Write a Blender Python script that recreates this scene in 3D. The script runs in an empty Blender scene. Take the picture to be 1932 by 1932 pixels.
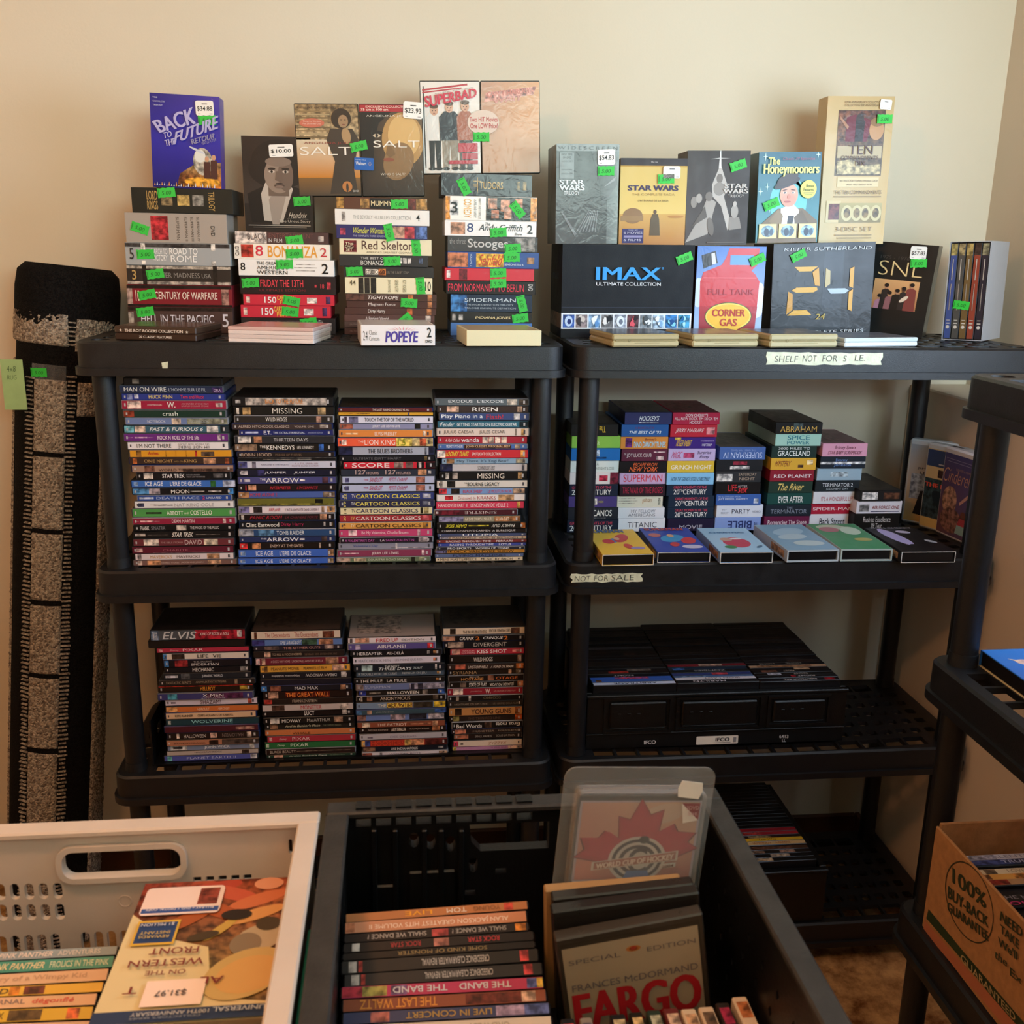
import bpy, bmesh, math, random
from mathutils import Vector, Matrix, noise
from mathutils.geometry import delaunay_2d_cdt
random.seed(7)
PI = math.pi
sc = bpy.context.scene
COL = sc.collection

# ------------------------------------------------------------------ camera, world, light, exposure
CAM = Vector((.601, -1.94, 1.632)); F_PX = 1900.0
_yaw, _pit, _rol = math.radians(6.33), math.radians(14.78), math.radians(1.08)
_f = Vector((math.sin(_yaw)*math.cos(_pit), math.cos(_yaw)*math.cos(_pit), -math.sin(_pit)))
_r = Vector((math.cos(_yaw), -math.sin(_yaw), 0)); _u = _r.cross(_f)
_r, _u = math.cos(_rol)*_r+math.sin(_rol)*_u, -math.sin(_rol)*_r+math.cos(_rol)*_u
cd = bpy.data.cameras.new('camera'); cam = bpy.data.objects.new('camera', cd); COL.objects.link(cam)
M = Matrix.Identity(4)
for i in range(3):
    M[i][0] = _r[i]; M[i][1] = _u[i]; M[i][2] = -_f[i]; M[i][3] = CAM[i]
cam.matrix_world = M
cd.sensor_width = 36; cd.lens = 36*F_PX/1932; cd.clip_start = .02
cd.dof.use_dof = True; cd.dof.focus_distance = 2.0; cd.dof.aperture_fstop = 12
sc.camera = cam
sc.view_settings.view_transform = 'Standard'; sc.view_settings.look = 'None'
sc.view_settings.gamma = 1; sc.view_settings.use_curve_mapping = False
sc.view_settings.exposure = 0.0
w = bpy.data.worlds.new('world'); sc.world = w; w.use_nodes = True
bg = w.node_tree.nodes['Background']; bg.inputs[0].default_value = (1.0, .84, .72, 1); bg.inputs[1].default_value = .02

def lamp(name, kind, loc, energy, color, target=None, **kw):
    l = bpy.data.lights.new(name, kind); l.energy = energy; l.color = color
    for k, v in kw.items(): setattr(l, k, v)
    o = bpy.data.objects.new(name, l); COL.objects.link(o); o.location = loc
    if target: o.rotation_euler = (Vector(target)-Vector(loc)).to_track_quat('-Z', 'Y').to_euler()
    return o
# daylight through the window on the right-hand wall, just outside the frame
lamp('window_daylight', 'AREA', (1.99, -.95, 1.72), 25, (.64, .80, 1.0), (.5, .2, 1.35), shape='RECTANGLE', size=1.0, size_y=.6)
# daylight from the shop window behind the photographer, coming in over the half-height wall added for shade
lamp('shop_window_daylight', 'AREA', (1.5, -3.4, 2.02), 60, (.79, 1.0, .93), (.9, .4, 1.5), shape='RECTANGLE', size=1.1, size_y=.7)
# warm ceiling bulb just behind the photographer
lamp('ceiling_bulb', 'POINT', (.10, -1.45, 2.30), 22, (1.0, .43, .165), shadow_soft_size=.08)
lamp('warm_fill_left', 'POINT', (-.95, -.75, 2.20), 7, (1.0, .40, .14), shadow_soft_size=.1)  # added warm fill for the left wall; no bulb known there

# ------------------------------------------------------------------ pixel rays (1932 px frame) -> points on real planes
def ray(px, py): return _f + _r*((px-966)/F_PX) - _u*((py-966)/F_PX)
def onZ(px, py, z): d = ray(px, py); return CAM + d*((z-CAM.z)/d.z)
def onY(px, py, y): d = ray(px, py); return CAM + d*((y-CAM.y)/d.y)
def onX(px, py, x): d = ray(px, py); return CAM + d*((x-CAM.x)/d.x)
def onP(px, py, p, n): d = ray(px, py); return CAM + d*((p-CAM).dot(n)/d.dot(n))

# ------------------------------------------------------------------ colours and materials
SHORT = dict(w='ecebe8', k='0d0d10', y='e6cf3c', r='c4202f', g='8b8b90', o='e08a30', b='3a68bf', d='3b3a40', c='efe4c6', q='b8975a',
             t='c79a70', n='1c2450', p='d8a0b4', h='c9cbd2')
def hexc(h):
    h = SHORT.get(h, h)
    c = [int(h[i:i+2], 16)/255 for i in (0, 2, 4)]
    return tuple(x/12.92 if x <= .04045 else ((x+.055)/1.055)**2.4 for x in c)
PAL = [('black', '121214'), ('charcoal', '35353a'), ('grey', '85858a'), ('light grey', 'b4b4b8'), ('white', 'e6e4e2'), ('cream', 'e6dcbc'),
       ('navy', '1f2a50'), ('blue', '3660b4'), ('light blue', '8fb4dc'), ('slate blue', '66779c'), ('teal', '2c6670'), ('dark green', '1f3c2e'), ('green', '4a9450'),
       ('olive', '6b6a2c'), ('yellow', 'e2c43c'), ('orange', 'd98838'), ('tan', 'c09a70'), ('brown', '6a4632'), ('dark brown', '2c1f1b'),
       ('maroon', '5a1c2a'), ('red', 'bd2434'), ('pink', 'd88aa4'), ('purple', '553080'), ('lilac', 'b4aad2'), ('rose', 'c84870')]
def cname(h):
    h = SHORT.get(h, h); a = [int(h[i:i+2], 16) for i in (0, 2, 4)]
    def dist(q): b = [int(q[i:i+2], 16) for i in (0, 2, 4)]; return sum((x-y)**2 for x, y in zip(a, b))
    return min(PAL, key=lambda t: dist(t[1]))[0]
ORD = ['topmost', 'second', 'third', 'fourth', 'fifth', 'sixth', 'seventh', 'eighth', 'ninth', 'tenth', 'eleventh', 'twelfth', 'thirteenth', 'fourteenth',
       'fifteenth', 'sixteenth', 'seventeenth', 'eighteenth', 'nineteenth', 'twentieth', 'twenty-first', 'twenty-second', 'twenty-third', 'twenty-fourth',
       'twenty-fifth', 'twenty-sixth', 'twenty-seventh', 'twenty-eighth', 'twenty-ninth']

def mat(name, rough=.4, col=None, var=0, vscale=40, bump=0, bscale=200, spec=.5, coat=0, coatbump=0, metallic=0, photo=False, rvar=.12):
    m = bpy.data.materials.new(name); m.use_nodes = True; nt = m.node_tree; N = nt.nodes; L = nt.links
    b = N['Principled BSDF']; b.inputs['Specular IOR Level'].default_value = spec; b.inputs['Metallic'].default_value = metallic
    tc = N.new('ShaderNodeTexCoord')
    def nz(scale, det=3):
        n = N.new('ShaderNodeTexNoise'); n.inputs['Scale'].default_value = scale; n.inputs['Detail'].default_value = det
        L.new(tc.outputs['Object'], n.inputs['Vector']); return n
    if col is None:
        at = N.new('ShaderNodeAttribute'); at.attribute_name = 'Col'; src = at.outputs['Color']
    else:
        rgb = N.new('ShaderNodeRGB'); rgb.outputs[0].default_value = (*hexc(col), 1); src = rgb.outputs[0]
    if photo:      # printed picture: patches of light and dark ink
        n = nz(95, 4); rmp = N.new('ShaderNodeValToRGB'); e = rmp.color_ramp.elements
        e[0].position = .38; e[0].color = (.10, .09, .09, 1); e[1].position = .62; e[1].color = (1.5, 1.4, 1.3, 1)
        L.new(n.outputs[0], rmp.inputs[0])
        mx = N.new('ShaderNodeMix'); mx.data_type = 'RGBA'; mx.blend_type = 'MULTIPLY'; mx.inputs[0].default_value = .75
        L.new(src, mx.inputs[6]); L.new(rmp.outputs[0], mx.inputs[7]); src = mx.outputs[2]
    if var:
        n = nz(vscale); mr = N.new('ShaderNodeMapRange'); mr.inputs[1].default_value = .3; mr.inputs[2].default_value = .7
        mr.inputs[3].default_value = 1-var; mr.inputs[4].default_value = 1+var; L.new(n.outputs[0], mr.inputs[0])
        mx = N.new('ShaderNodeMix'); mx.data_type = 'RGBA'; mx.blend_type = 'MULTIPLY'; mx.inputs[0].default_value = 1
        L.new(src, mx.inputs[6]); L.new(mr.outputs[0], mx.inputs[7]); src = mx.outputs[2]
    L.new(src, b.inputs['Base Color'])
    n2 = nz(30); mr = N.new('ShaderNodeMapRange'); mr.inputs[3].default_value = max(.03, rough-rvar); mr.inputs[4].default_value = rough+rvar
    L.new(n2.outputs[0], mr.inputs[0]); L.new(mr.outputs[0], b.inputs['Roughness'])
    if bump:
        n = nz(bscale, 4); bp = N.new('ShaderNodeBump'); bp.inputs['Strength'].default_value = bump; bp.inputs['Distance'].default_value = .003
        L.new(n.outputs[0], bp.inputs['Height']); L.new(bp.outputs[0], b.inputs['Normal'])
    if coat:
        b.inputs['Coat Weight'].default_value = coat; b.inputs['Coat Roughness'].default_value = .12
        if coatbump:
            n = nz(38, 2); n.inputs['Distortion'].default_value = 1.5
            bp = N.new('ShaderNodeBump'); bp.inputs['Strength'].default_value = coatbump; bp.inputs['Distance'].default_value = .004
            L.new(n.outputs[0], bp.inputs['Height']); L.new(bp.outputs[0], b.inputs['Coat Normal'])
    return m
M_PRINT = mat('printed_sleeve', .42, spec=.3)
M_PHOTO = mat('printed_photo', .42, photo=True, spec=.3)
M_WRAP = mat('shrink_wrapped_print', .35, spec=.3, coat=.2, coatbump=.15)
M_WPHOTO = mat('shrink_wrapped_photo', .35, spec=.3, coat=.2, coatbump=.15, photo=True)
M_CARD = mat('cardboard_sleeve', .5, spec=.2, bump=.05, bscale=400)
M_PLAST = mat('case_plastic', .32)
M_RACK = mat('black_moulded_plastic', .4, '121418', var=.18, vscale=60, bump=.22, bscale=900)
M_CRATE = mat('black_crate_plastic', .4, '0a0a0b', var=.25, vscale=25, bump=.15, bscale=300)
M_CRATERIM = mat('lit_scuffed_crate_rim', .5, '2c2b2a', var=.3, vscale=45, bump=.2, bscale=300)  # scuffs, plus a lighter grey standing for light reflected off the rim
M_BASKET = mat('grey_basket_plastic', .45, 'cfc6bd', var=.05, vscale=12, bump=.06, bscale=500)
M_TAPE = mat('masking_tape', .6, 'd2d6bc', var=.12, vscale=60, bump=.4, bscale=120)
M_GREEN = mat('green_sticker_paper', .55, '2bbf3c', var=.05)
M_WHITE = mat('white_sticker_paper', .5, 'ece9e2', var=.03)
M_INK = mat('ink', .55)
M_KRAFT = mat('kraft_board', .75, 'a8794c', var=.12, vscale=90, bump=.15, bscale=350)

def wall_mat(name, a, b_):
    m = bpy.data.materials.new(name); m.use_nodes = True; N = m.node_tree.nodes; L = m.node_tree.links
    b = N['Principled BSDF']; b.inputs['Roughness'].default_value = .7; b.inputs['Specular IOR Level'].default_value = .25
    tc = N.new('ShaderNodeTexCoord'); n = N.new('ShaderNodeTexNoise'); n.inputs['Scale'].default_value = 1.6; n.inputs['Detail'].default_value = 3
    L.new(tc.outputs['Object'], n.inputs['Vector'])
    r = N.new('ShaderNodeValToRGB'); e = r.color_ramp.elements; e[0].position = .35; e[0].color = (*hexc(a), 1); e[1].position = .65; e[1].color = (*hexc(b_), 1)
    L.new(n.outputs[0], r.inputs[0]); L.new(r.outputs[0], b.inputs['Base Color'])
    n2 = N.new('ShaderNodeTexNoise'); n2.inputs['Scale'].default_value = 160; n2.inputs['Detail'].default_value = 5
    L.new(tc.outputs['Object'], n2.inputs['Vector'])
    bp = N.new('ShaderNodeBump'); bp.inputs['Strength'].default_value = .12; bp.inputs['Distance'].default_value = .002
    L.new(n2.outputs[0], bp.inputs['Height']); L.new(bp.outputs[0], b.inputs['Normal']); return m
M_WALL = wall_mat('painted_plaster', 'd9cdb6', 'ddd2bd')
M_WALL2 = wall_mat('painted_plaster_right', 'd2c4b0', 'd8cbb8')

def clear_mat(name, tint=(.95, .96, .97), alpha=.25):
    m = bpy.data.materials.new(name); m.use_nodes = True; N = m.node_tree.nodes; L = m.node_tree.links
    out = N['Material Output']; b = N['Principled BSDF']; b.inputs['Roughness'].default_value = .12; b.inputs['Base Color'].default_value = (*tint, 1)
    t = N.new('ShaderNodeBsdfTransparent'); t.inputs[0].default_value = (*tint, 1)
    fr = N.new('ShaderNodeLayerWeight'); fr.inputs[0].default_value = .25
    mr = N.new('ShaderNodeMapRange'); mr.inputs[3].default_value = alpha*.35; mr.inputs[4].default_value = min(1, alpha*2.2); L.new(fr.outputs['Facing'], mr.inputs[0])
    mx = N.new('ShaderNodeMixShader'); L.new(mr.outputs[0], mx.inputs[0]); L.new(t.outputs[0], mx.inputs[1]); L.new(b.outputs[0], mx.inputs[2])
    L.new(mx.outputs[0], out.inputs[0]); return m
M_CLEAR = clear_mat('clear_plastic', alpha=.2)

# ------------------------------------------------------------------ mesh builder
class MB:
    def __init__(s): s.v = []; s.f = []; s.c = []; s.m = []
    def add(s, vs, fs, col='w', mi=0):
        o = len(s.v); s.v += [tuple(p) for p in vs]; c = hexc(col) if isinstance(col, str) else col
        if isinstance(c, list): s.c += c
        else: s.c += [c]*len(vs)
        s.f += [tuple(i+o for i in f) for f in fs]; s.m += [mi]*len(fs); return s
    def box(s, x0, x1, y0, y1, z0, z1, col='w', ch=0, mi=0):
        if ch <= 0:
            vs = [(x, y, z) for x in (x0, x1) for y in (y0, y1) for z in (z0, z1)]
            return s.add(vs, [(0, 1, 3, 2), (4, 6, 7, 5), (0, 4, 5, 1), (2, 3, 7, 6), (0, 2, 6, 4), (1, 5, 7, 3)], col, mi)
        X, Y, Z = (x0, x1), (y0, y1), (z0, z1); vs = []; idx = {}
        for i in (0, 1):
            for j in (0, 1):
                for k in (0, 1):
                    for a in range(3):
                        p = [X[i], Y[j], Z[k]]
                        for q, (n, t) in enumerate(((i, X), (j, Y), (k, Z))):
                            if q != a: p[q] += ch if n == 0 else -ch
                        idx[i, j, k, a] = len(vs); vs.append(p)
        g = lambda i, j, k, a: idx[i, j, k, a]; fs = []
        for i in (0, 1):
            q = [g(i, 0, 0, 0), g(i, 1, 0, 0), g(i, 1, 1, 0), g(i, 0, 1, 0)]; fs.append(q if i else q[::-1])
            q = [g(0, i, 0, 1), g(0, i, 1, 1), g(1, i, 1, 1), g(1, i, 0, 1)]; fs.append(q if i else q[::-1])
            q = [g(0, 0, i, 2), g(1, 0, i, 2), g(1, 1, i, 2), g(0, 1, i, 2)]; fs.append(q if i else q[::-1])
        for a in (0, 1):
            for b in (0, 1):
                fs.append([g(a, b, 0, 0), g(a, b, 0, 1), g(a, b, 1, 1), g(a, b, 1, 0)])
                fs.append([g(a, 0, b, 0), g(a, 0, b, 2), g(a, 1, b, 2), g(a, 1, b, 0)])
                fs.append([g(0, a, b, 1), g(0, a, b, 2), g(1, a, b, 2), g(1, a, b, 1)])
                for c in (0, 1): fs.append([g(a, b, c, 0), g(a, b, c, 1), g(a, b, c, 2)])
        return s.add(vs, fs, col, mi)
    def cyl(s, p, q, r0, r1=None, n=20, col='k', mi=0, caps=True):
        p, q = Vector(p), Vector(q); r1 = r0 if r1 is None else r1; d = (q-p).normalized()
        a = d.orthogonal().normalized(); b = d.cross(a); vs = []
        for c, r in ((p, r0), (q, r1)):
            for i in range(n): t = 2*PI*i/n; vs.append(c+a*(r*math.cos(t))+b*(r*math.sin(t)))
        fs = [(i, (i+1) % n, n+(i+1) % n, n+i) for i in range(n)]
        if caps: fs += [tuple(range(n))[::-1], tuple(range(n, 2*n))]
        return s.add(vs, fs, col, mi)
    def plate(s, outer, holes, t, mp, col='w', mi=0):
        # flat plate with holes; 2-D loops, mapped to 3-D by mp(u, v, w) with w in 0..t
        pts = []; es = []; loops = []
        for lp in [outer]+holes:
            o = len(pts); k = len(lp); pts += [Vector(p[:2]) for p in lp]; es += [(o+i, o+(i+1) % k) for i in range(k)]; loops.append(list(range(o, o+k)))
        r = delaunay_2d_cdt(pts, es, [], 1, 1e-7); vs = [(p.x, p.y) for p in r[0]]; n = len(vs); mapv = {}
        for i, src in enumerate(r[3]):
            for q in src: mapv[q] = i
        bbs = [(min(p[0] for p in h), max(p[0] for p in h), min(p[1] for p in h), max(p[1] for p in h), h) for h in holes]
        def inside(x, y, h):
            c = False
            for i in range(len(h)):
                (x0, y0), (x1, y1) = h[i][:2], h[i-1][:2]
                if (y0 > y) != (y1 > y) and x < (x1-x0)*(y-y0)/(y1-y0)+x0: c = not c
            return c
        tri = []
        for f in r[2]:
            x = sum(vs[i][0] for i in f)/len(f); y = sum(vs[i][1] for i in f)/len(f)
            if not inside(x, y, outer) or any(b[0] < x < b[1] and b[2] < y < b[3] and inside(x, y, b[4]) for b in bbs): continue
            ar = sum(vs[f[i]][0]*vs[f[(i+1) % len(f)]][1]-vs[f[(i+1) % len(f)]][0]*vs[f[i]][1] for i in range(len(f)))
            tri.append(tuple(f) if ar > 0 else tuple(f)[::-1])
        side = []
        for lp in loops:
            q = [mapv[i] for i in lp]
            for i in range(len(q)): u_, v_ = q[i], q[(i+1) % len(q)]; side.append((u_, v_, v_+n, u_+n))
        P = [mp(x, y, 0) for x, y in vs]+[mp(x, y, t) for x, y in vs]
        return s.add(P, [f[::-1] for f in tri]+[tuple(i+n for i in f) for f in tri]+side, col, mi)
    def build(s, name, mats, parent=None, mw=None, smooth=None): return link(name, s.mesh(name, mats, smooth), parent, mw)
    def mesh(s, name, mats, smooth=None):
        me = bpy.data.meshes.new(name); me.from_pydata(s.v, [], s.f); me.update()
        for m in (mats if isinstance(mats, (list, tuple)) else [mats]): me.materials.append(m)
        if any(s.m): me.polygons.foreach_set('material_index', s.m)
        at = me.color_attributes.new('Col', 'FLOAT_COLOR', 'POINT'); fl = []
        for c in s.c: fl += [c[0], c[1], c[2], 1]
        at.data.foreach_set('color', fl)
        if smooth is not None:
            me.polygons.foreach_set('use_smooth', [True]*len(me.polygons)); me.set_sharp_from_angle(angle=math.radians(smooth))
        return me
def link(name, me, parent=None, mw=None):
    o = bpy.data.objects.new(name, me); COL.objects.link(o)
    if parent: o.parent = parent
    if mw is not None: o.matrix_basis = mw
    return o
def tag(o, label=None, cat=None, group=None, kind=None):
    if label: o['label'] = label
    if cat: o['category'] = cat
    if group: o['group'] = group
    if kind: o['kind'] = kind
    return o
def empty(name, mw=None):
    o = bpy.data.objects.new(name, None); COL.objects.link(o); o.empty_display_size = .05
    if mw is not None: o.matrix_basis = mw
    return o
def rrect(x0, x1, y0, y1, r, n=6):
    pts = []
    for cx, cy, a in ((x1-r, y0+r, -PI/2), (x1-r, y1-r, 0), (x0+r, y1-r, PI/2), (x0+r, y0+r, PI)):
        for i in range(n+1): t = a+PI/2*i/n; pts.append((cx+r*math.cos(t), cy+r*math.sin(t)))
    return pts
def rect(x0, x1, y0, y1): return [(x0, y0), (x1, y0), (x1, y1), (x0, y1)]

# ------------------------------------------------------------------ lettering
_gl = {}
def glyphs(txt, off=.006):
    if 'M' in txt: off = min(off, 0)
    k = (txt, off)
    if k not in _gl:
        c = bpy.data.curves.new('t', 'FONT'); c.body = txt; c.resolution_u = 3; c.offset = off
        o = bpy.data.objects.new('t', c); me = bpy.data.meshes.new_from_object(o)
        vs = [(v.co.x, v.co.y) for v in me.vertices]; fs = [tuple(p.vertices) for p in me.polygons]
        bpy.data.objects.remove(o); bpy.data.meshes.remove(me); bpy.data.curves.remove(c)
        xs = [p[0] for p in vs] or [0, 1]; ys = [p[1] for p in vs] or [0, 1]
        w_, h_ = max(xs)-min(xs) or 1, max(ys)-min(ys) or 1
        _gl[k] = ([((x-min(xs))/w_, (y-min(ys))/h_) for x, y in vs], fs)
    return _gl[k]

class Art(MB):
    """flat print on the plane of a face: unit square (u right, v up) -> mp(u, v, lift)"""
    def __init__(s, mp, lift=.0002):
        super().__init__(); s.mp = mp; s.l = lift; s.step = .00012; s.cl = 0; s.asp = (Vector(mp(0, 1, 0))-Vector(mp(0, 0, 0))).length/max(1e-9, (Vector(mp(1, 0, 0))-Vector(mp(0, 0, 0))).length)
    def poly(s, pts, col, mi=0):
        s.l += s.step; c = s.cl
        if c is not None: pts = [(min(1+c, max(-c, u)), min(1+c, max(-c, v))) for u, v in pts]
        s.add([s.mp(u, v, s.l) for u, v in pts], [tuple(range(len(pts)))], [hexc(c) for c in col] if isinstance(col, list) else col, mi)
    def rect(s, u0, u1, v0, v1, col, mi=0): s.poly(rect(u0, u1, v0, v1), col, mi)
    def ell(s, u, v, a, b, col, n=24, mi=0, rot=0):
        cr, sr = math.cos(rot), math.sin(rot)
        s.poly([(u+a*math.cos(t)*cr-b*math.sin(t)*sr, v+a*math.cos(t)*sr+b*math.sin(t)*cr) for t in [2*PI*i/n for i in range(n)]], col, mi)
    def ring(s, u, v, a, b, k, col, n=36):
        s.l += s.step; P = []
        for i in range(n):
            t = 2*PI*i/n
            P += [s.mp(u+a*math.cos(t), v+b*math.sin(t), s.l), s.mp(u+a*k*math.cos(t), v+b*k*math.sin(t), s.l)]
        s.add(P, [(2*i, 2*((i+1) % n), 2*((i+1) % n)+1, 2*i+1) for i in range(n)], col)
    def text(s, txt, u0, u1, v0, v1, col, flip=False, rot=0, shear=0, off=.006, quad=None, sub=False):
        if off >= .03 and not sub:      # heavy lettering: overprinted with a small sideways shift
            for k in (-1, 1):
                d = k*.011/max(1, len(txt)/5)
                qd = None if quad is None else [(a_[0]+d*(quad[1][0]-quad[0][0]), a_[1]+d*(quad[1][1]-quad[0][1])) for a_ in quad]
                s.text(txt, u0+d*(u1-u0), u1+d*(u1-u0), v0, v1, col, flip, rot, shear, .01, qd, True)
        off = min(off, .01)
        vs, fs = glyphs(txt, off); s.l += s.step; P = []; sk = shear*.28*s.asp*(v1-v0)/max(1e-6, u1-u0)
        for x, y in vs:
            if flip: x, y = 1-x, 1-y
            x2 = x*(1-abs(sk))+max(sk, 0)*y+max(-sk, 0)*(1-y)
            if rot == 90: x2, y = 1-y, x
            elif rot == -90: x2, y = y, 1-x
            if quad:
                a, b, c, d = quad; X = (1-x)*(1-y); Y = x*(1-y); Z = x*y; W = (1-x)*y
                U, V = [X*a[i]+Y*b[i]+Z*c[i]+W*d[i] for i in (0, 1)]
            else: U, V = u0+(u1-u0)*x2, v0+(v1-v0)*y
            P.append(s.mp(U, V, s.l))
        s.add(P, fs, col)
    def out(s, name, mats, parent): return s.build(name, mats, parent) if s.v else None
def front(w_, h_, y0=0.0): return lambda u, v, l: (u*w_, y0-l, v*h_)
def topface(w_, d_, z0): return lambda u, v, l: (u*w_, v*d_, z0+l)

# ------------------------------------------------------------------ stickers (stuck on, so parts)
STK = {}
def sticker(parent, mw, size=(.034, .019), kind='green'):
    if kind not in STK:
        b = MB()
        if kind == 'green':
            a, h = size; pts = []
            for i in range(6): pts += [(-a/2+a*i/6, -h/2+(.0011 if i % 2 else 0))]
            pts += [(a/2, -h/2)]
            for i in range(6): pts += [(a/2-a*i/6, h/2-(.0011 if i % 2 else 0))]
            pts += [(-a/2, h/2)]
            b.plate(pts, [], .0004, lambda u, v, q: (u, -q, v)); me = b.mesh('price_sticker', M_GREEN)
            A = Art(lambda u, v, l: ((u-.5)*a, -.0004-l, (v-.5)*h)); A.text('5.00', .22, .8, .28, .66, '0b5a1a', shear=.8, off=0); A.rect(.04, .09, .2, .8, '1a8a2c')
            STK[kind] = (me, A.mesh('lettering', M_INK))
    me, lm = STK[kind]
    o = link('price_sticker', me, parent, mw); o['label'] = 'green price sticker'
    link('lettering', lm, o); return o
def stick(parent, x, y, z, deg): return sticker(parent, Matrix.Translation((x, y-.0012, z)) @ Matrix.Rotation(-math.radians(deg), 4, 'Y'))
def price_tag(parent, x, y, z, a, h, txt, deg=0, sub=None):
    b = MB(); b.plate(rrect(-a/2, a/2, -h/2, h/2, h*.14, 4), [], .0004, lambda u, v, q: (u, -q, v), 'efece4')
    o = b.build('store_price_label', M_WHITE, parent, Matrix.Translation((x, y-.0012, z)) @ Matrix.Rotation(-math.radians(deg), 4, 'Y')); o['label'] = 'white store price label'
    A = Art(lambda u, v, l: ((u-.5)*a, -.0004-l, (v-.5)*h))
    A.rect(.36, .66, .74, .80, 'k')
    if txt: A.text(txt, .08, .92, .28, .62, 'k', off=.02)
    A.rect(.12, .25, .1, .14, 'g'); A.rect(.75, .92, .1, .14, 'g')
    A.out('lettering', M_INK, o); return o

# ------------------------------------------------------------------ room shell
def plane_box(name, x0, x1, y0, y1, z0, z1, m): 
    b = MB(); b.box(x0, x1, y0, y1, z0, z1); return tag(b.build(name, m), kind='structure')
plane_box('added_shade_wall', -1.6, 1.885, -2.25, -2.13, 0, 1.78, M_WALL)  # unseen half-height wall, added to shade the foreground and lower shelves
WY = .50; RX = 2.035; LX = 1.885; LEDGE = 1.312
plane_box('wall_back', -1.6, RX+.1, WY, WY+.1, 0, 2.5, M_WALL)
plane_box('wall_left', -1.7, -1.6, -3.6, WY+.1, 0, 2.5, M_WALL)
plane_box('ceiling', -1.7, RX+.2, -3.6, WY+.1, 2.5, 2.6, wall_mat('ceiling_paint', 'dcd6c8', 'e0dacd'))
b = MB()   # right wall: upper part set back behind a ledge, with the window opening cut out
Q = lambda u, v, q: (RX+q, u, v)
b.plate(rect(-3.6, WY, LEDGE-.01, 2.5), [rect(-1.52, -.38, 1.38, 2.08)], .1, Q)
tag(b.build('wall_right', M_WALL2), kind='structure')
b = MB(); b.box(LX, RX+.1, -3.6, WY, 0, LEDGE, ch=.004); tag(b.build('wall_right', M_WALL2), kind='structure')
b = MB(); b.plate(rect(-1.52, -.38, 1.38, 2.08), [rect(-1.48, -.97, 1.42, 2.04), rect(-.93, -.42, 1.42, 2.04)], .05, lambda u, v, q: (RX+.01+q, u, v))
tag(b.build('window_1', mat('window_frame_paint', .4, 'dcd8cc')), kind='structure')
b = MB(); b.box(LX-.015, LX, -3.6, WY, 0, .09, ch=.003); tag(b.build('baseboard_right', mat('dark_varnished_wood', .4, '4a2a16', var=.2, vscale=15)), kind='structure')
b = MB(); b.box(-1.6, LX-.015, WY-.015, WY, 0, .09, ch=.003); tag(b.build('baseboard_back', mat('dark_varnished_wood_back', .4, '4a2a16', var=.2, vscale=15)), kind='structure')
# carpet
cm = bpy.data.materials.new('mottled_carpet'); cm.use_nodes = True; N = cm.node_tree.nodes; L = cm.node_tree.links
tc = N.new('ShaderNodeTexCoord'); n1 = N.new('ShaderNodeTexNoise'); n1.inputs['Scale'].default_value = 9; n1.inputs['Detail'].default_value = 6; n1.inputs['Roughness'].default_value = .7
r1 = N.new('ShaderNodeValToRGB'); e = r1.color_ramp.elements; e[0].position = .36; e[0].color = (*hexc('6a4424'), 1); e[1].position = .62; e[1].color = (*hexc('cfa570'), 1)
L.new(tc.outputs['Object'], n1.inputs[0]); L.new(n1.outputs[0], r1.inputs[0]); L.new(r1.outputs[0], N['Principled BSDF'].inputs['Base Color'])
N['Principled BSDF'].inputs['Roughness'].default_value = .95; N['Principled BSDF'].inputs['Specular IOR Level'].default_value = .1
def carpet(name, x0, x1, y0, y1, step, amp, col):
    nx, ny = int((x1-x0)/step), int((y1-y0)/step); vs = []
    for j in range(ny+1):
        for i in range(nx+1):
            x, y = x0+(x1-x0)*i/nx, y0+(y1-y0)*j/ny
            z = amp*(noise.noise((x*90, y*90, 0))*.6+noise.noise((x*210, y*210, 3))*.6) if amp else 0
            vs.append((x, y, z-.004 if amp else -.012))
    fs = [(j*(nx+1)+i, j*(nx+1)+i+1, (j+1)*(nx+1)+i+1, (j+1)*(nx+1)+i) for j in range(ny) for i in range(nx)]
    bb = MB(); bb.add(vs, fs); return bb.build(name, cm, smooth=60)
o = carpet('floor', -1.6, LX, -3.6, WY, .25, 0, None); tag(o, kind='structure')
o = carpet('carpet_pile', 1.0, LX-.015, -1.0, .45, .006, .004, None); o.parent = bpy.data.objects['floor']; tag(o, kind='stuff')

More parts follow.
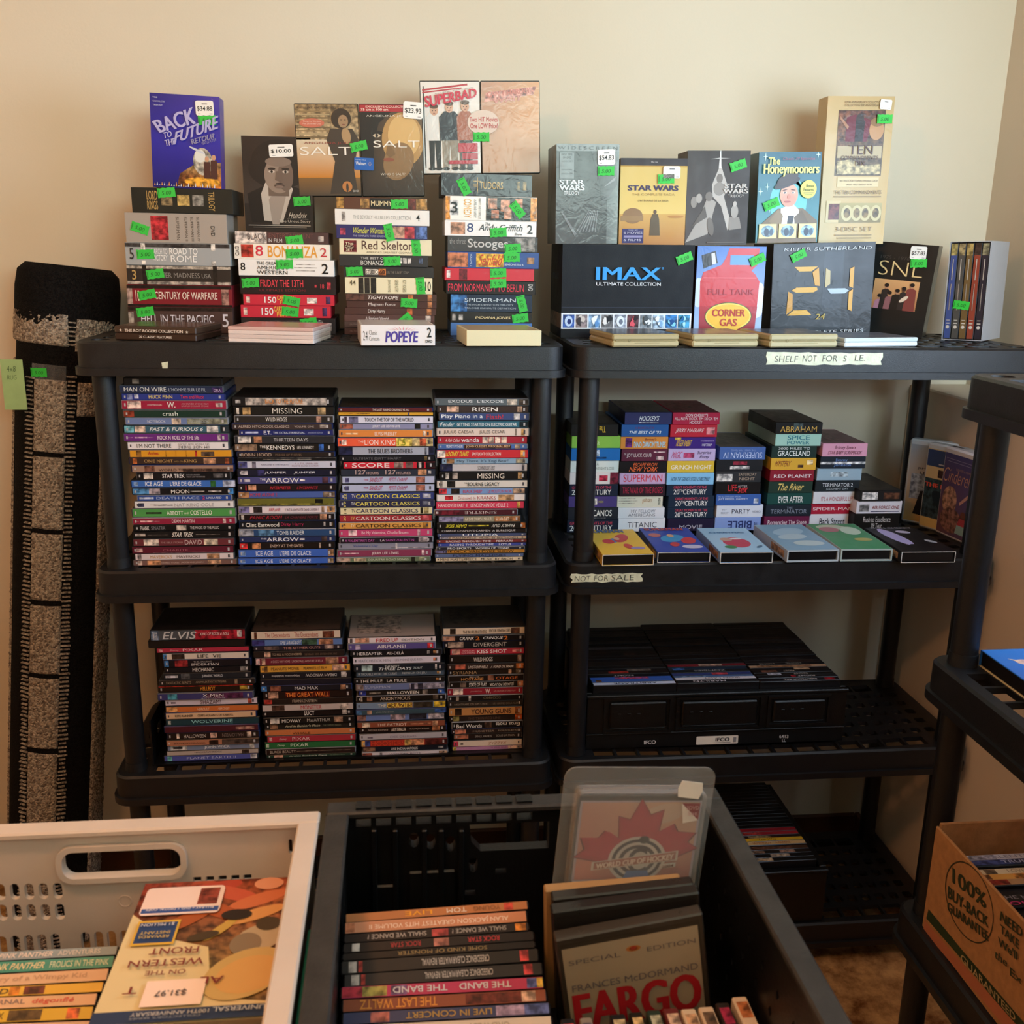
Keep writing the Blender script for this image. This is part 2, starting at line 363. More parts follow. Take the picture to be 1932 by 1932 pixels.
# ------------------------------------------------------------------ plastic shelving racks
RW, RD, HB, FL, PI_ = .932, .39, .048, .015, .046
def shelf_mesh(caps=False, sag=0, RW=RW):
    b = MB()
    prof = [(.011, HB), (.0065, HB-.004), (.006, 0), (0, -.0006), (0, -FL), (.004, -FL), (.010, -.002), (.012, HB-.010)]
    loops = []
    for ins, z in prof: loops.append([(x, y, z) for x, y in rrect(ins, RW-ins, ins, RD-ins, .040-ins, 6)])
    n = len(loops[0]); vs = [p for l in loops for p in l]
    fs = [(k*n+i, (k+1)*n+i, (k+1)*n+(i+1) % n, k*n+(i+1) % n) for k in range(len(prof)-1) for i in range(n)]
    b.add(vs, [f[::-1] for f in fs])
    holes = []
    ny = 7
    for j in range(ny):      # a row of wide slots behind the front and back edges, smaller ones between
        wide = j in (0, ny-1); nx = 17 if wide else 25
        for i in range(nx):
            if wide and i in (0, nx-1): continue
            px_ = (RW-.068)/nx; py_ = (RD-.060)/ny; x0 = .034+i*px_; y0 = .030+j*py_
            if wide: holes.append(rect(x0, x0+px_-.006, y0, y0+py_-.012))
            else: holes.append(rrect(x0+.004, x0+px_-.009, y0+.008, y0+py_-.016, .005, 2))
    if caps:
        for x in (PI_, RW-PI_):
            for y in (PI_, RD-PI_): holes.append([(x+.017*math.cos(t), y+.017*math.sin(t)) for t in [2*PI*i/16 for i in range(16)]])
    b.plate(rrect(.011, RW-.011, .011, RD-.011, .029, 6), holes, .010, lambda u, v, q: (u, v, HB-.010+q))
    if sag: b.v = [(x, y, z-sag*math.sin(PI*min(1, max(0, x/RW)))**1.3) for x, y, z in b.v]
    return b
SH = {}
def rack(name, mw, seam, label, sags=(0, 0, 0, 0), ps=.447, ws=(RW,)*4):
    root = tag(empty(name, mw), label, 'shelving unit')
    for k in range(4):
        key = (k == 0, sags[k], ws[k])
        if key not in SH:
            o = shelf_mesh(*key).build('shelf_board', M_RACK, root, Matrix.Translation((0, 0, seam-k*ps)), smooth=40); SH[key] = o.data
        else: o = link('shelf_board', SH[key], root, Matrix.Translation((0, 0, seam-k*ps)))
    if 'post' not in SH:
        b = MB(); h = ps-HB-.001; z0 = 0
        b.cyl((0, 0, 0), (0, 0, .02), .0225, .0215, 24); b.cyl((0, 0, .02), (0, 0, h-.01), .0205, .0205, 24, caps=False); b.cyl((0, 0, h-.01), (0, 0, h+.008), .0215, .0215, 24)
        SH['post'] = b.mesh('post', M_RACK, 40)
        b = MB(); b.cyl((0, 0, 0), (0, 0, .075), .019, .022, 20); SH['foot'] = b.mesh('foot', M_RACK, 40)
    for x in (PI_, ws[1]-PI_):
        for y in (PI_, RD-PI_):
            for k in range(3): link('post', SH['post'], root, Matrix.Translation((x, y, seam-(k+1)*ps+HB)))
            link('foot', SH['foot'], root, Matrix.Translation((x, y, 0)))
    return root
SEAM, PS = 1.40, .447
T0, T1, T2, T3 = [SEAM-k*PS+HB for k in range(4)]
rackL = rack('shelving_unit', Matrix.Translation((-.0105, 0, 0)), SEAM, 'black plastic four-tier shelving unit holding stacked film cases, beside the rolled rug')
RX0 = .9265
rackR = rack('shelving_unit', Matrix.Translation((RX0, .003, 0)), SEAM, 'black plastic four-tier shelving unit with handwritten tape signs, holding video tapes', (0, .007, .010, .004), ws=(.99, .952, .952, .952))
rackC = rack('shelving_unit', Matrix.Translation((1.418, -.52, 0)) @ Matrix.Rotation(-PI/2, 4, 'Z'), 1.415,
             'black plastic shelving unit in the right foreground along the side wall, holding the cardboard box')

def tape(parent, x0, x1, z0, z1, txt, pieces, inkcol='3a3a36', seed=1):
    rnd = random.Random(seed); P = []
    n = 14
    for i in range(n+1): P.append((x0+(x1-x0)*i/n, z0+rnd.uniform(-.0015, .0015)))
    P += [(x1+rnd.uniform(-.004, .004), z0+(z1-z0)*k/3) for k in (1, 2)]
    for i in range(n+1): P.append((x1-(x1-x0)*i/n, z1+rnd.uniform(-.0012, .0012)))
    P += [(x0+rnd.uniform(-.005, .004), z1-(z1-z0)*k/3) for k in (1, 2)]
    b = MB(); b.plate(P, [], .0006, lambda u, v, q: (u, .0058-q, v)); o = b.build('masking_tape', M_TAPE, parent); o['label'] = 'torn masking tape sign with handwriting'
    A = Art(lambda u, v, l: (x0+(x1-x0)*u, .0052-l, z0+(z1-z0)*v))
    for wd, u0, u1, v0, v1 in pieces: A.text(wd, u0, u1, v0, v1, inkcol, off=-.012, shear=.25)
    A.out('lettering', M_INK, o)
p = onY(1447, 688, .003); q = onY(1668, 667, .003)
tape(rackR, p.x-RX0, q.x-RX0, p.z, q.z, '', [('SHELF', .07, .27, .2, .72), ('NOT', .31, .43, .25, .78), ('FOR', .48, .61, .28, .8), ('S', .66, .69, .3, .78), ('LE.', .76, .85, .35, .85)], seed=3)
p = onY(1078, 1101, .003); q = onY(1214, 1083, .003)
tape(rackR, p.x-RX0, q.x-RX0, p.z, q.z, '', [('NOT', .05, .27, .15, .8), ('FOR', .32, .52, .2, .8), ('SALE', .56, .88, .2, .85)], seed=5)
b = MB(); p = onY(322, 697, .003); b.plate([(p.x-.004, p.z-.004), (p.x+.004, p.z-.006), (p.x+.006, p.z+.014), (p.x-.006, p.z+.012)], [], .0006, lambda u, v, q: (u, .0058-q, v))
o = b.build('tape_scrap', M_TAPE, rackL)

# ------------------------------------------------------------------ stacked cases, box sets and tapes
# row: top_y x0 x1 base | text@u0,u1,colour[,v0,v1[,flags]] ; ... | u0,u1,colour ; ... | sticker x,y,deg ; ...      (y, x in the zoomed crop of that stack)
def parse(line):
    a = (line.split('|')+['', '', ''])[:4]; h = a[0].split()
    texts = []
    for t in a[1].split(';'):
        if '@' not in t: continue
        s_, p_ = t.strip().rsplit('@', 1); p_ = p_.split(','); fl = [x for x in p_[3:] if x.isalpha()]; nn = [float(x) for x in p_[3:] if not x.isalpha()]
        texts.append((s_, float(p_[0]), float(p_[1]), p_[2].strip(), nn[0] if nn else .24, nn[1] if nn else .76, ''.join(fl)))
    bl = []
    for t in a[2].split(';'):
        p_ = t.strip().split(',')
        if len(p_) >= 3: bl.append((float(p_[0]), float(p_[1]), p_[2], float(p_[3]) if len(p_) > 3 else .04, float(p_[4]) if len(p_) > 4 else .96))
    st = [tuple(float(x) for x in t.split(',')) for t in a[3].split(';') if t.strip()]
    return float(h[0]), float(h[1]), float(h[2]), h[3], texts, bl, st
KIND = dict(dvd=('dvd_case', 'film case', 'film case'), box=('dvd_box_set', 'box set', 'box set'), vhs=('vhs_tape', 'video tape', 'video tape'))
SHELLS = ['121316', '121316', '16181c', '5a5c64', '2a3038', '1a2a58', '8a8c94']
def stack(kind, crop, Y, zb, ybot, where, rows, depth=None, wrap=False, top='2a2421', group=None, jit=.003):
    ox, oy, k = crop; rows = [parse(l) for l in rows.strip().split('\n')]
    px = lambda x: ox+x/k
    py = lambda y: oy+y/k
    n = len(rows); z = zb; name, word, cat = KIND[kind]; res = []
    depth = depth or dict(dvd=.135, box=.142, vhs=.187)[kind]
    for i in range(n-1, -1, -1):
        yt, x0, x1, base, texts, bl, st = rows[i]
        xm = px((x0+x1)/2); z1 = onY(xm, py(yt), Y).z
        if z1-z < .006: z1 = z+.007
        ym = py((yt+(rows[i+1][0] if i < n-1 else ybot))/2)
        X0, X1 = onY(px(x0), ym, Y).x, onY(px(x1), ym, Y).x
        w_, h_ = X1-X0, z1-z-.0002; yj = random.uniform(-jit, jit)
        mw = Matrix.Translation((X0, Y+yj, z))
        if kind == 'dvd': b = MB(); b.box(0, w_, 0, depth, 0, h_, random.choice(SHELLS), ch=min(.0016, h_*.2)); root = b.build(name, M_PLAST, None, mw)
        else: b = MB(); b.box(0, w_, 0, depth, 0, h_, base, ch=.0007); root = b.build(name, M_CARD if kind == 'vhs' else M_PRINT, None, mw)
        txc = [cname(t[3]) for t in texts][:1]
        pos = ORD[i] if i < n-1 else 'bottom'
        lab = f"{cname(base)} {word}"+(f", {txc[0]} lettering" if txc and txc[0] != cname(base) else '')+f", {pos} in {where}"
        tag(root, lab, cat, group or f"{word}s in {where}")
        m1, m2 = (M_WRAP, M_WPHOTO) if wrap else (M_PRINT, M_PHOTO)
        e = .012 if kind == 'dvd' else .002
        A = Art(lambda u, v, l: (w_*(e+u*(1-2*e)), -l, h_*(.07+.86*v)) if kind == 'dvd' else (w_*(e+u*(1-2*e)), -l, h_*(.02+.96*v)))
        if kind == 'dvd' or bl: A.rect(0, 1, 0, 1, base)
        for u0, u1, c, v0, v1 in bl: A.rect(u0, u1, v0, v1, c, 1)
        if kind == 'dvd' and len(texts) and random.random() < .8:      # small maker's marks at the ends of a spine
            bw = sum(hexc(base)) < .9; mk = 'b9b9be' if bw else '4a4a52'
            A.rect(.945, .965, .25, .75, mk); A.rect(.02, .035, .3, .7, mk)
        par = root
        if A.v: par = A.build('spine_sleeve' if kind == 'dvd' else 'end_print', [m1, m2], root)
        T = Art(A.mp, A.l+.0002)
        for s_, u0, u1, c, v0, v1, fl in texts:
            T.text(s_, u0, u1, v0, v1, c, flip='f' in fl, shear=1 if 'i' in fl else 0, off=-.006 if 'l' in fl else .008, rot=90 if 'r' in fl else (-90 if 'm' in fl else 0))
        if T.v: T.build('lettering', m1, par)
        if i == 0:
            C = Art(topface(w_, depth, h_)); C.rect(.02, .98, .02, .97, top); C.rect(.1, .6, .15, .9, top, 1); C.build('cover_sleeve', [M_PRINT, M_PHOTO], root)
        for sx, sy, dg in st:
            P = onY(px(sx), py(sy), Y); stick(root, P.x-X0, 0, P.z-z, dg)
        res.append((root, X0, X1, z, z1)); z = z1
    return res[::-1]
Z1 = (200, 140, 3.716); Z2 = (540, 130, 3.646); Z5 = (200, 680, 4.391); Z6 = (600, 700, 4.111); Z7 = (200, 1120, 4.391); Z8 = (600, 1120, 4.111)
V1 = (1040, 700, 4.391); V2 = (1400, 740, 3.632)

sA = stack('box', Z1, .20, T0, 1815, "leftmost stack, left unit's top shelf", """
800 180 890 1e221e|LORD@.15,.255,q,.52,.9;RINGS@.15,.255,q,.12,.48;TRILOGY@.76,.82,q,.1,.9,m|.29,.4,8a7a5a,.3,.75;.45,.57,b8a060,.3,.75;.6,.71,8a8a84,.3,.75|425,830,6
975 135 848 a39a90|SUPERMAN@.5,.53,4a4038,.1,.9,m;SUPERMAN II@.585,.61,4a4038,.06,.9,m;SUPERMAN III@.645,.67,4a4038,.06,.9,m;SUPERMAN IV@.705,.73,4a4038,.06,.9,m;DVD@.84,.88,2a2420,.25,.6,m|.25,.42,b8323c,.08,.92|238,1080,-18
1185 138 872 9fa3a4|ROAD TO@.42,.69,w,.5,.8;ROME@.43,.68,w,.15,.46;MARCH TO@.25,.4,w,.5,.76;VICTORY@.26,.4,w,.2,.46;5@.04,.08,2a2a2a|0,1,3c3c3e,.82,1;.15,.19,d8d8d4,.7,1;.15,.19,d8d8d4,0,.2;.82,.86,d8d8d4,.7,1;.82,.86,d8d8d4,0,.2|280,1262,3
1342 145 875 2b2623|REEFER MADNESS@.25,.7,8a8680,.36,.64;USA@.72,.81,8a8680,.36,.6;3@.05,.09,q|0,1,b4aca0,.84,1;0,1,a8a098,0,.16;.15,.19,1a1817,0,1;.83,.87,1a1817,0,1|345,1400,8
1478 150 885 7c1c27|10@.08,.12,e8d0c0;CENTURY OF WARFARE@.26,.86,e8d4c8,.35,.7|0,1,1c1214,.84,1;0,1,1c1214,0,.1;0,.05,a89088,.1,.84;.9,.97,a07a70,.1,.84|290,1545,12
1632 160 890 4b3733|HELL IN THE PACIFIC@.12,.82,d8d2da,.38,.72;5@.9,.96,d8d2da|0,1,241a18,.86,1;0,.05,a09890,.1,.8|277,1665,8
""", wrap=True, group='boxed film sets stacked on the top shelf')
sB = stack('box', Z1, .21, T0, 1815, "second stack, left unit's top shelf", """
1105 905 1560 4a3432|BLACK@.13,.33,6a5f5c,.3,.85;ENTERTAINMENT@.36,.84,7a4a46,.5,.9,l;IN FILM@.35,.5,d8d0cc,.1,.42|0,.335,d8d0cb,.0,1;.89,.95,b0a8a4,.2,.7|1322,1165,8
1190 900 1570 ece4d6|8@.22,.30,d0384a,.2,.9;BONANZA@.35,.87,e09a34,.12,.9;2@.9,.97,c43a40,.2,.8;DVD@.01,.05,3a2a2a,.2,.8,m|.07,.2,b03a30,.1,.95|1322,1258,3
1300 930 1600 eceae6|8@.02,.07,k,.3,.8;THE GREAT@.19,.42,k,.68,.88;AMERICAN@.19,.51,k,.38,.62;WESTERN@.19,.51,k,.08,.32;2@.87,.94,k,.15,.8|.6,.8,b8b6b2,.7,.76;.58,.82,b8b6b2,.5,.56;.6,.8,b8b6b2,.3,.36|1253,1333,2
1415 940 1610 1d1417|FRIDAY THE 13TH@.21,.66,d8404c,.4,.82;ULTIMATE EDITION@.2,.68,7a2430,.15,.28,l;18@.84,.88,c03848,.35,.6|.78,.8,c03848,.4,.55;.91,.95,c03848,.3,.7|1013,1462,4
1545 965 1600 c92a3e|150@.23,.36,w,.2,.8;CARTOON@.37,.55,ecc84a,.5,.92;FEST@.4,.52,ecc84a,.1,.45|.03,.07,e8d0c8,.2,.8;.7,.81,e6dcd8,.2,.75;.91,.96,4a3060,.15,.85|1302,1590,-12
1620 945 1575 c92a3e|150@.23,.36,w,.2,.8;CARTOON@.37,.55,ecc84a,.5,.92;FEST@.4,.52,ecc84a,.1,.45|.03,.07,e8d0c8,.2,.8;.7,.81,e6dcd8,.2,.75;.91,.96,4a3060,.15,.85|1292,1665,-6
1708 950 1610 231d1f|ROCKY RAGING BULL@.2,.66,a83450,.3,.6;4 DISC SET@.8,.87,d8d4d0,.15,.9,m|.3,.62,5a5052,.68,.85;.89,.96,b0a8a8,.2,.7|1422,1740,8
""", wrap=True, group='boxed film sets stacked on the top shelf')
sC = stack('box', Z2, .21, T0, 1820, "third stack, left unit's top shelf", """
885 345 970 5a3420|MUMMY@.38,.61,ecd8a8,.3,.72|0,.08,b08544;.88,1,b08544;.37,.63,14100e;.63,.87,6a2c20;.26,.36,a88048,.1,.9|778,930,2
968 335 985 e5e1da|THE BEVERLY HILLBILLIES COLLECTION@.19,.8,8b8b88,.38,.62,l;4@.86,.9,2a2a2a,.3,.75|.07,.11,b8b4ae,.2,.85
1076 345 970 2c2860|Wonder Woman@.17,.54,c8c454,.38,.82,i;THE COMPLETE THIRD SEASON@.18,.53,b8b8cc,.12,.25|.04,.1,c04a68,.25,.75;.6,.75,b8907c;.75,.86,b03a44;.88,1,5a78b8|708,1125,-78
1170 365 1000 e5d9b6|Red Skelton@.24,.8,5a3a34,.32,.9;AMERICA'S GREATEST CLOWN@.29,.77,6a5a48,.1,.22,l;The@.06,.15,e5d9b6,.62,.78;DVD@.06,.15,e5d9b6,.42,.58;SET@.07,.14,e5d9b6,.22,.38|.045,.185,6a1c24,.15,.9|894,1232,-85
1282 365 975 2d2b2b|THE BEST OF@.24,.52,c8c4bc,.62,.85;BONANZA@.24,.53,d0ccc4,.1,.52|.67,.71,d8d4d0,.3,.8;.72,.76,d8d4d0,.3,.8;.77,.81,d8d4d0,.3,.8;.9,.94,5a6a8a,.3,.8|728,1322,3
1360 395 1015 2a2624|STUDIO@.245,.375,2a2624,.34,.66;60@.395,.455,3a1c10,.3,.7;ON THE SUNSET STRIP@.47,.72,8a7e70,.35,.6,l|.24,.38,e8e0d4,.24,.76;.385,.465,d07838,.2,.8|470,1393,4
1436 405 1005 e8ddb8|10@.92,.985,k,.2,.8;JOHN WAYNE@.48,.52,8a7e60,.1,.9,m;GENE AUTRY@.57,.61,8a7e60,.1,.9,m;ROY ROGERS@.66,.7,8a7e60,.1,.9,m;44@.05,.12,6a6048,.5,.85|.15,.21,241f1a,0,1;.22,.28,2a241f,0,1;.29,.355,241f1a,0,1|924,1492,-85
1548 410 1035 4a3028|TIGHTROPE@.23,.58,e8dcd4,.25,.75,i|0,.2,5a3c34;.68,.74,c07040;.9,.95,b87a50|845,1610,-4
1598 415 1035 4a2c26|Magnum Force@.24,.54,e8dcd4,.2,.75|.68,.74,c07040;.9,.95,b87a50
1645 405 1030 4e302a|Dirty Harry@.25,.44,e8dcd4,.15,.8|.68,.74,b86438;.9,.95,b87a50
1692 400 1020 5b3d38|A Perfect World@.23,.49,d8c8c4,.15,.75|.68,.74,b86438;.9,.96,c8b8b0|812,1730,40
1738 400 1020 4d3935|EASTWOOD@.06,.2,8a7670,.3,.6,l|.68,.74,b86438
1778 400 1020 4a3430|EASTWOOD@.06,.2,8a7670,.3,.6,l|.68,.74,b86438
""", wrap=True, group='boxed film sets stacked on the top shelf')
sD = stack('box', Z2, .21, T0, 1825, "fourth stack, left unit's top shelf", """
722 1065 1690 2b2d31|TUDORS@.42,.68,b8975a,.32,.66;THE@.35,.39,b8975a,.4,.55|.395,.402,c8a868,.1,.85;.35,.44,c8a868,.66,.69;.84,.87,8a7448,.3,.7;.9,.94,8a7448,.3,.7|1222,810,-62
878 1095 1725 ece8df|3@.055,.13,k,.3,.75;COMEDY@.2,.28,e0a030,.1,.9,m;LAUREL AND HARDY@.31,.335,6a645c,.1,.9,m;ABBOTT AND COSTELLO@.36,.385,6a645c,.05,.95,m|0,.05,df9434,0,1;.93,1,df9434,0,1;.045,.14,d0d2d4,.2,.85;.44,.93,1c1614,0,1;.46,.56,c08a70,.5,.95;.6,.7,c08a70,.4,.9;.5,.58,b87a62,.1,.45;.64,.72,c08a70,.08,.5;.76,.84,c08a70,.5,.95|1590,970,-50
1046 1090 1720 e9e5e2|8@.24,.31,2c3a70,.25,.85;The@.43,.5,2b2b30,.7,.92,i;Andy Griffith@.36,.86,2b2b30,.22,.8,i;Show@.76,.85,2b2b30,.08,.25,i;2@.9,.96,2b2b30,.2,.8|.06,.22,b88a70,.1,.9|1458,1125,4
1153 1110 1730 3a3838|the three@.02,.2,9a9692,.5,.85,l;Stooges@.22,.67,c2beba,.1,.85|.75,.97,8a8886|1558,1235,5
1260 1110 1738 2a4c8c|Seinfeld@.33,.61,c03828,.15,.88,i;VOLUME 3@.245,.265,c8d4e4,.1,.9,m;SEASONS 5 & 6@.62,.83,d0d8e8,.18,.3|0,.22,b87250;.31,.61,e8b840,.06,.92;.87,.95,a07a58,.3,.7|1550,1297,2
1372 1090 1705 c82d3d||.02,.06,e8dcdc,.2,.8;.16,.25,6a1c28,.05,.95|1458,1403,3
1458 1100 1715 1c1816|FROM NORMANDY TO BERLIN@.02,.87,d8334d,.2,.78;DVD@.92,.97,d8d4d0,.3,.8,m||1458,1475,3
1552 1130 1690 1b2b40|SPIDER-MAN@.17,.8,c8d4dc,.58,.8;THE HIGH DEFINITION TRILOGY@.18,.77,b0bcc8,.36,.46,l;TRILOGIE EN HAUTE DEFINITION@.17,.8,b0bcc8,.16,.26,l|0,.12,3f7fc0,0,1;.12,.2,2a5a94,0,1|1620,1615,-75
1672 1130 1690 201c1a|INDIANA JONES@.3,.74,e0cc98,.3,.6,i|.02,.06,a8a4a0,.2,.8;.1,.15,d0ccc8,.25,.75|1610,1715,8
1748 1130 1690 4a74b0|||
""", wrap=True, group='boxed film sets stacked on the top shelf')

stack('dvd', Z5, .045, T1, 1702, "leftmost stack, left unit's middle shelf", """
140 145 965 171618||.08,.15,8a8078,.2,.9
208 105 975 2a3452|MAN ON WIRE@.04,.45,w,.2,.84;L'HOMME SUR LE FIL@.475,.84,b8c0d0,.24,.76;DRA@.915,.985,d8c0e8,.2,.6|.9,1,4a3070,0,.8
272 122 990 2b3a8e|HUCK FINN@.26,.49,e4cf80,.2,.8;Tom and Huck@.57,.8,d83a50,.2,.8|.05,.1,7a86b8;.12,.16,c8d0e8,.2,.9
330 120 1003 9e2040|JOSH BROLIN@.24,.38,e8c8c8,.36,.58;W.@.43,.51,w,.16,.88;AN OLIVER STONE FILM@.57,.83,e0b8bc,.55,.72,l;UN FILM D'OLIVER STONE@.57,.83,e0b8bc,.28,.45,l|.05,.18,e8d4d0,.05,.95;.9,.95,e0c0c0,.25,.75
408 140 1000 17352c|crash@.38,.53,d8e4dc,.2,.82|0,.1,8a3c2c
472 155 1015 6c80b0|NOTEBOOK@.21,.39,dde2ee,.3,.7,l;NOTEBOOK@.63,.82,a8b0b8,.3,.7,l|.6,1,8a9080;.45,.54,cbbcae
535 140 1025 3b6074|FAST & FURIOUS 6@.24,.76,e4eaee,.25,.78,i|0,.09,70b8cc;.1,.2,d8c8bc;.79,.9,d8dce0;.92,1,25303a
605 140 1020 6b2b82|ROCK N ROLL OF THE 50s@.32,.72,ece0ee,.22,.78|.02,.08,c8a8d0,.46,.54;.1,.22,c8a8d0,.4,.6;.23,.28,c8a8d0,.46,.54;.9,.93,e0d0e4,.1,.9
672 172 1022 e6e4ea|I'M NOT THERE@.09,.43,2a2624,.2,.8;I'M NOT THERE@.5,.81,2a2624,.1,.5,f;LES VIES DE BOB DYLAN@.5,.81,6a6460,.58,.84,fl
738 190 1050 dc9c2a|Archies@.18,.28,c03028,.35,.85|.06,.11,8a6430;.7,.83,5a4a40,.1,.8;.64,.66,b03428;.35,.355,b07a20;.45,.455,b07a20;.55,.555,b07a20
803 185 1055 3b2b25|ONE NIGHT@.14,.42,c8a468,.25,.75,l;with the@.43,.52,a08858,.3,.6,l;KING@.53,.65,c8a468,.25,.75,l|.72,.84,cfa080;.03,.07,b86a3c;.93,.97,a85c3c
862 210 1065 a08272|WORLD TRADE CENTER@.26,.8,33241f,.12,.5|.12,.22,7a5448;.5,1,5a4640,.0,.5
925 245 1035 131318|STAR TREK@.27,.51,e6e6ea,.2,.8;INTO DARKNESS@.53,.68,a8a8b0,.55,.72;VERS LES TENEBRES@.53,.73,a8a8b0,.26,.42|.07,.17,d0ccc8;.82,.93,6a6a70,.2,.8
990 200 1080 3d6ec2|ICE AGE@.13,.3,e8f0fa,.2,.85;L'ERE DE GLACE@.37,.67,e8f0fa,.2,.85|.02,.06,8ab0e4,.2,.8;.76,.81,2e6a38;.88,1,b8c8e8
1055 210 1065 14151a|MOON@.38,.56,w,.2,.8|0,.16,4f8fcc;.16,.27,a8a4b4;.57,.71,d8d8dc,.46,.54;.75,.88,c8c8cc,.4,.6;.95,1,3f86d0
1115 250 1045 284a9c|DEATH RACE@.2,.66,a8bce0,.25,.75;2@.69,.72,d03850,.2,.8;UNRATED@.73,.9,d0dcf0,.3,.7,i|.02,.17,b0c4e8,.3,.7
1165 230 1065 e2e4ea|NAT KING COLE@.4,.8,9a9ca4,.2,.76,l|.03,.09,3a4060,.2,.8;.15,.38,c0c2ca,.55,.65;.15,.38,c0c2ca,.3,.4
1225 208 1080 509c53|ABBOTT@.33,.49,eef6ea,.2,.72;and@.5,.54,d8ecd4,.3,.6;COSTELLO@.56,.77,eef6ea,.2,.78|.13,.28,2a3a28,.35,.6
1300 213 1080 902542|DEAN MARTIN@.38,.6,eedce0,.22,.78|.02,.06,d8a0ac,.46,.54;.07,.2,d8b0b8,.36,.62;.21,.26,d8a0ac,.46,.54;.88,.91,e8d0d4,.1,.9
1358 225 1070 141417|FRANK@.06,.15,e2e2e4,.15,.85;SINATRA@.17,.31,7a7e88,.15,.85;THE MAGIC OF THE MUSIC@.56,.85,d8d8da,.24,.76|.42,.52,c8c4c0
1410 215 1070 161517|STAR TREK@.38,.6,ecebe8,.15,.85,i|.03,.12,b8b4b0,.3,.7;.14,.34,6a6664,.44,.5;.62,.86,8a8684,.44,.5
1472 220 1070 6c3139|DAVID@.51,.68,e4d4d4,.15,.85,l;THE BIBLE STORIES@.27,.49,c0a0a0,.36,.6,l|.1,.25,e4dcd6;.7,.84,d4ccbc
1535 210 1065 5e1b30|CHARITE@.3,.55,a86a78,.3,.6,l|.04,.1,c8a8ac,.2,.8;.2,.9,b890a0,.05,.1
1595 235 1065 e0d5dc|MAVERICKS@.15,.37,c89a58,.2,.75;MAVERICKS@.42,.66,5a4a44,.25,.7|.02,.06,8a8288;.73,.86,c49a78
1650 220 1090 7b5c56|THE BIBLE STORIES@.26,.44,d8c4bc,.36,.6,l;JACOB AND JOSEPH@.46,.68,d8c4bc,.3,.66,l|.13,.26,d8a078;.72,.85,dcb090;.04,.08,c8b8b0
""")
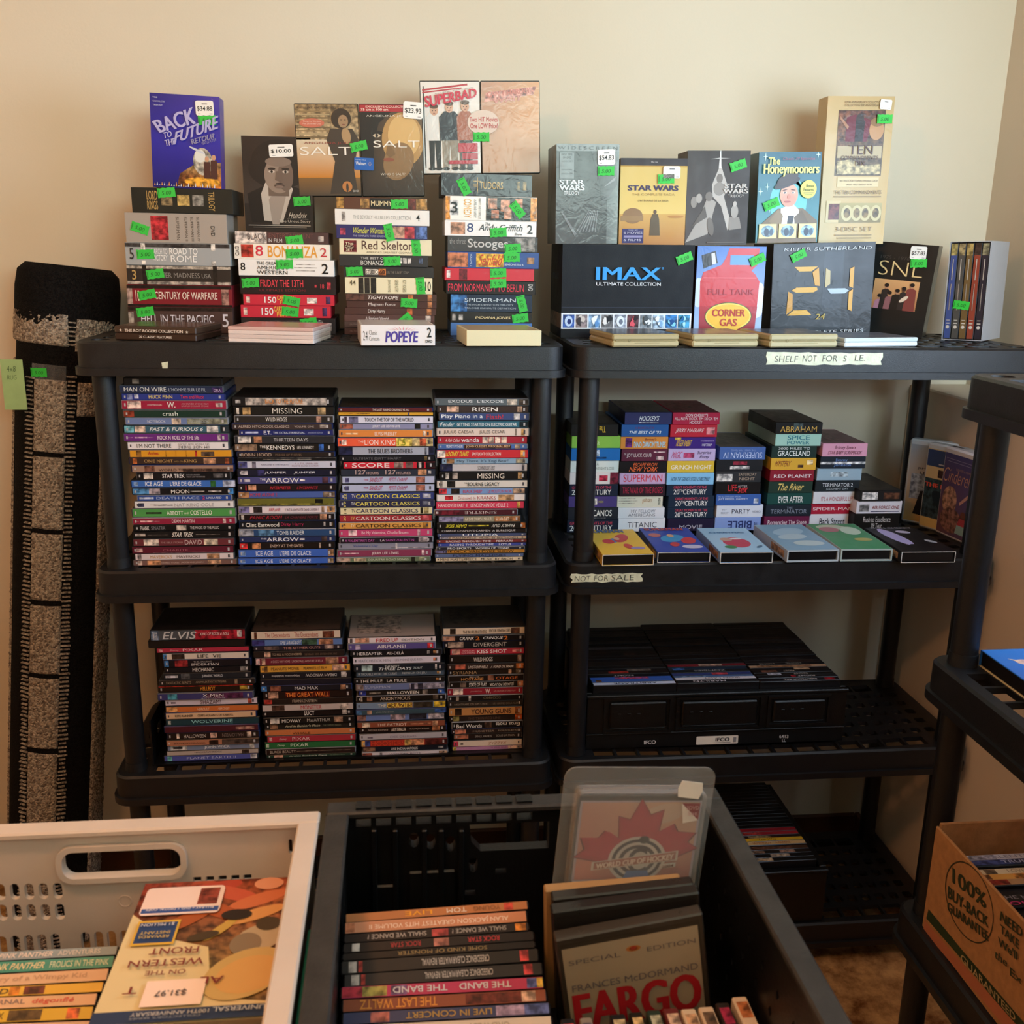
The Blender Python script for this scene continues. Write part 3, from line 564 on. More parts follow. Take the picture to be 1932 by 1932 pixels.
stack('dvd', Z5, .045, T1, 1695, "second stack, left unit's middle shelf", """
300 1045 1885 141417|BACK TO THE FUTURE@.32,.7,dc8a3c,.25,.78|.12,.94,b8b2ae,.06,.94;.03,.07,c8c8c8,.3,.7
380 1055 1895 161412|MISSING@.38,.68,e8e2da,.15,.85,l|.08,.16,b89868;.84,.92,b8a078;.02,.045,d8d4d0,.1,.9
455 1060 1890 2b2725|WILD HOGS@.31,.53,dcd8d4,.18,.82|.83,.88,c8a090
518 1040 1880 3d3131|ALFRED HITCHCOCK CLASSICS@.06,.57,dacac2,.3,.72,l;VOLUME ONE@.62,.82,dacac2,.34,.66,l|.88,.96,a09894,.2,.8
572 1095 1890 1f2768|E.T.@.26,.34,ecf0f8,.15,.85;THE EXTRA-TERRESTRIAL@.36,.7,c8d0e8,.28,.66;ANNIVERSARY EDITION@.73,.89,b0b8d8,.32,.62,l|.06,.2,a8b4dc,.35,.7
622 1060 1895 2a2b31|THIRTEEN DAYS@.39,.74,c8c8cc,.2,.74,l|.03,.16,d8d8da;.19,.27,c08a6a
685 1060 1895 181513|THE@.25,.31,e8e4e0,.45,.78;KENNEDYS@.32,.6,ecebe8,.2,.8;LES KENNEDY@.63,.8,d8d4d0,.3,.7|0,.22,8a7462;.85,.9,3a70d0
755 1080 1900 251d1b|ROBIN HOOD@.04,.35,c0a898,.14,.8,l;PRINCE OF THIEVES@.39,.66,88705e,.25,.65,l
802 1085 1910 151315||.0,1,8a8684,.8,.92;.25,.75,b8b4b0,.3,.42
832 1085 1910 c9cde1|AIRPLANE II THE SEQUEL@.23,.52,5c5c7c,.35,.6,l;Y A-T-IL ENFIN UN@.58,.82,8a5a6a,.52,.78,l;PILOTE DANS L'AVION@.55,.83,8a5a6a,.2,.44,l|0,.09,4c508c;.14,.18,6a6a80
897 1085 1910 171931|JUMPER@.27,.5,e6e8f2,.28,.72,i;JUMPER@.57,.8,e6e8f2,.28,.72,i|.03,.1,b8b8c4,.15,.85;.2,.27,3a3a78
957 1088 1915 4a4b84|THE@.22,.28,e6e6f0,.5,.8;ARROW@.28,.62,ecebf0,.15,.85|.63,.68,ececf2,.35,.65;.06,.12,c8c8d8,.3,.7;.86,.92,5a3a4a
1022 1090 1910 1d1519|INTERPRETER@.32,.54,c43446,.25,.72,i;L'INTERPRETE@.6,.82,b02c3e,.25,.72,i|.1,.18,c8987c;.07,.08,c03040
1080 1090 1905 4b63aa|HOME ALONE 2@.12,.4,c83a48,.25,.8|0,.11,a8805c;.88,1,8a7a6a
1138 1085 1900 6c6b2d||.8,.88,161a14,.1,.9;0,1,7c7a38,.0,.3
1205 1090 1905 e6dde6|AIRPLANE!@.31,.43,b83a4c,.25,.75;Y A-T-IL UN PILOTE DANS L'AVION ?@.48,.83,6a4a5a,.3,.7|0,.11,7c7ab2;.15,.24,2b2628;.86,.89,c8a890;.92,1,d8a878
1268 1095 1900 1b1315|PANIC ROOM@.11,.45,ac2c3d,.2,.75,i;LA CHAMBRE FORTE@.48,.83,7a3440,.26,.66,i|.85,.92,c89c80;.02,.05,d0ccc8,.15,.85
1325 1100 1905 15171d|Clint Eastwood@.06,.41,ecebe8,.2,.78;Dirty Harry@.43,.67,b42e5c,.2,.78|.88,.9,c8c8cc,.2,.8;.95,.98,a8864a,.3,.7
1393 1095 1905 2b4b7a|TOMB RAIDER@.39,.68,dfe8f4,.18,.82|0,.15,9aa4b8;.2,.36,5f94c8
1455 1100 1905 25315e|THE@.22,.28,dfe2f0,.5,.8;ARROW@.28,.62,e6e8f2,.15,.85|.63,.68,e0e2f0,.35,.65;.86,.92,5a4a4a
1505 1100 1900 1b1311|ENEMY AT THE GATES@.32,.67,dcc4b4,.24,.76,l|0,.08,d83a40;.13,.22,c88c64;.84,.86,b8a89c
1560 1090 1895 4068c6|ICE AGE@.18,.36,dfe8f8,.18,.82;L'ERE DE GLACE@.43,.76,dfe8f8,.18,.82|.02,.07,86a8e0,.2,.8;.94,1,b88a64
1630 1090 1895 4068c6|ICE AGE@.18,.36,dfe8f8,.18,.82;L'ERE DE GLACE@.43,.76,dfe8f8,.18,.82|.02,.07,86a8e0,.2,.8;.94,1,a8906c
""")
stack('dvd', Z6, .045, T1, 1503, "third stack, left unit's middle shelf", """
283 150 895 5b1b21|THE LAST ROUND CHUVALO VS. ALI@.36,.75,e4d4c8,.24,.78
318 150 900 d9a232||.73,.75,4a4a6a;.05,.33,b88428,.4,.65
345 165 900 dcdcef|TOUCH THE TOP OF THE WORLD@.26,.79,2b2132,.2,.78|.04,.07,4a3a50;.09,.19,6a6a90
405 160 895 9091b5|JERRY LEE LEWIS LIVE@.35,.65,f0ecf4,.2,.74|0,.14,a05c4c;.81,.87,1c1a14
455 155 893 e18b42|ELVIS PRESLEY@.38,.62,fbeadd,.22,.76|.02,.06,f0c89c,.46,.54;.07,.2,f0c89c,.38,.62;.9,.93,f8e4d0,.1,.9
515 145 900 ee6242|THE@.21,.27,f8d8c8,.45,.7;LION KING@.28,.6,fdf0e8,.18,.82,l;1.5@.63,.71,8a9420,.1,.9|.61,.78,ecd468,0,1;.78,1,dcc890,0,1;.86,.93,c86040;.04,.09,f8dcd4,.15,.85
587 155 910 a9afc1|THE BLUES BROTHERS@.3,.77,1b1c22,.2,.82|0,.14,20264a,0,1;.94,1,242a4c,0,1;.9,.92,5a6070
655 165 905 15151d|ULTIMATE DIRTY HARRY@.14,.65,7a7a82,.3,.75,l|.9,.93,6a5a3a
700 190 915 d1293d|SCORE@.09,.5,f2e4e4,.15,.88|.55,.65,9a8480;.68,.76,6a5454;.8,.88,161214;.82,.85,d8d0d0;.9,1,2a1c20
758 170 915 2b3141|127@.15,.26,c4a8a4,.2,.9;HOURS@.27,.4,c4a8a4,.2,.6;127@.47,.58,c4a8a4,.2,.9;HEURES@.59,.74,c4a8a4,.2,.6|.82,.91,d8a078;.93,.96,c8c8cc,.25,.75
815 180 910 b5bfdf|THE@.23,.28,b4406c,.4,.65;SANDLOT@.29,.44,b4406c,.2,.85,i;PETIT CHAMP@.5,.71,b4406c,.25,.82,i|.8,.9,b87a6a;.03,.07,5a5a90,.15,.8
875 180 910 b5bfdf|THE@.23,.28,b4406c,.4,.65;SANDLOT@.29,.44,b4406c,.2,.85,i;PETIT CHAMP@.5,.71,b4406c,.25,.82,i|.8,.9,b87a6a;.03,.07,5a5a90,.15,.8
937 165 905 35417e|22@.04,.065,e8dc70,.1,.9,r;TV@.12,.16,d8d8e0,.3,.8;CARTOON CLASSICS@.165,.85,ebdf54,.2,.8|.88,.97,b8c0d8,.15,.85
997 160 905 2d2f50|19@.04,.065,e8dc70,.1,.9,r;TV@.12,.16,d8d8e0,.3,.8;CARTOON CLASSICS@.165,.85,ebdf70,.2,.8|.88,.97,6a7084,.15,.85
1055 165 895 e8ddb2|14@.04,.065,4a4a30,.1,.9,r;TV@.12,.16,4a4a6a,.3,.8;CARTOON CLASSICS@.17,.845,2b2d5c,.2,.8|.87,.9,3a3424;.91,.96,a89c70
1115 160 890 a1313a|20@.04,.065,e8c870,.1,.9,r;TV@.12,.16,e8c070,.3,.8;CARTOON CLASSICS@.175,.88,f0e6e4,.2,.8|.9,.97,c8606a
1170 160 885 dda152|19@.04,.065,4a3420,.1,.9,r;TV@.12,.16,f0dcb8,.3,.8;CARTOON CLASSICS@.175,.89,251b14,.2,.8|.91,.97,a87838
1222 155 895 c94979|Be My Valentine, Charlie Brown@.24,.74,f6dce8,.2,.76|.1,.19,f0d0dc,.1,.9;.84,.87,e8c0d0
1285 165 895 251d29|A VALENTINE'S DAY@.05,.37,c464b4,.2,.7;LA@.43,.48,d8c8d8,.25,.7;SAINT-VALENTIN@.49,.8,b45aa8,.25,.7|.85,.95,b8acb4
1330 150 900 9192a6|Valentine's Day@.15,.42,4c5ea4,.3,.72,i|.55,.95,b8b4be,.1,.25;.6,.62,c8c4cc
1385 145 885 8b3b5a|JERRY LEE LEWIS@.36,.65,f2e4ea,.18,.72|.02,.06,d8b0c0,.46,.54;.07,.22,d8b0c0,.38,.6;.9,.93,e8d0dc,.1,.9
1443 140 875 6b7b61|COUNTRY ROAD SONGS@.33,.77,d4dcc4,.25,.72|0,.14,b8a094;.18,.31,dcc8a8,.15,.85;.8,.84,26221a;.88,.95,a4b090
""", top='3a332c')
stack('dvd', Z6, .045, T1, 1482, "fourth stack, left unit's middle shelf", """
212 900 1640 5b656b|EXODUS@.14,.4,e0e4e6,.4,.86;L'EXODE@.45,.73,e0e4e6,.4,.86;GODS AND KINGS@.14,.4,a8b0b4,.1,.25,l|.77,.88,d8cfc2;.9,1,4a4038
270 920 1640 3b2d29|RISEN@.38,.66,f0eae6,.14,.84|.1,.23,d8b4a0;.88,.93,c8a890
325 935 1645 3b4b7a|Play Piano in a@.02,.48,eef2fa,.12,.85;Flash!@.52,.71,c43a4c,.12,.85|.83,.9,d8d8dc
385 920 1640 30657a|Fender@.03,.19,e4eef2,.15,.85,i;GETTING STARTED ON ELECTRIC GUITAR@.21,.87,e4ecf0,.22,.76|.9,1,1c2830
440 915 1640 e0cdc1|JULIUS CAESAR@.07,.4,3c3232,.22,.76,l;JULES CESAR@.46,.74,3c3232,.22,.76,l|.85,.87,8a7a70;.92,.96,b8905a
505 920 1630 a92b3b|A Fish Called@.08,.25,ecc8c8,.2,.7,i;wanda@.26,.46,f4e8e8,.18,.86|.5,.56,e8d4c8,.05,.95;.57,.63,dcc4b4,.05,.95;.64,.7,e8d4c8,.05,.95;.71,.77,dcc4b4,.05,.95
565 925 1630 4b6baa|MONTY PYTHON@.09,.27,eef2fa,.2,.85;JOHN CLEESE'S PERSONAL BEST@.31,.81,e4bc94,.16,.82|.29,.82,5c3a2c;.86,.92,b8a088
605 915 1635 c93139|LOONEY TUNES@.09,.35,ecd850,.2,.82,i;SPOTLIGHT COLLECTION@.38,.7,f4e0dc,.3,.7|0,.09,efe8e0;.92,.97,e0a050
675 955 1635 8ba7c0|Hey There, It's Yogi Bear!@.17,.77,2c3c54,.12,.85,l|.05,.14,8a6a4a;.86,.97,a8a088
720 940 1630 c5c1c5|SCHINDLER'S LIST@.43,.63,3c3232,.2,.78,l|0,.14,24284a,0,1;.94,.97,6a6468
780 940 1625 15110f|MISSING@.43,.74,ecdfd2,.12,.84,l|.06,.1,b8b4b0;.14,.2,a8a09a;.9,.95,c49c6a
843 915 1630 dcd5cd|THE@.3,.33,4a4642,.55,.75;BOURNE LEGACY@.335,.69,2c2c2c,.22,.76|.11,.2,1d1b1a;.03,.06,8a8480
905 930 1610 7b9bcd|BLACK SHEEP@.28,.5,c8405f,.2,.76;LE MOUTON NOIR@.57,.85,c8405f,.2,.76|0,.09,c83a44;.14,.24,2b201c;.86,1,b89c84
955 915 1610 ece5e4|Christmas with the@.24,.44,a23434,.2,.72,l;KRANKS@.46,.67,a82c34,.2,.78,l|.09,.18,b82c34,.15,.85;.7,.88,c49c74
1010 910 1605 d13b59|HANGOVER PART II@.02,.35,f6dce0,.22,.76;LENDEMAIN DE VEILLE 2@.39,.82,f6dce0,.22,.76|.92,.96,d8a858
1072 900 1550 4b1d27|SINISTRE@.36,.75,d4c4c4,.24,.76,fl|.01,.04,d8c8c8,.3,.7;.08,.3,6a2030
1120 930 1575 9b937c|LIFE OF PI@.7,.86,ece0d0,.2,.76,f;L'HISTOIRE DE PI@.32,.64,ece0d0,.2,.76,f|0,.3,8a88b0;.68,1,b47c52
1170 920 1615 1c1814|FAMILY GUY@.61,.88,e8e4da,.24,.78,fi;DARK SIDE@.09,.33,e8e040,.22,.76,fi|.35,.58,d8d040,.4,.6;.95,1,b06a38
1222 925 1620 211a1b|CHARLIE CHAPLIN'S CARMEN  A BURLESQUE@.04,.88,e4dcdc,.2,.8
1258 920 1625 4b5579|UTOPIA@.28,.68,f0f2f8,.1,.9
1283 935 1625 d0b8a4|MINI MASTERPIECE@.04,.42,1c1a1a,.15,.85;MUSIC BY BEETHOVEN@.46,.9,1c1a1a,.15,.85|0,.1,b4b4cc
1306 915 1625 7b3535|RACING THROUGH TIME@.1,.6,f0e4e4,.15,.85;FERRARI@.66,.84,f0e4e4,.15,.85
1331 925 1620 3d4b9a|RACING THROUGH TIME@.13,.63,eef0fa,.15,.85;LOTUS@.69,.83,eef0fa,.15,.85
1358 915 1605 2b2b35|PRO SPORTS@.12,.39,ececf0,.15,.85;WOMEN OF TENNIS@.44,.83,ececf0,.15,.85
1383 905 1610 c98b39|THE DICK VAN DYKE SHOW@.07,.88,1c1612,.14,.86|0,.13,6a6a98
1412 900 1600 5b6992|FLYING MACHINES@.2,.8,20263c,.15,.85
1441 905 1595 e0cdb1|MINI MASTERPIECE@.05,.47,1c1a1a,.15,.85;MUSIC BY BACH@.52,.88,1c1a1a,.15,.85
""")
CB = .004   # the lower stacks stand in a shallow crate tray
stack('dvd', Z7, .06, T2+CB, 1405, "leftmost stack, left unit's third shelf", """
292 365 1160 4b5159|2 DISC SET@.02,.07,d8e0ec,.06,.94,r;ELVIS@.12,.49,ccd0d4,.1,.9,i;KING OF ROCK & ROLL@.52,.84,f0d8d8,.45,.75,i|0,.08,6b86aa,0,1;.47,1,a92539,0,1;.92,.97,e8dcdc,.2,.9
382 345 1155 1d1919
447 410 1190 b13149|PIXAR@.28,.5,f4dce0,.24,.8,l;Disney@.14,.24,f0c8d0,.3,.7,i|.02,.06,e8b0b8,.2,.8
487 465 1190 d8d1c9|LIFE@.4,.53,2b2622,.2,.8;VIE@.58,.68,2b2622,.2,.8|0,.04,3f80c8;.1,.25,352a26
540 475 1205 17151d|THE AMAZING@.34,.55,c4c4c8,.6,.82,l;SPIDER-MAN@.31,.63,e0e0e4,.15,.5|0,.05,3f80c8;.12,.27,963036
605 480 1205 15151c|MECHANIC@.32,.57,dcdcdc,.1,.86|.88,.97,8a8a8e
652 470 1205 21252d|JURASSIC WORLD@.44,.68,ccd4e0,.2,.76|.04,.16,c4cce0,.3,.7;.2,.3,5a5e66
707 435 1240 2b2321|FANTASTIC BEASTS@.07,.33,a89884,.3,.8,l;ANIMAUX FANTASTIQUES@.38,.7,a89884,.3,.8,l|.79,.82,8a7c6c
757 425 1225 251913|HELLBOY@.44,.6,dc9232,.15,.8|0,1,b83428,.88,1;.86,.95,b8a040,.2,.8
815 425 1225 3b3b74|X-MEN@.47,.69,ececf4,.4,.85;APOCALYPSE@.45,.71,c4c4d4,.1,.26,l|.1,.2,4a9ab8;.5,.9,5a2c54
872 480 1260 d4cde0|SHAZAM!@.38,.6,4c2632,.12,.84|.06,.11,6a6478,.3,.6;.9,.94,b8584a
925 490 1270 c97139|HERCULE@.33,.47,ecd0b8,.25,.7,i;HERCULES@.56,.69,ecd0b8,.25,.7,i|0,.12,d8a46c
975 490 1250 d8b999|KITE RUNNER@.1,.3,2c221c,.3,.7;CERFS-VOLANTS DE KABOUL@.35,.75,2c221c,.3,.7
1028 490 1275 1f3d49|WOLVERINE@.27,.72,92ced6,.3,.85|.02,.05,c0ccd0,.2,.8;.27,.72,3a6a78,.1,.18
1085 480 1270 4b1d29||.76,.96,b89088,.2,.7
1140 500 1275 251917|HALLOWEEN@.18,.42,e8e0dc,.2,.76,l;HALLOWEEN@.6,.83,8a7c78,.2,.76,lf|.1,.13,e0d4cc,.1,.9;.47,.54,e0c0b4,.1,.9;.87,.92,d8c8c0,.1,.9
1200 495 1275 b17b61|ROSENSTRASSE@.08,.42,5a3428,.3,.6,l|.6,1,4b413d;.46,.56,2b1c18,.05,.9
1250 500 1275 7b89a9|JOHN WICK@.4,.68,eceef4,.1,.86|.03,.21,d4dce4;.06,.16,1b1c24,.3,.75;.9,.95,d8dce0
1297 495 1270 b8ada9|HACKSAW RIDGE@.3,.6,3a302c,.45,.85,l|.82,.9,4a3830
1335 475 1260 5159aa|PLANET EARTH II@.24,.77,ccd4f2,.28,.72,l|.03,.08,70c4c8;.93,1,c8ccd8
""", top='1c1818', group="film cases in the left unit's third shelf stacks")
stack('dvd', Z7, .06, T2+CB, 1398, "second stack, left unit's third shelf", """
305 1195 1950 dccbba|The Descendants@.15,.43,ab3c3c,.2,.84,l;The Descendants@.48,.75,ab3c3c,.2,.84,l|.03,.06,5a3020;.8,.93,7a4634
375 1200 1965 5b7bba|THE SANDLOT@.3,.55,dce8f4,.2,.8,i|0,.14,3b3b82;.55,.72,3a5848;.74,.9,b88468
432 1215 1965 2d2531|THE OTHER GUYS@.33,.75,c48e84,.18,.78|.12,.28,6a5a58;.8,.9,c8b0a8
470 1220 1980 251d1d|TO KILL A MOCKINGBIRD@.2,.53,c4ac94,.3,.7,l;DU SILENCE ET DES OMBRES@.56,.92,7a6858,.25,.6,fl|.11,.18,c8a898
522 1235 2010 6b2131|A DOG'S WAY HOME@.16,.37,dcb8b8,.32,.68,l;L'INCROYABLE AVENTURE DE BELLA@.39,.73,dcb8b8,.32,.68,l|.0,.04,e0c0c8;.06,.1,c8a898;.76,.9,b88c74
585 1270 2030 d8a141|PEANUTS MOVIE@.12,.43,3c2e22,.28,.74;PEANUTS LE FILM@.48,.74,3c2e22,.28,.74|.04,.08,6a5030;.8,.93,dcb4a0
645 1275 2030 1b1b23|Hypnotic bubbles@.12,.43,c4c4c8,.3,.72,f;DREAM WINDOW@.5,.85,d4d4d8,.25,.75,f|.9,.96,c8c8cc
700 1275 2035 1c1c29||.01,.03,c8c8cc,.3,.6
750 1280 2040 1b1b25|MAD MAX@.37,.63,e4e4e8,.2,.8|0,.06,3f80d0;.1,.22,8a5848;.88,.94,b08468
800 1300 2045 231513|THE GREAT WALL@.25,.74,e4843f,.16,.82|.05,.16,c8a08c;.24,.75,5a1c14
865 1300 2050 251b19|FRANKENSTEIN@.32,.6,c4b4a4,.25,.85,l|0,.09,a83a34
910 1290 2055 c0b5b5|MONSTER@.42,.65,b42e3f,.16,.86|.1,.24,4a342c;.85,.95,d8d0cc
965 1290 2055 1b1517|LUCY@.46,.57,e8e4e4,.08,.92|.88,.93,c8c4c4
1015 1300 2060 191717|MIDWAY@.2,.41,eceae6,.2,.76;MacARTHUR@.48,.74,c4c0bc,.25,.8,l|.07,.17,c8c8c8;.78,.88,b89884
1070 1310 2065 212120|Archie Bunker's Place@.22,.62,ccccb4,.3,.75,i;THE COMPLETE SEASON@.65,.85,8a9078,.35,.65,l|.05,.14,8a6c58
1120 1310 2070 c97949|WHALE@.3,.5,4a2418,.1,.5
1170 1330 2075 a93141|PIXAR@.28,.48,f4dce0,.24,.78,l;Disney@.13,.22,f0c8d0,.3,.7,i|.02,.05,e8b0b8,.2,.8
1225 1310 2070 2b6b3d|PIXAR@.28,.48,ecf4e8,.24,.78,l;Disney@.13,.22,d8ecd4,.3,.7,i|.01,.04,c0dcc0,.2,.8
1280 1320 2070 2b1d1b|BLACK BEAUTY@.04,.33,d4c4b4,.25,.75,l|.34,.95,8a7a6c,.45,.55
1335 1325 2075 213b2d|Archie Bunker's Place@.25,.68,ecece0,.3,.75,i;THE COMPLETE SEASON@.71,.88,a8b09c,.35,.65,l|.08,.18,c8a090
""", top='4a3a32', group="film cases in the left unit's third shelf stacks")
stack('dvd', Z8, .06, T2+CB, 1275, "third stack, left unit's third shelf", """
332 225 920 e6dde5|FIRED UP@.32,.57,c42a3a,.12,.84;EDITION@.61,.87,4a3a3c,.3,.7,l|.08,.24,c89a84;.02,.05,6a5a60
378 228 915 5b5192|AIRPLANE!@.33,.66,eceaf4,.2,.8|.91,.98,d83a44;.08,.14,b8b0d0,.1,.9
432 250 965 17171d|HEREAFTER@.06,.34,e4e4e8,.2,.72;AU-DELÀ@.39,.58,e4e4e8,.2,.84|.84,.87,b8b8bc,.2,.8;.91,.95,b08458,.25,.75
482 265 955 d8d5e8|MATCHSTICK MEN@.06,.43,8c8ca4,.28,.7,l;LES MOINS QUE RIEN@.48,.8,8c8ca4,.28,.7,l|.92,.96,c88060,.25,.75
540 275 985 18212d|THE NEXT@.33,.5,e0ecf0,.62,.88,i;THREE DAYS@.26,.64,e8f2f6,.14,.6,i;TOUT@.65,.76,c8d8dc,.25,.6,i|.08,.2,a4c4cc;.9,.92,c8c8cc
597 290 985 47596d|TROUBLE WITH THE CURVE@.05,.46,ccd6dc,.25,.72,l;RETOUR EN JEU@.52,.8,ccd6dc,.25,.72,l|.92,.95,b89058,.25,.75
645 275 985 1d1b1d|THE MULE@.06,.31,e8e4e4,.18,.76;LA MULE@.36,.58,e8e4e4,.18,.76|.91,.94,b07c4c,.25,.75
690 290 985 6979aa|SUPERMAN@.1,.38,b4c0dc,.3,.75,l|.0,.08,8a7a78;.6,1,a1a1ba;.62,.66,2b2b3a;.7,.76,2b2b3a
745 310 990 25211f|HALLOWEEN@.33,.7,ece8e4,.16,.74|0,.08,3440a0;.12,.25,8a8680,.3,.6;.74,.8,8a8480;.92,1,3f70d0
790 295 995 15110f|ANONYMOUS@.26,.6,dcccbc,.18,.8,l|.04,.06,b8b0a8;.11,.17,8a6450;.86,.92,6a5c50
835 290 995 7991b1|THE@.24,.33,f0e8d8,.25,.75;CRAZIES@.34,.62,f0d864,.14,.84|.34,.63,9a7230,.05,.95;.64,.86,3a342c;.87,1,e0c440
890 290 995 39515f|JOHN MALKOVICH@.22,.42,b8c4c8,.3,.66,l|.0,.06,4a7ab0;.12,.17,a88c7c;.88,1,3a62b0
930 295 985 6b83c2||.6,.8,2b2c3a;.38,.55,b8a8b8;0,.1,8a6a68;.82,1,c8c4d4
985 300 990 8b4d39|THE PATRIOT@.22,.56,ecdccc,.22,.76,l|.05,.14,d8c8b8;.59,.84,a8745c,.35,.65;.86,.92,d8a888
1030 320 1000 251715|NICOLE KIDMAN@.09,.32,ccbcb0,.3,.66,l;AUSTRALIA@.36,.53,ece0d4,.1,.84;HUGH JACKMAN@.57,.8,ccbcb0,.3,.66,l|.84,.93,c0805c
1075 315 1005 b8b5c1|EYES ON MARS@.35,.65,7c7294,.22,.6,l|.09,.15,6a6478,.2,.5
1125 330 1010 b1392d|HOOSIERS@.11,.5,dc4c34,.12,.88|0,.1,e0b462;.04,.1,3c4c94;.5,.57,dcb46c;.57,.73,d89c78;.74,1,5a2624
1180 345 1005 1b1d29|USS INDIANAPOLIS@.33,.65,e8e8ec,.2,.76|0,.14,8a6a58;.9,.96,b8b8bc,.25,.75
1230 340 1010 dcd5e0|WONDER BOYS@.31,.68,3c3252,.18,.6|0,.11,8a4c40;.2,.23,8a8490;.9,1,d8b498
""", top='a89890', group="film cases in the left unit's third shelf stacks")
stack('dvd', Z8, .065, T2+CB, 1228, "fourth stack, left unit's third shelf", """
262 965 1610 e0c9b1|THE BLUES BROTHERS@.24,.53,4c3c32,.15,.6;LES FRERES BLUES@.56,.82,4c3c32,.3,.76,f|.08,.15,2b221c;.83,.94,6a4434
318 960 1605 191315|CRANK@.2,.39,f0ecea,.2,.8,i;2@.4,.45,dc7c34,.15,.85;CRINQUE@.49,.74,f0ecea,.2,.8,i;2@.75,.8,dc7c34,.15,.85|0,.15,b88a74
365 970 1605 17161b|DIVERGENT@.37,.78,ccc4bc,.15,.8,l|.05,.24,a89488
420 1020 1605 b13145|WHOOPI@.16,.32,f0c8cc,.55,.8,l;GOLDBERG@.15,.33,f0c8cc,.22,.46,l;KISS SHOT@.36,.76,f6ecec,.2,.84|.02,.13,c09488;.84,.96,d88c94,.3,.75
472 1015 1600 1d1613|WILD HOGS@.32,.58,d8d0c8,.15,.76|.92,.97,b89484
535 1000 1600 31231f|UNSTOPPABLE@.26,.53,dccfc4,.22,.7,i;À FOND DE TRAIN@.56,.87,dccfc4,.22,.76,i|.1,.23,b86450;.9,1,d88448
585 1005 1600 251b15|SYRIANA@.06,.38,b4946c,.15,.8,l|.8,.84,b89078;.9,.94,8a7c6c
630 1010 1600 1d1513|HOSTAGE@.16,.46,d49454,.12,.6;OTAGE@.63,.92,cc6c3a,.2,.7|.52,.6,8a5c48;.27,.4,b8a898,.65,.85
680 1015 1600 1b1715|STATE OF PLAY@.26,.5,e8e0d8,.15,.84;JEUX DE POUVOIR@.54,.87,e8e0d8,.2,.84,f|.14,.22,6a5c54;.92,1,c88c68
730 1000 1595 8d2131|JOSH BROLIN@.3,.45,dca8a8,.36,.6,l;W.@.5,.57,f0e4e0,.14,.88;AN OLIVER STONE FILM@.61,.9,dca8a8,.38,.62,l|.07,.2,e8dcd4,.05,.95
788 1005 1595 161213|SCORPIO@.47,.7,847454,.3,.8,fl|.1,.14,8a8078;.27,.3,d8d4d0
832 1005 1595 2d251f|NIGHTMARE ON ELM STREET@.08,.54,a49484,.3,.65,l;LES GRIFFES DE LA NUIT@.6,.94,8a7c6c,.3,.65,l
878 1010 1590 c18951|YOUNG GUNS@.3,.85,3c1b1a,.16,.82|.08,.17,2b1f1a;.9,.97,a06038
945 1015 1590 291d19|THE THIN RED LINE@.25,.7,6e5444,.25,.72,l|.9,1,d8642c;.05,.13,8a8450
990 1035 1590 161213|Bad Words@.06,.42,ece8e4,.1,.7;Gros mots@.62,.97,ece8e4,.25,.85,f|.46,.56,5a4438
1045 1030 1590 2b1d1b|MUSKETEER@.3,.6,b4a494,.3,.7,l;MOUSQUETAIRE@.66,.98,b4a494,.3,.7,l|.05,.2,c07c64
1085 1055 1585 251917|SMALL HANDS@.3,.55,c4b8ac,.3,.7,l;SOUS LA MAIN@.62,.9,c4b8ac,.35,.75,l|0,.2,b07058
1130 1045 1585 e4d1c1|ZYZZYX@.5,.78,b07c60,.2,.7,i|0,.07,c84460;.1,.14,3a302c,.3,.6
1180 1040 1585 c189b1|SUPER SELECT@.55,.85,8a4464,.35,.75,l|.0,.05,e0d050;.8,1,d8b8a8
""", top='3a3430', group="film cases in the left unit's third shelf stacks")

CEN = "GREAT MOMENTS OF THE@{a},{b},dc4a64,.64,.88;20@{a},{c},w,.12,.58;TH@{c},{d},w,.36,.58,l;CENTURY@{d},{b},w,.12,.58"
def cen(a, b_): return CEN.format(a=a, b=b_, c=round(a+.13*(b_-a)/.74, 3), d=round(a+.22*(b_-a)/.74, 3))
VG = 'video tapes stacked on the right unit'
stack('vhs', V1, .25, T1, 1325, "stack behind the post, right unit's shelf", f"""
440 165 555 1b1715|The Rob@.42,.73,d8b434,.3,.86,f
538 170 575 8bc04e|DANCE@.36,.57,e4f0c8,.3,.6,l
640 165 570 1b6bb6||.42,.58,b8d4f0,.35,.9;.4,.72,124a8a,.15,.3
742 160 562 dce5e1|YOGA@.4,.58,7c8c8a,.55,.85,l;WEIGHT LOSS@.5,.9,8a9694,.2,.45,l
840 155 557 e4dddc|WAY TO@.36,.54,5a5050,.4,.8|.6,.78,c13252,.25,.75;.83,1,7b213a,0,1
940 150 553 1d2539|{cen(.05,.86)}
1038 145 545 4b3d7e|KIDS@.62,.72,b8b450,.4,.6|.4,.59,e0e0e0,.2,.8
1130 140 555 21252f|VOLCANOS@.26,.87,ecebe8,.28,.8|.3,.75,6a6e78,.08,.16
1232 130 555 1d2539|{cen(.05,.88)}
""", group=VG, top='3a3633')
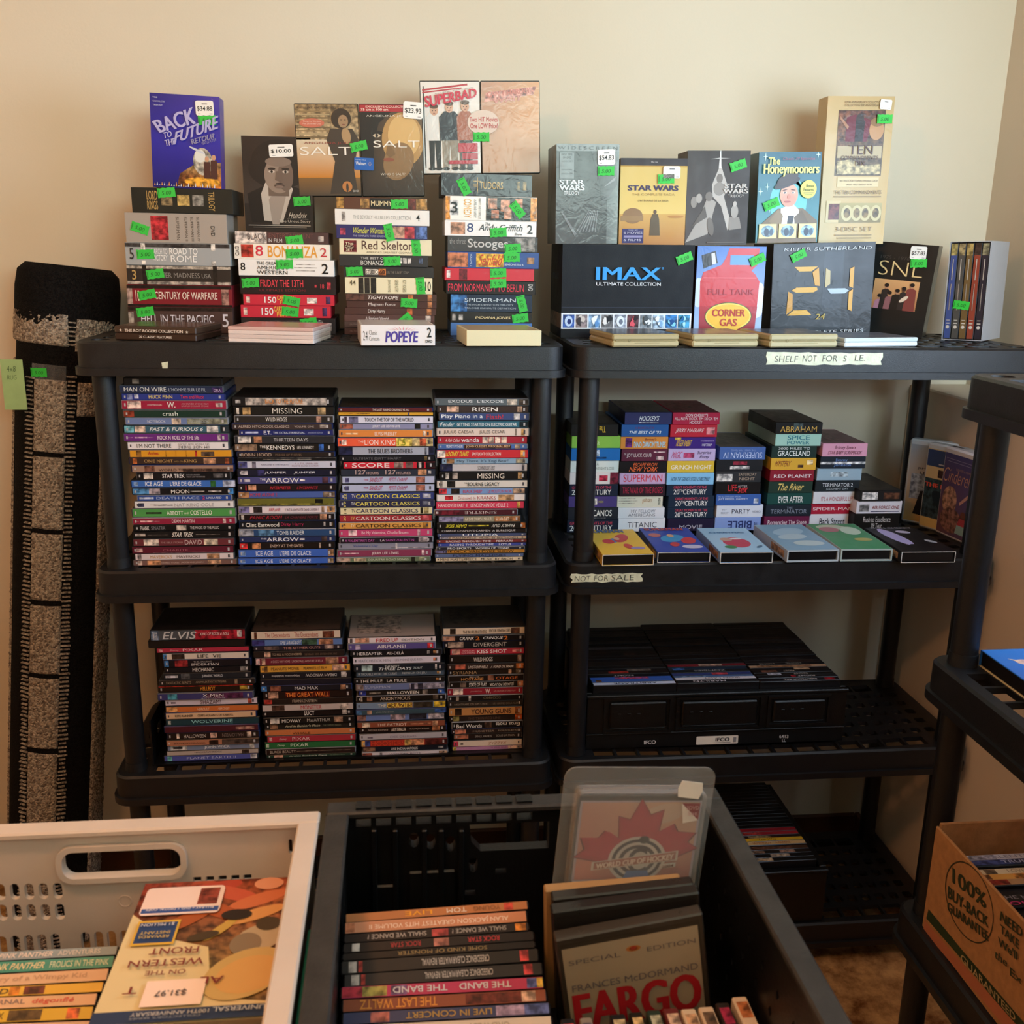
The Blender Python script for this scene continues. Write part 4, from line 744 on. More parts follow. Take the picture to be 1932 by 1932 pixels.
stack('vhs', V1, .25, T1, 1325, "second stack, right unit's second shelf", """
343 610 1000 2d2f60|HOCKEY'S@.3,.74,eceef4,.3,.72,i|.3,.72,b8bccc,.12,.2
443 580 970 2b5b9e|THE BEST OF '93@.15,.85,e4ecf4,.22,.5,i;HOCKEY@.3,.7,7a3a5a,.66,.84,l
543 575 968 d98b3a|Barney's@.5,.76,8a3428,.62,.92,i;DINO DANCIN' TUNES@.28,.95,9adcf4,.1,.6|.1,.24,6b2b7c,.1,.9
645 580 960 5d2139|THE@.05,.1,e8d8d8,.5,.7,l;JOY LUCK CLUB@.11,.65,f0e4e4,.26,.66,l|.7,.95,d8c4c8,.72,.82;.76,.92,c8b4b8,.1,.42
745 565 955 191315|ESCAPE FROM@.28,.8,ea6c3a,.54,.86,i;NEW YORK@.2,.83,ea6c3a,.1,.5,i
842 570 948 c9a9d1|SUPERMAN@.08,.93,d43a4a,.2,.85
940 565 942 2d1d25|THE WAR OF THE ROSES@.06,.94,c42e4e,.25,.8,l
1035 548 925 dcdcc9|gold stars@.55,.76,b07a4a,.35,.85,l;HERO@.9,.95,2a2a2a,.2,.8,m|.03,.4,b8b8ac,.75,.8;.03,.45,b8b8ac,.55,.6;.03,.38,b8b8ac,.35,.4
1132 553 938 e4e8ef|MY FELLOW@.28,.8,6c7c8c,.54,.84,l;AMERICANS@.22,.8,6c7c8c,.16,.46,l
1220 555 943 e8ecf3|TITANIC@.2,.82,2c364c,.3,.72,l
""", group=VG, top='4b4b4a')
stack('vhs', V1, .25, T1, 1310, "third stack, right unit's second shelf", f"""
343 1005 1395 b92546|DON CHERRY'S@.27,.74,f4e0e4,.68,.92;ALL NEW ROCK 'EM SOCK 'EM@.04,.96,f4e0e4,.38,.62;HOCKEY@.36,.63,f4e0e4,.06,.3
443 985 1372 c12136|JERRY MAGUIRE@.1,.72,f4dcdc,.3,.7,i|.77,.95,d88890,.2,.8
545 975 1365 3d1d7a|ROGER RABBIT@.15,.5,ecbc42,.2,.72,i;WALT DISNEY@.7,.93,e0d8f0,.2,.42,i|.68,.97,a090c8,.6,.68;.13,.26,e8c850,.74,.95
645 970 1360 c4b1dc|MAGIC@.06,.3,c43c6c,.2,.8,i;Surprise@.6,.92,4c3c62,.5,.86,i;Party@.66,.88,4c3c62,.14,.46,i|.32,.55,c04a7a,.25,.7
745 960 1350 dcb93d|GRINCH NIGHT@.08,.94,f8f0d8,.28,.66
842 955 1345 8bc5ed|HOW THE GRINCH STOLE CHRISTMAS!@.08,.92,26486e,.3,.66,i
940 955 1340 1d2d41|{cen(.15,.86)}
1035 970 1350 1d2d41|{cen(.15,.86)}
1130 965 1345 1d2d41|{cen(.15,.86)}
1222 965 1345 251d3a|MOVIE@.25,.75,c8c4d4,.15,.5
""", group=VG, top='6a3a40')
stack('vhs', V1, .25, T1, 1310, "fourth stack, right unit's second shelf", """
630 1395 1775 4b69aa|SUPERMAN IV@.08,.93,c4d4f4,.1,.6,f;THE QUEST FOR PEACE@.25,.78,9ab0e0,.68,.84,fl
735 1370 1755 1d1d21||.36,.66,a83048,.55,.85;.3,.72,d8d8d8,.15,.42
830 1365 1740 2d2d2f|SATURDAY@.5,.9,b09a86,.6,.85;NIGHT@.52,.86,b09a86,.2,.45|.02,.37,d8d8d8,.1,.75
925 1360 1735 17110f|LIFE@.28,.47,dc323a,.28,.86;AFTER@.49,.7,e8e0e0,.6,.8,l;sex@.49,.72,dc323a,.1,.56,i
1020 1365 1735 3d63ae|AN ALL-STAR GOLF SPECIAL@.04,.55,c8d8f0,.74,.88,l;JUST MISSED...DAMMIT!@.04,.7,e4ecf8,.44,.66|.84,.95,c8d4e8,.15,.6
1110 1370 1755 dfe5f1|MY@.12,.22,8a94a8,.52,.7,l;FIRST@.1,.26,8a94a8,.26,.44,l;PARTY@.33,.72,2c3652,.3,.68,l;VIDEO@.77,.95,8a94a8,.35,.55,l
1213 1355 1735 8ba5e1|THE@.85,.95,26326c,.3,.6,f;BIBLE@.28,.8,26326c,.15,.75,f
""", group=VG, top='4a4642')
stack('vhs', V2, .25, T1, 908, "fifth stack, right unit's second shelf", """
206 230 550 15110f|ABRAHAM@.1,.88,e4b454,.15,.66,l|.38,.58,4a5a5c,.3,.95
285 232 545 a9d5c5|SPICE@.26,.75,2c7c8c,.5,.88;POWER@.26,.75,2c7c8c,.12,.42
370 205 515 21352f|3000 MILES TO@.15,.85,e8ece8,.7,.9;GRACELAND@.14,.86,ecf0ec,.14,.62
452 197 507 e1ad39|MYSTERY@.08,.45,802e2a,.3,.8,i|.8,.93,f0dcac,.45,.85;.6,.72,5a3a28,.2,.45
533 188 490 8d2131|RED PLANET@.09,.94,f4e8e8,.34,.64
610 180 482 25392f|The River@.18,.82,e4c874,.2,.84,i
690 172 478 1d4943|EVER AFTER@.25,.8,ecf0ec,.16,.72
770 160 472 1d252f|THE@.45,.58,8c94a4,.68,.86;TERMINATOR@.1,.9,8c94a4,.24,.62
848 150 460 6b2146|Romancing The Stone@.08,.94,f0dce4,.3,.74
""", group=VG, top='3d3a38')
stack('vhs', V2, .25, T1, 908, "sixth stack, right unit's second shelf", """
350 550 857 e1a1b9|Britney Spears@.26,.75,743a4a,.52,.84,i;STAR BABY SCRAPBOOK@.12,.9,743a4a,.16,.44,i
440 535 843 1d252f|Jimmy@.32,.6,6a8ac0,.55,.85;Johnson@.3,.68,6a8ac0,.12,.42|0,1,dfe4e8,.36,.58
522 515 820 9bb5c5||.3,.7,b0c4d0,.3,.7
605 498 800 21272b|TERMINATOR 2@.16,.85,e0e4e8,.46,.8;JUDGMENT DAY@.25,.75,c0c8cc,.14,.34
680 485 800 dcdce1|IT'S A WONDERFUL LIFE@.17,.87,b44a5c,.22,.6,l
762 472 790 b1213a|SPIDER-MAN@.05,.92,f4e0e4,.36,.64
837 465 775 e0e2e8|Back Street@.22,.78,1d2531,.3,.76
""", group=VG, top='6a4a50')
stack('vhs', V2, .22, T1, 903, "short three-tape stack, right unit's second shelf", """
672 805 1090 1d1917||.06,.43,dcdcdc,.15,.85;.57,.95,5c3c2a,.2,.8
747 785 1095 dcd9e0|AIR FORCE ONE@.34,.94,8c2c2c,.36,.64|.06,.28,8a8a8c,.15,.75;.32,.95,3c3c70,.12,.18
832 770 1080 17130f|Rush to Excellence@.2,.8,e4e0dc,.55,.86,l;'89 Tour@.38,.62,e4e0dc,.22,.5,l
""", group=VG, top='2b2827')

# ------------------------------------------------------------------ upright and face-out boxes
def frame(BL, BR, TL, Y, yaw=0, z=None, lean=0):
    """local frame (x right, y back, z up) of a face-out box from three corners on the real plane it stands in"""
    n = Matrix.Rotation(math.radians(yaw), 3, 'Z') @ Vector((0, 1, 0)); p0 = onY(*BL, Y)
    p1 = onP(*BR, p0, n); p2 = onP(*TL, p0, n)
    ex = (p1-p0).normalized(); ez = (p2-p0); ez = (ez-ex*ez.dot(ex)).normalized(); ey = ez.cross(ex)
    w_, h_ = (p1-p0).length, (p2-p0).dot(ez); dz = 0
    if z is not None:
        dz = z-min(p0.z, p1.z); p0 = p0+Vector((0, 0, dz)); h_ -= dz
    m = Matrix.Identity(4)
    for i in range(3): m[i][0], m[i][1], m[i][2], m[i][3] = ex[i], ey[i], ez[i], p0[i]
    if lean: m = m @ Matrix.Rotation(-math.radians(lean), 4, 'X')
    return m, w_, h_
def cover(name, cat, label, fr, depth, col, art=None, m=M_PRINT, ma=(M_PRINT, M_PHOTO), group=None, ch=.001, part='cover_print'):
    mw, w_, h_ = fr; b = MB(); b.box(0, w_, 0, depth, 0, h_, col, ch=ch); root = tag(b.build(name, m, None, mw), label, cat, group)
    A = Art(front(w_, h_)); A.rect(.006, .994, .005, .995, col); T = None
    if art:
        T = Art(A.mp, .0035); art(A, T)
    pr = A.build(part, list(ma), root)
    if T and T.v: T.l = 0; 
    if T and T.v: T.build('lettering', ma[0], pr)
    root['w'] = w_; root['h'] = h_; return root
def fix_lift(A, T):   # lettering sits a hair above the print
    T.l = A.l+.0002
G_ = 'face-out film boxes on the top shelves'
def stk(root, u, v, dg): stick(root, u*root['w'], -.003, v*root['h'], dg)
def ptag(root, u, v, a, h, txt, dg=0): price_tag(root, u*root['w'], -.003, v*root['h'], a, h, txt, dg)
WM = (M_WRAP, M_WPHOTO)
def zt(px, py, Y): return onY(px, py, Y).z

# indigo trilogy box
def art(A, T):
    A.poly(rect(0, 1, .0, .5), ['1c1d70', '1c1d70', '2c2aa0', '2c2aa0']); A.poly(rect(0, 1, .5, 1), ['2c2aa0', '2c2aa0', '32309c', '25257c'])
    A.poly([(.35, .02), (1, .02), (1, .30), (.6, .26), (.4, .16)], ['6a3a1c', 'c87828', '8a7050', 'a89060', '7a4a2a'], 1); A.ell(.72, .08, .26, .05, 'e8a838', mi=1); A.ell(.74, .30, .14, .15, 'b8b4a8', rot=.4, mi=1)
    A.ell(.70, .36, .08, .07, 'dcdcd4'); A.ell(.66, .42, .12, .012, 'c8ccd8', rot=-.3)
    for x, h in ((.80, .36), (.90, .38)): A.poly([(x-.05, .12), (x+.05, .12), (x+.045, h-.06), (x-.045, h-.06)], '4a2c28'); A.ell(x, h-.03, .03, .03, 'c89878')
    for i in range(26): u = .02+i*.035; A.poly([(u, .02), (u+.02, .02), (u+.012, .05+.02*math.sin(i*2.3))], 'd8dcec' if i % 3 else 'e8a050')
    fix_lift(A, T)
    T.text('THE', .05, .12, .945, .96, 'c8cce8'); T.text('COMPLETE', .05, .22, .905, .92, 'c8cce8'); T.text('TRILOGY', .05, .19, .865, .88, 'c8cce8')
    T.text('BACK', 0, 0, 0, 0, 'b4b0dc', quad=[(.14, .58), (.66, .70), (.63, .88), (.03, .70)], off=.03); T.text('TO', 0, 0, 0, 0, 'b8b4dc', quad=[(.19, .52), (.31, .55), (.30, .61), (.18, .585)], off=.03)
    T.text('THE', 0, 0, 0, 0, 'b8b4dc', quad=[(.21, .44), (.36, .47), (.35, .535), (.2, .505)], off=.03); T.text('FUTURE', 0, 0, 0, 0, 'b0acd8', quad=[(.34, .475), (.97, .66), (.98, .80), (.37, .60)], off=.03)
    T.text('RETOUR', 0, 0, 0, 0, '8c8ab0', quad=[(.60, .475), (.92, .555), (.94, .615), (.58, .53)], off=.03); T.text('VERS LE FUTUR', 0, 0, 0, 0, '8c8ab0', quad=[(.74, .475), (.95, .53), (.95, .56), (.73, .505)])
lz = zt(340, 357, .25)
o = cover('dvd_box_set', 'box set', "tall indigo box set leaning upright on the left unit's first stack", frame((289, 354), (418, 361), (290, 175), .25, 0, sA[0][4]), .05, '28289a', art, M_WRAP, WM)
ptag(o, .79, .87, .035, .028, '$34.88', 3); stk(o, .82, .745, 4)

# monochrome portrait box
def art(A, T):
    A.rect(0, 1, 0, 1, '221b17'); A.poly(rect(.0, 1, .3, .7), ['3a302a', '4a4038', '2a231e', '241d18'])
    A.ell(.52, .72, .40, .25, '171210', 32); A.ell(.52, .66, .44, .2, '1a1512', 32)
    A.poly([(.1, .1), (.95, .1), (.98, .42), (.75, .48), (.28, .48), (.05, .40)], '14100e'); A.poly([(.28, .12), (.55, .1), (.72, .46), (.62, .52), (.32, .52), (.25, .40)], 'b9ada0')
    A.poly([(.40, .08), (.50, .08), (.62, .40), (.48, .46), (.36, .34)], '9a8c80'); A.poly([(.36, .38), (.66, .38), (.66, .56), (.36, .56)], '6a594d')
    A.ell(.52, .60, .21, .19, '8d7a6b', 32); A.ell(.62, .60, .11, .17, '6c5a4e', 28); A.ell(.52, .74, .19, .05, '7e6c5f')
    for x in (.42, .62): A.ell(x, .665, .055, .012, '2b211c'); A.ell(x, .635, .045, .014, 'c4b6a8'); A.ell(x, .635, .018, .014, '1a1411')
    A.poly([(.49, .64), (.55, .64), (.585, .55), (.53, .535), (.465, .55)], '6a584c'); A.ell(.525, .49, .075, .017, '4a3a33'); A.ell(.525, .478, .065, .014, '7e685c'); A.ell(.525, .515, .05, .006, '3a2e28')
    fix_lift(A, T)
    T.text('Hendrix', .64, .92, .15, .21, 'c8bcae', shear=1, off=-.004); T.text('The Uncut Story', .50, .96, .095, .13, 'c8bcae', off=-.004); A.rect(.62, .93, .138, .141, 'c8bcae'); A.rect(.05, .96, .065, .072, 'b8ac9e'); A.rect(.12, .9, .045, .05, '8a7e72')
o = cover('dvd_box_set', 'box set', "black and white portrait box standing upright on the second stack", frame((464, 441), (592, 443), (458, 256), .27, 0, sB[0][4]), .045, '1b1613', art, M_WRAP, (M_PRINT, M_PHOTO))
ptag(o, .57, .855, .048, .024, '$10.00', 3); stk(o, .845, .33, 4)

# paired cases with golden covers, shrink wrapped together
def pair(label, fr, arts, cols, extra=None):
    mw, w_, h_ = fr; root = tag(empty('twin_case_pack', mw), label, 'film pack')
    for k in (0, 1):
        x0 = k*w_/2; b = MB(); b.box(x0+.0006, x0+w_/2-.0006, 0, .015, 0, h_, '15130f', ch=.0015); cs = b.build('case', M_PLAST, root)
        A = Art(lambda u, v, l, x0=x0: (x0+w_/2*(.015+.97*u), -l, h_*(.012+.976*v))); A.rect(0, 1, 0, 1, cols[k]); T = Art(A.mp); arts[k](A, T); T.l = 0
        pr = A.build('cover_print', list(WM), cs)
        if T.v: T.build('lettering', M_WRAP, pr)
    root['w'] = w_; root['h'] = h_; return root
def a1(A, T):
    A.poly(rect(0, 1, .62, 1), ['c0aa84', 'c0aa84', '8a7450', '94805c'], 1)
    for i in range(9): A.rect(0, .55, .64+i*.035, .655+i*.035, ['6e5c40', 'a8946e', '8a7450'][i % 3])
    A.poly(rect(0, 1, .2, .62), ['c07a28', 'c07a28', 'cfc0a4', 'cfc0a4']); A.poly(rect(0, 1, 0, .2), ['4a4034', '4a4034', '7c5a30', '7c5a30'])
    A.poly([(.5, .02), (.95, .02), (.9, .3), (1, .62), (.9, .74), (.55, .74), (.48, .62), (.6, .38)], '3c332a'); A.ell(.73, .85, .16, .11, '2c241c'); A.ell(.76, .82, .08, .07, '9a7c5c'); A.ell(.73, .835, .018, .006, '2c221a'); A.ell(.79, .835, .018, .006, '2c221a'); A.ell(.765, .785, .025, .006, '7a4438'); A.ell(.8, .66, .07, .09, 'a88860', rot=.4)
    A.ell(.78, .1, .08, .06, 'b87840'); A.ell(.78, .09, .02, .05, '3c332a'); A.ell(.26, .80, .2, .05, 'c06a54')
    fix_lift(A, T); T.text('ANGELINA JOLIE', .12, .9, .565, .595, '8a3a34', off=-.004); T.text('SALT', .05, .88, .45, .54, 'ede6d8', off=-.01); T.text('DELUXE EXTENDED EDITION', .05, .95, .955, .975, '4a4038', off=-.004)
    T.text('Theatrical Version', .12, .4, .81, .825, 'f0d8c8', off=-.01); T.text('Plus 2 Extended Cuts', .12, .4, .785, .80, 'f0d8c8', off=-.01); T.text('DVD', .87, .96, .04, .06, 'd8d0c4')
def a2(A, T):
    A.poly(rect(0, 1, 0, .94), ['2a2018', '3a2c1e', '6a5238', '241c16']); A.ell(.68, .62, .34, .30, 'b08850', 32); A.ell(.70, .66, .26, .24, 'cfa86a', 32); A.ell(.6, .38, .26, .2, '8a6a44', 32, rot=.4)
    A.poly([(0, .4), (.2, .38), (.22, .62), (.3, .8), (.5, .92), (.1, .94), (0, .9)], '1b1511'); A.ell(.26, .69, .1, .022, '1b1511', rot=.1); A.ell(.26, .665, .06, .02, 'c8b498'); A.ell(.26, .665, .022, .02, '1b1511')
    A.poly([(.45, .62), (.55, .46), (.46, .42), (.40, .47)], '7a5c3a'); A.ell(.44, .40, .09, .02, '8a4c34'); A.rect(0, 1, .925, 1, 'a4262c')
    fix_lift(A, T); T.text('EXCLUSIVE COLLECTIBLE', .1, .8, .97, .99, 'f0d8c8'); T.text('75 cm x 100 cm', .02, .46, .935, .962, 'f4e0d0'); T.text('ANGELINA JOLIE', .1, .82, .865, .89, 'e4dccc', off=-.006)
    T.text('SALT', .2, .95, .535, .61, 'ece4d4', off=-.008); T.text('WHO IS SALT?', .3, .7, .225, .25, 'e0d4c0', off=-.006); T.text('QUI EST SALT?', .38, .62, .198, .21, 'b8a890', off=-.01)
o = pair("wrapped pair of cases with golden covers, on the third stack", frame((564, 373), (802, 372), (559, 195), .27, 0, sC[0][4]), (a1, a2), ('8c7450', '3a2c20'))
stk(o, .49, .545, 12); ptag(o, .925, .93, .04, .032, '$23.93', -4)
b = MB(); b.plate(rrect(-.02, .02, -.012, .012, .002, 3), [], .0004, lambda u, v, q: (u, -q, v), '1c5cab'); l = b.build('store_label', M_PRINT, o, Matrix.Translation((.525*o['w'], -.004, .355*o['h'])) @ Matrix.Rotation(.05, 4, 'Y')); l['label'] = 'blue store label'
A = Art(lambda u, v, l_: (-.02+.04*u, -.0004-l_, -.012+.024*v)); A.text('Walmart', .08, .62, .4, .68, 'w'); A.text('Available only at', .06, .6, .76, .88, 'd0e0f0', off=-.01)
for i in range(6): t = i*PI/3; A.poly([(.8+.04*math.cos(t)-.008*math.sin(t), .52+.09*math.sin(t)+.02*math.cos(t)), (.8+.09*math.cos(t), .52+.2*math.sin(t)), (.8+.04*math.cos(t)+.008*math.sin(t), .52+.09*math.sin(t)-.02*math.cos(t))], 'f0c040')
A.build('lettering', M_INK, l)
def a1(A, T):
    A.rect(0, 1, 0, 1, 'ded6cc'); A.rect(.04, .06, .06, .95, '2a2420'); A.poly([(.03, .90), (.8, .96), (.8, .98), (.03, .92)], 'b03038'); A.poly([(.03, .875), (.7, .925), (.7, .94), (.03, .89)], 'b03038')
    for x, h, c1, c2, wd in ((.22, .73, 'd8d4cc', '24201e', .13), (.48, .76, '33353a', '8a7c6a', .17), (.75, .77, 'a06048', '4a4440', .14)):
        A.poly([(x-wd*.7, .06), (x-wd*.15, .06), (x, .36), (x+wd*.15, .06), (x+wd*.75, .06), (x+wd*.8, .42), (x-wd*.8, .42)], c2); A.poly([(x-wd, .36), (x+wd, .36), (x+wd*1.05, .62), (x+wd*.5, .68), (x-wd*.5, .68), (x-wd*1.05, .62)], c1)
        A.ell(x, h-.04, .07, .055, 'c89c80'); A.ell(x, h+.004, .073, .026, '5a4030'); A.ell(x-.025, h-.042, .009, .005, '2a1c18'); A.ell(x+.025, h-.042, .009, .005, '2a1c18'); A.ell(x, h-.07, .022, .004, '8a5048'); A.ell(x-wd*.45, .05, .06, .018, '2a2420'); A.ell(x+wd*.45, .05, .06, .018, '2a2420')
    A.rect(.62, .95, .23, .33, 'b02a38', 0); A.rect(.45, .95, .10, .14, 'b02a38'); A.rect(.68, .95, .15, .22, 'a82c3a')
    fix_lift(A, T); T.text('SUPERBAD', 0, 0, 0, 0, 'c42c44', quad=[(.08, .72), (.95, .83), (.95, .93), (.06, .84)], off=.05); T.text('From the guy who brought you', 0, 0, 0, 0, '3a302c', quad=[(.25, .86), (.9, .93), (.9, .945), (.25, .875)], off=-.005)
def a2(A, T):
    A.poly(rect(0, 1, 0, 1), ['b07c54', 'c08e62', 'd0a078', 'b89078']); A.poly([(.05, .78), (.9, .86), (.95, .95), (.08, .88)], 'd0988c', 1)
    fix_lift(A, T); T.text("CAN'T HARDLY", 0, 0, 0, 0, 'c47c70', quad=[(.1, .83), (.85, .88), (.85, .94), (.1, .89)], off=.03); T.text('WAIT', 0, 0, 0, 0, 'c88c80', quad=[(.2, .76), (.7, .80), (.7, .86), (.2, .82)], off=.03)
o = pair("wrapped pair of cases, red title and shiny pink foil, on the fourth stack", frame((797, 328), (1020, 326), (782, 152), .28, 0, sD[0][4]+.0), (a1, a2), ('ded6cc', 'd4a888'))
stk(o, .50, .40, 0)
b = MB(); b.plate([(.033*math.cos(2*PI*i/32), .024*math.sin(2*PI*i/32)) for i in range(32)], [], .0004, lambda u, v, q: (u, -q, v), 'd8c4b4'); l = b.build('promo_sticker', M_PRINT, o, Matrix.Translation((.52*o['w'], -.004, .555*o['h']))); l['label'] = 'pale oval sticker with red lettering'
A = Art(lambda u, v, l_: (-.033+.066*u, -.0004-l_, -.024+.048*v)); A.text('Two HIT Movies', .07, .95, .52, .72, 'b42a34'); A.text('One LOW Price!', .09, .95, .26, .46, 'b42a34'); A.build('lettering', M_INK, l)

# right unit, lower row of boxes
BY = .18
def art(A, T):
    A.rect(0, 1, 0, 1, '12151d'); A.rect(0, 1, .325, .333, '2a3040'); A.rect(0, 1, .095, .265, 'e4ecf6')
    cs = ['3458a8', '8a8088', '8ab4e0', '70747c', '9aa8c0', '5a3440', '7c8a98', 'a8c8e8', '2c78c0', '3c98cc']
    for i in range(10): A.rect(.012+i*.0985, .012+i*.0985+.088, .108, .252, cs[i], 1)
    rn = random.Random(5)
    for i, (c, d) in enumerate((('b8d0f0', '20306c'), ('c8c0bc', '3a343a'), ('e8f4fc', '5a90cc'), ('e4e4e4', '24262c'), ('dce8f4', '6a7488'), ('d85868', '2c2028'), ('e0e4e8', '4a545c'), ('e8f0f8', '80acd8'), ('84d0f0', '1c5090'), ('a8e0f4', '2068a0'))):
        x = .056+i*.0985
        if i in (0, 4): A.ell(x, .18, .030, .058, c, 18); A.ell(x+.004, .175, .016, .03, d, 9)
        else:
            for q in range(4):
                cx, cy = x+rn.uniform(-.02, .02), .18+rn.uniform(-.035, .035)
                A.poly([(min(x+.042, max(x-.042, cx+rn.uniform(.008, .026)*math.cos(t))), min(.248, max(.112, cy+rn.uniform(.015, .05)*math.sin(t)))) for t in [2*PI*z/7 for z in range(7)]], (c, d)[q % 2])
    fix_lift(A, T); T.text('IMAX', .255, .74, .625, .76, '3e9de6', off=.05); T.text('ULTIMATE COLLECTION', .255, .745, .565, .60, 'e4e8f0', off=.02); T.ring(.755, .752, .008, .011, .6, '3e9de6')
imax = cover('dvd_box_set', 'box set', "wide black box with blue lettering and a strip of small photos", frame((1058, 638), (1302, 638), (1060, 460), BY, 0, T0), .16, '12151d', art, M_CARD, (M_CARD, M_PHOTO)); stk(imax, .92, .86, 22)
# its printed side
w_, h_ = imax['w'], imax['h']; A = Art(lambda u, v, l: (-l, .16*(1-u), v*h_)); A.rect(.02, .98, .1, .26, '6a5c50', 1); T = Art(A.mp, .0008); T.text('IMAX', .2, .75, .62, .69, '2a4a6a'); p = A.build('side_print', [M_CARD, M_PHOTO], imax); T.build('lettering', M_CARD, p)

def art(A, T):
    A.poly(rect(0, 1, 0, 1), ['a8c4e8', 'a8c4e8', '3c6cb8', '4070bc']); A.ell(.9, .42, .16, .2, 'd8e0ec'); A.ell(.04, .5, .1, .16, 'c8d8ec'); R_ = 'c4343c'
    A.poly([(.08, .05), (.9, .05), (.93, .62), (.86, .70), (.80, .74), (.88, .80), (.90, .98), (.46, .98), (.42, .88), (.36, .80), (.1, .72), (.06, .62)], R_)
    A.poly([(.08, .05), (.9, .05), (.92, .35), (.07, .35)], ['8c2430', '8c2430', 'b02e38', 'b02e38']); A.poly([(.48, .80), (.82, .80), (.82, .905), (.48, .905)], '5c94d0'); A.poly([(.1, .76), (.3, .82), (.26, .95), (.06, .90)], '23242a'); A.poly([(.22, .80), (.28, .815), (.25, .93), (.2, .92)], 'c8c8cc')
    A.rect(.1, .88, .655, .665, 'e06468'); A.ell(.5, .24, .345, .155, '2c5c34', 40); A.ell(.5, .24, .335, .147, 'ecd060', 40); A.ell(.5, .24, .315, .132, 'e8b838', 40); A.poly([(.28, .13), (.72, .13), (.62, .085), (.38, .085)], 'e8c048')
    fix_lift(A, T); T.text('FULL TANK', .18, .86, .475, .54, 'a02230', off=.02); T.text('CORNER', .26, .74, .24, .32, 'b03024', off=.04); T.text('GAS', .38, .63, .135, .215, 'b03024', off=.04)
gas = cover('dvd_box_set', 'box set', "box with a red fuel can on blue sky and a yellow oval", frame((1307, 640), (1434, 640), (1312, 464), .20, 0, T0), .14, '6a2c34', art, M_WRAP, WM); stk(gas, .87, .86, 24)

def art(A, T):
    A.rect(0, 1, 0, 1, '0e0f11'); A.poly(rect(.01, .70, .01, .99), ['171d20', '1b2125', '222a2f', '1b2023']); A.rect(.5, .69, .3, .9, '2a323a')  # left slate area is partly a window reflection painted into the cover
    for i in range(7): A.rect(.05+.09*i, .10+.09*i, .55+.05*(i % 3), .60+.05*(i % 3), '252c31')
    def seg(x, y, L_, h, c='c8962c'):
        t = .028
        if h: A.poly([(x+t*.4, y), (x+L_-t*.4, y), (x+L_-t*1.3, y-t), (x+t*1.3, y-t)] if h == 2 else [(x+t, y-t/2), (x+t*1.6, y), (x+L_-t*1.6, y), (x+L_-t, y-t/2), (x+L_-t*1.6, y-t), (x+t*1.6, y-t)], c)
        else: A.poly([(x, y), (x+t*1.5, y-t), (x+t*1.5, y-L_+t), (x, y-L_)], c)
    x = .16
    A.poly([(x+.05, .75), (x+.28, .75), (x+.22, .70), (x+.10, .70)], 'cfa030'); A.poly([(x+.29, .74), (x+.31, .54), (x+.26, .55), (x+.23, .69)], 'c8942c'); A.poly([(x+.28, .53), (x+.08, .53), (x+.03, .50), (x+.08, .475), (x+.25, .475), (x+.29, .50)], 'd0a030')
    A.poly([(x, .49), (x+.045, .46), (x+.05, .29), (x-.01, .24)], 'c08c28'); A.poly([(x, .23), (x+.24, .23), (x+.19, .285), (x+.06, .285)], 'cfa030')
    x = .52
    A.poly([(x, .73), (x+.045, .70), (x+.05, .56), (x, .52)], 'b8a878'); A.poly([(x+.02, .51), (x+.2, .51), (x+.24, .485), (x+.2, .455), (x+.06, .455)], 'a8bccc'); A.poly([(x+.24, .72), (x+.28, .74), (x+.28, .51), (x+.24, .53)], 'cf9a2c'); A.poly([(x+.24, .47), (x+.28, .50), (x+.28, .26), (x+.24, .28)], 'cf9a2c')
    fix_lift(A, T); T.text('KIEFER SUTHERLAND', .10, .96, .92, .955, 'd4d8dc', off=-.012, shear=.5); T.text('THE COMPLETE SERIES', .05, .93, .025, .06, 'd4d8dc', off=-.012, shear=.5); T.text('24', .44, .54, .18, .24, 'b8a040', shear=.6)
b24 = cover('dvd_box_set', 'box set', "dark slate box with painted reflection and large orange digital numerals, behind the flat tins", frame((1452, 638), (1640, 632), (1463, 460), .24, 0, T0), .13, '151518', art, M_WRAP, WM); stk(b24, .24, .87, 25)

def art(A, T):
    A.rect(0, 1, 0, 1, '121413'); A.rect(.17, .83, .275, .60, 'c08a5c'); A.poly(rect(.17, .83, .275, .60), ['a87048', 'a87048', 'd09c68', 'd09c68'])
    for x, h, c, s_ in ((.28, .43, 'b07888', .07), (.36, .55, '2a2320', .075), (.42, .47, '8a5a5c', .065), (.53, .50, '191614', .085), (.62, .53, '2a2422', .06), (.73, .575, '7a3a34', .085)):
        A.poly([(x-s_, .275), (x+s_, .275), (x+s_*.8, h-.07), (x, h-.045), (x-s_*.8, h-.07)], c); A.ell(x, h-.03, .028, .026, 'b07c5c' if x != .62 else '5a3a2c'); A.ell(x, h-.014, .034, .02, '1c1614')
    A.ell(.64, .40, .07, .022, 'd8c0a8', rot=.5)
    fix_lift(A, T); T.text('SNL', .2, .84, .645, .80, 'dcbc84', off=-.018); T.text('1975 - 1976', .2, .62, .82, .855, '4a4844', off=-.015)
snl = cover('dvd_box_set', 'box set', "glossy black box with cream capitals over an orange group photo", frame((1612, 628), (1738, 643), (1624, 452), .33, -33, T0), .10, '121413', art, M_WRAP, WM); ptag(snl, .73, .91, .034, .028, '$57.83', 2); stk(snl, .76, .80, 6)

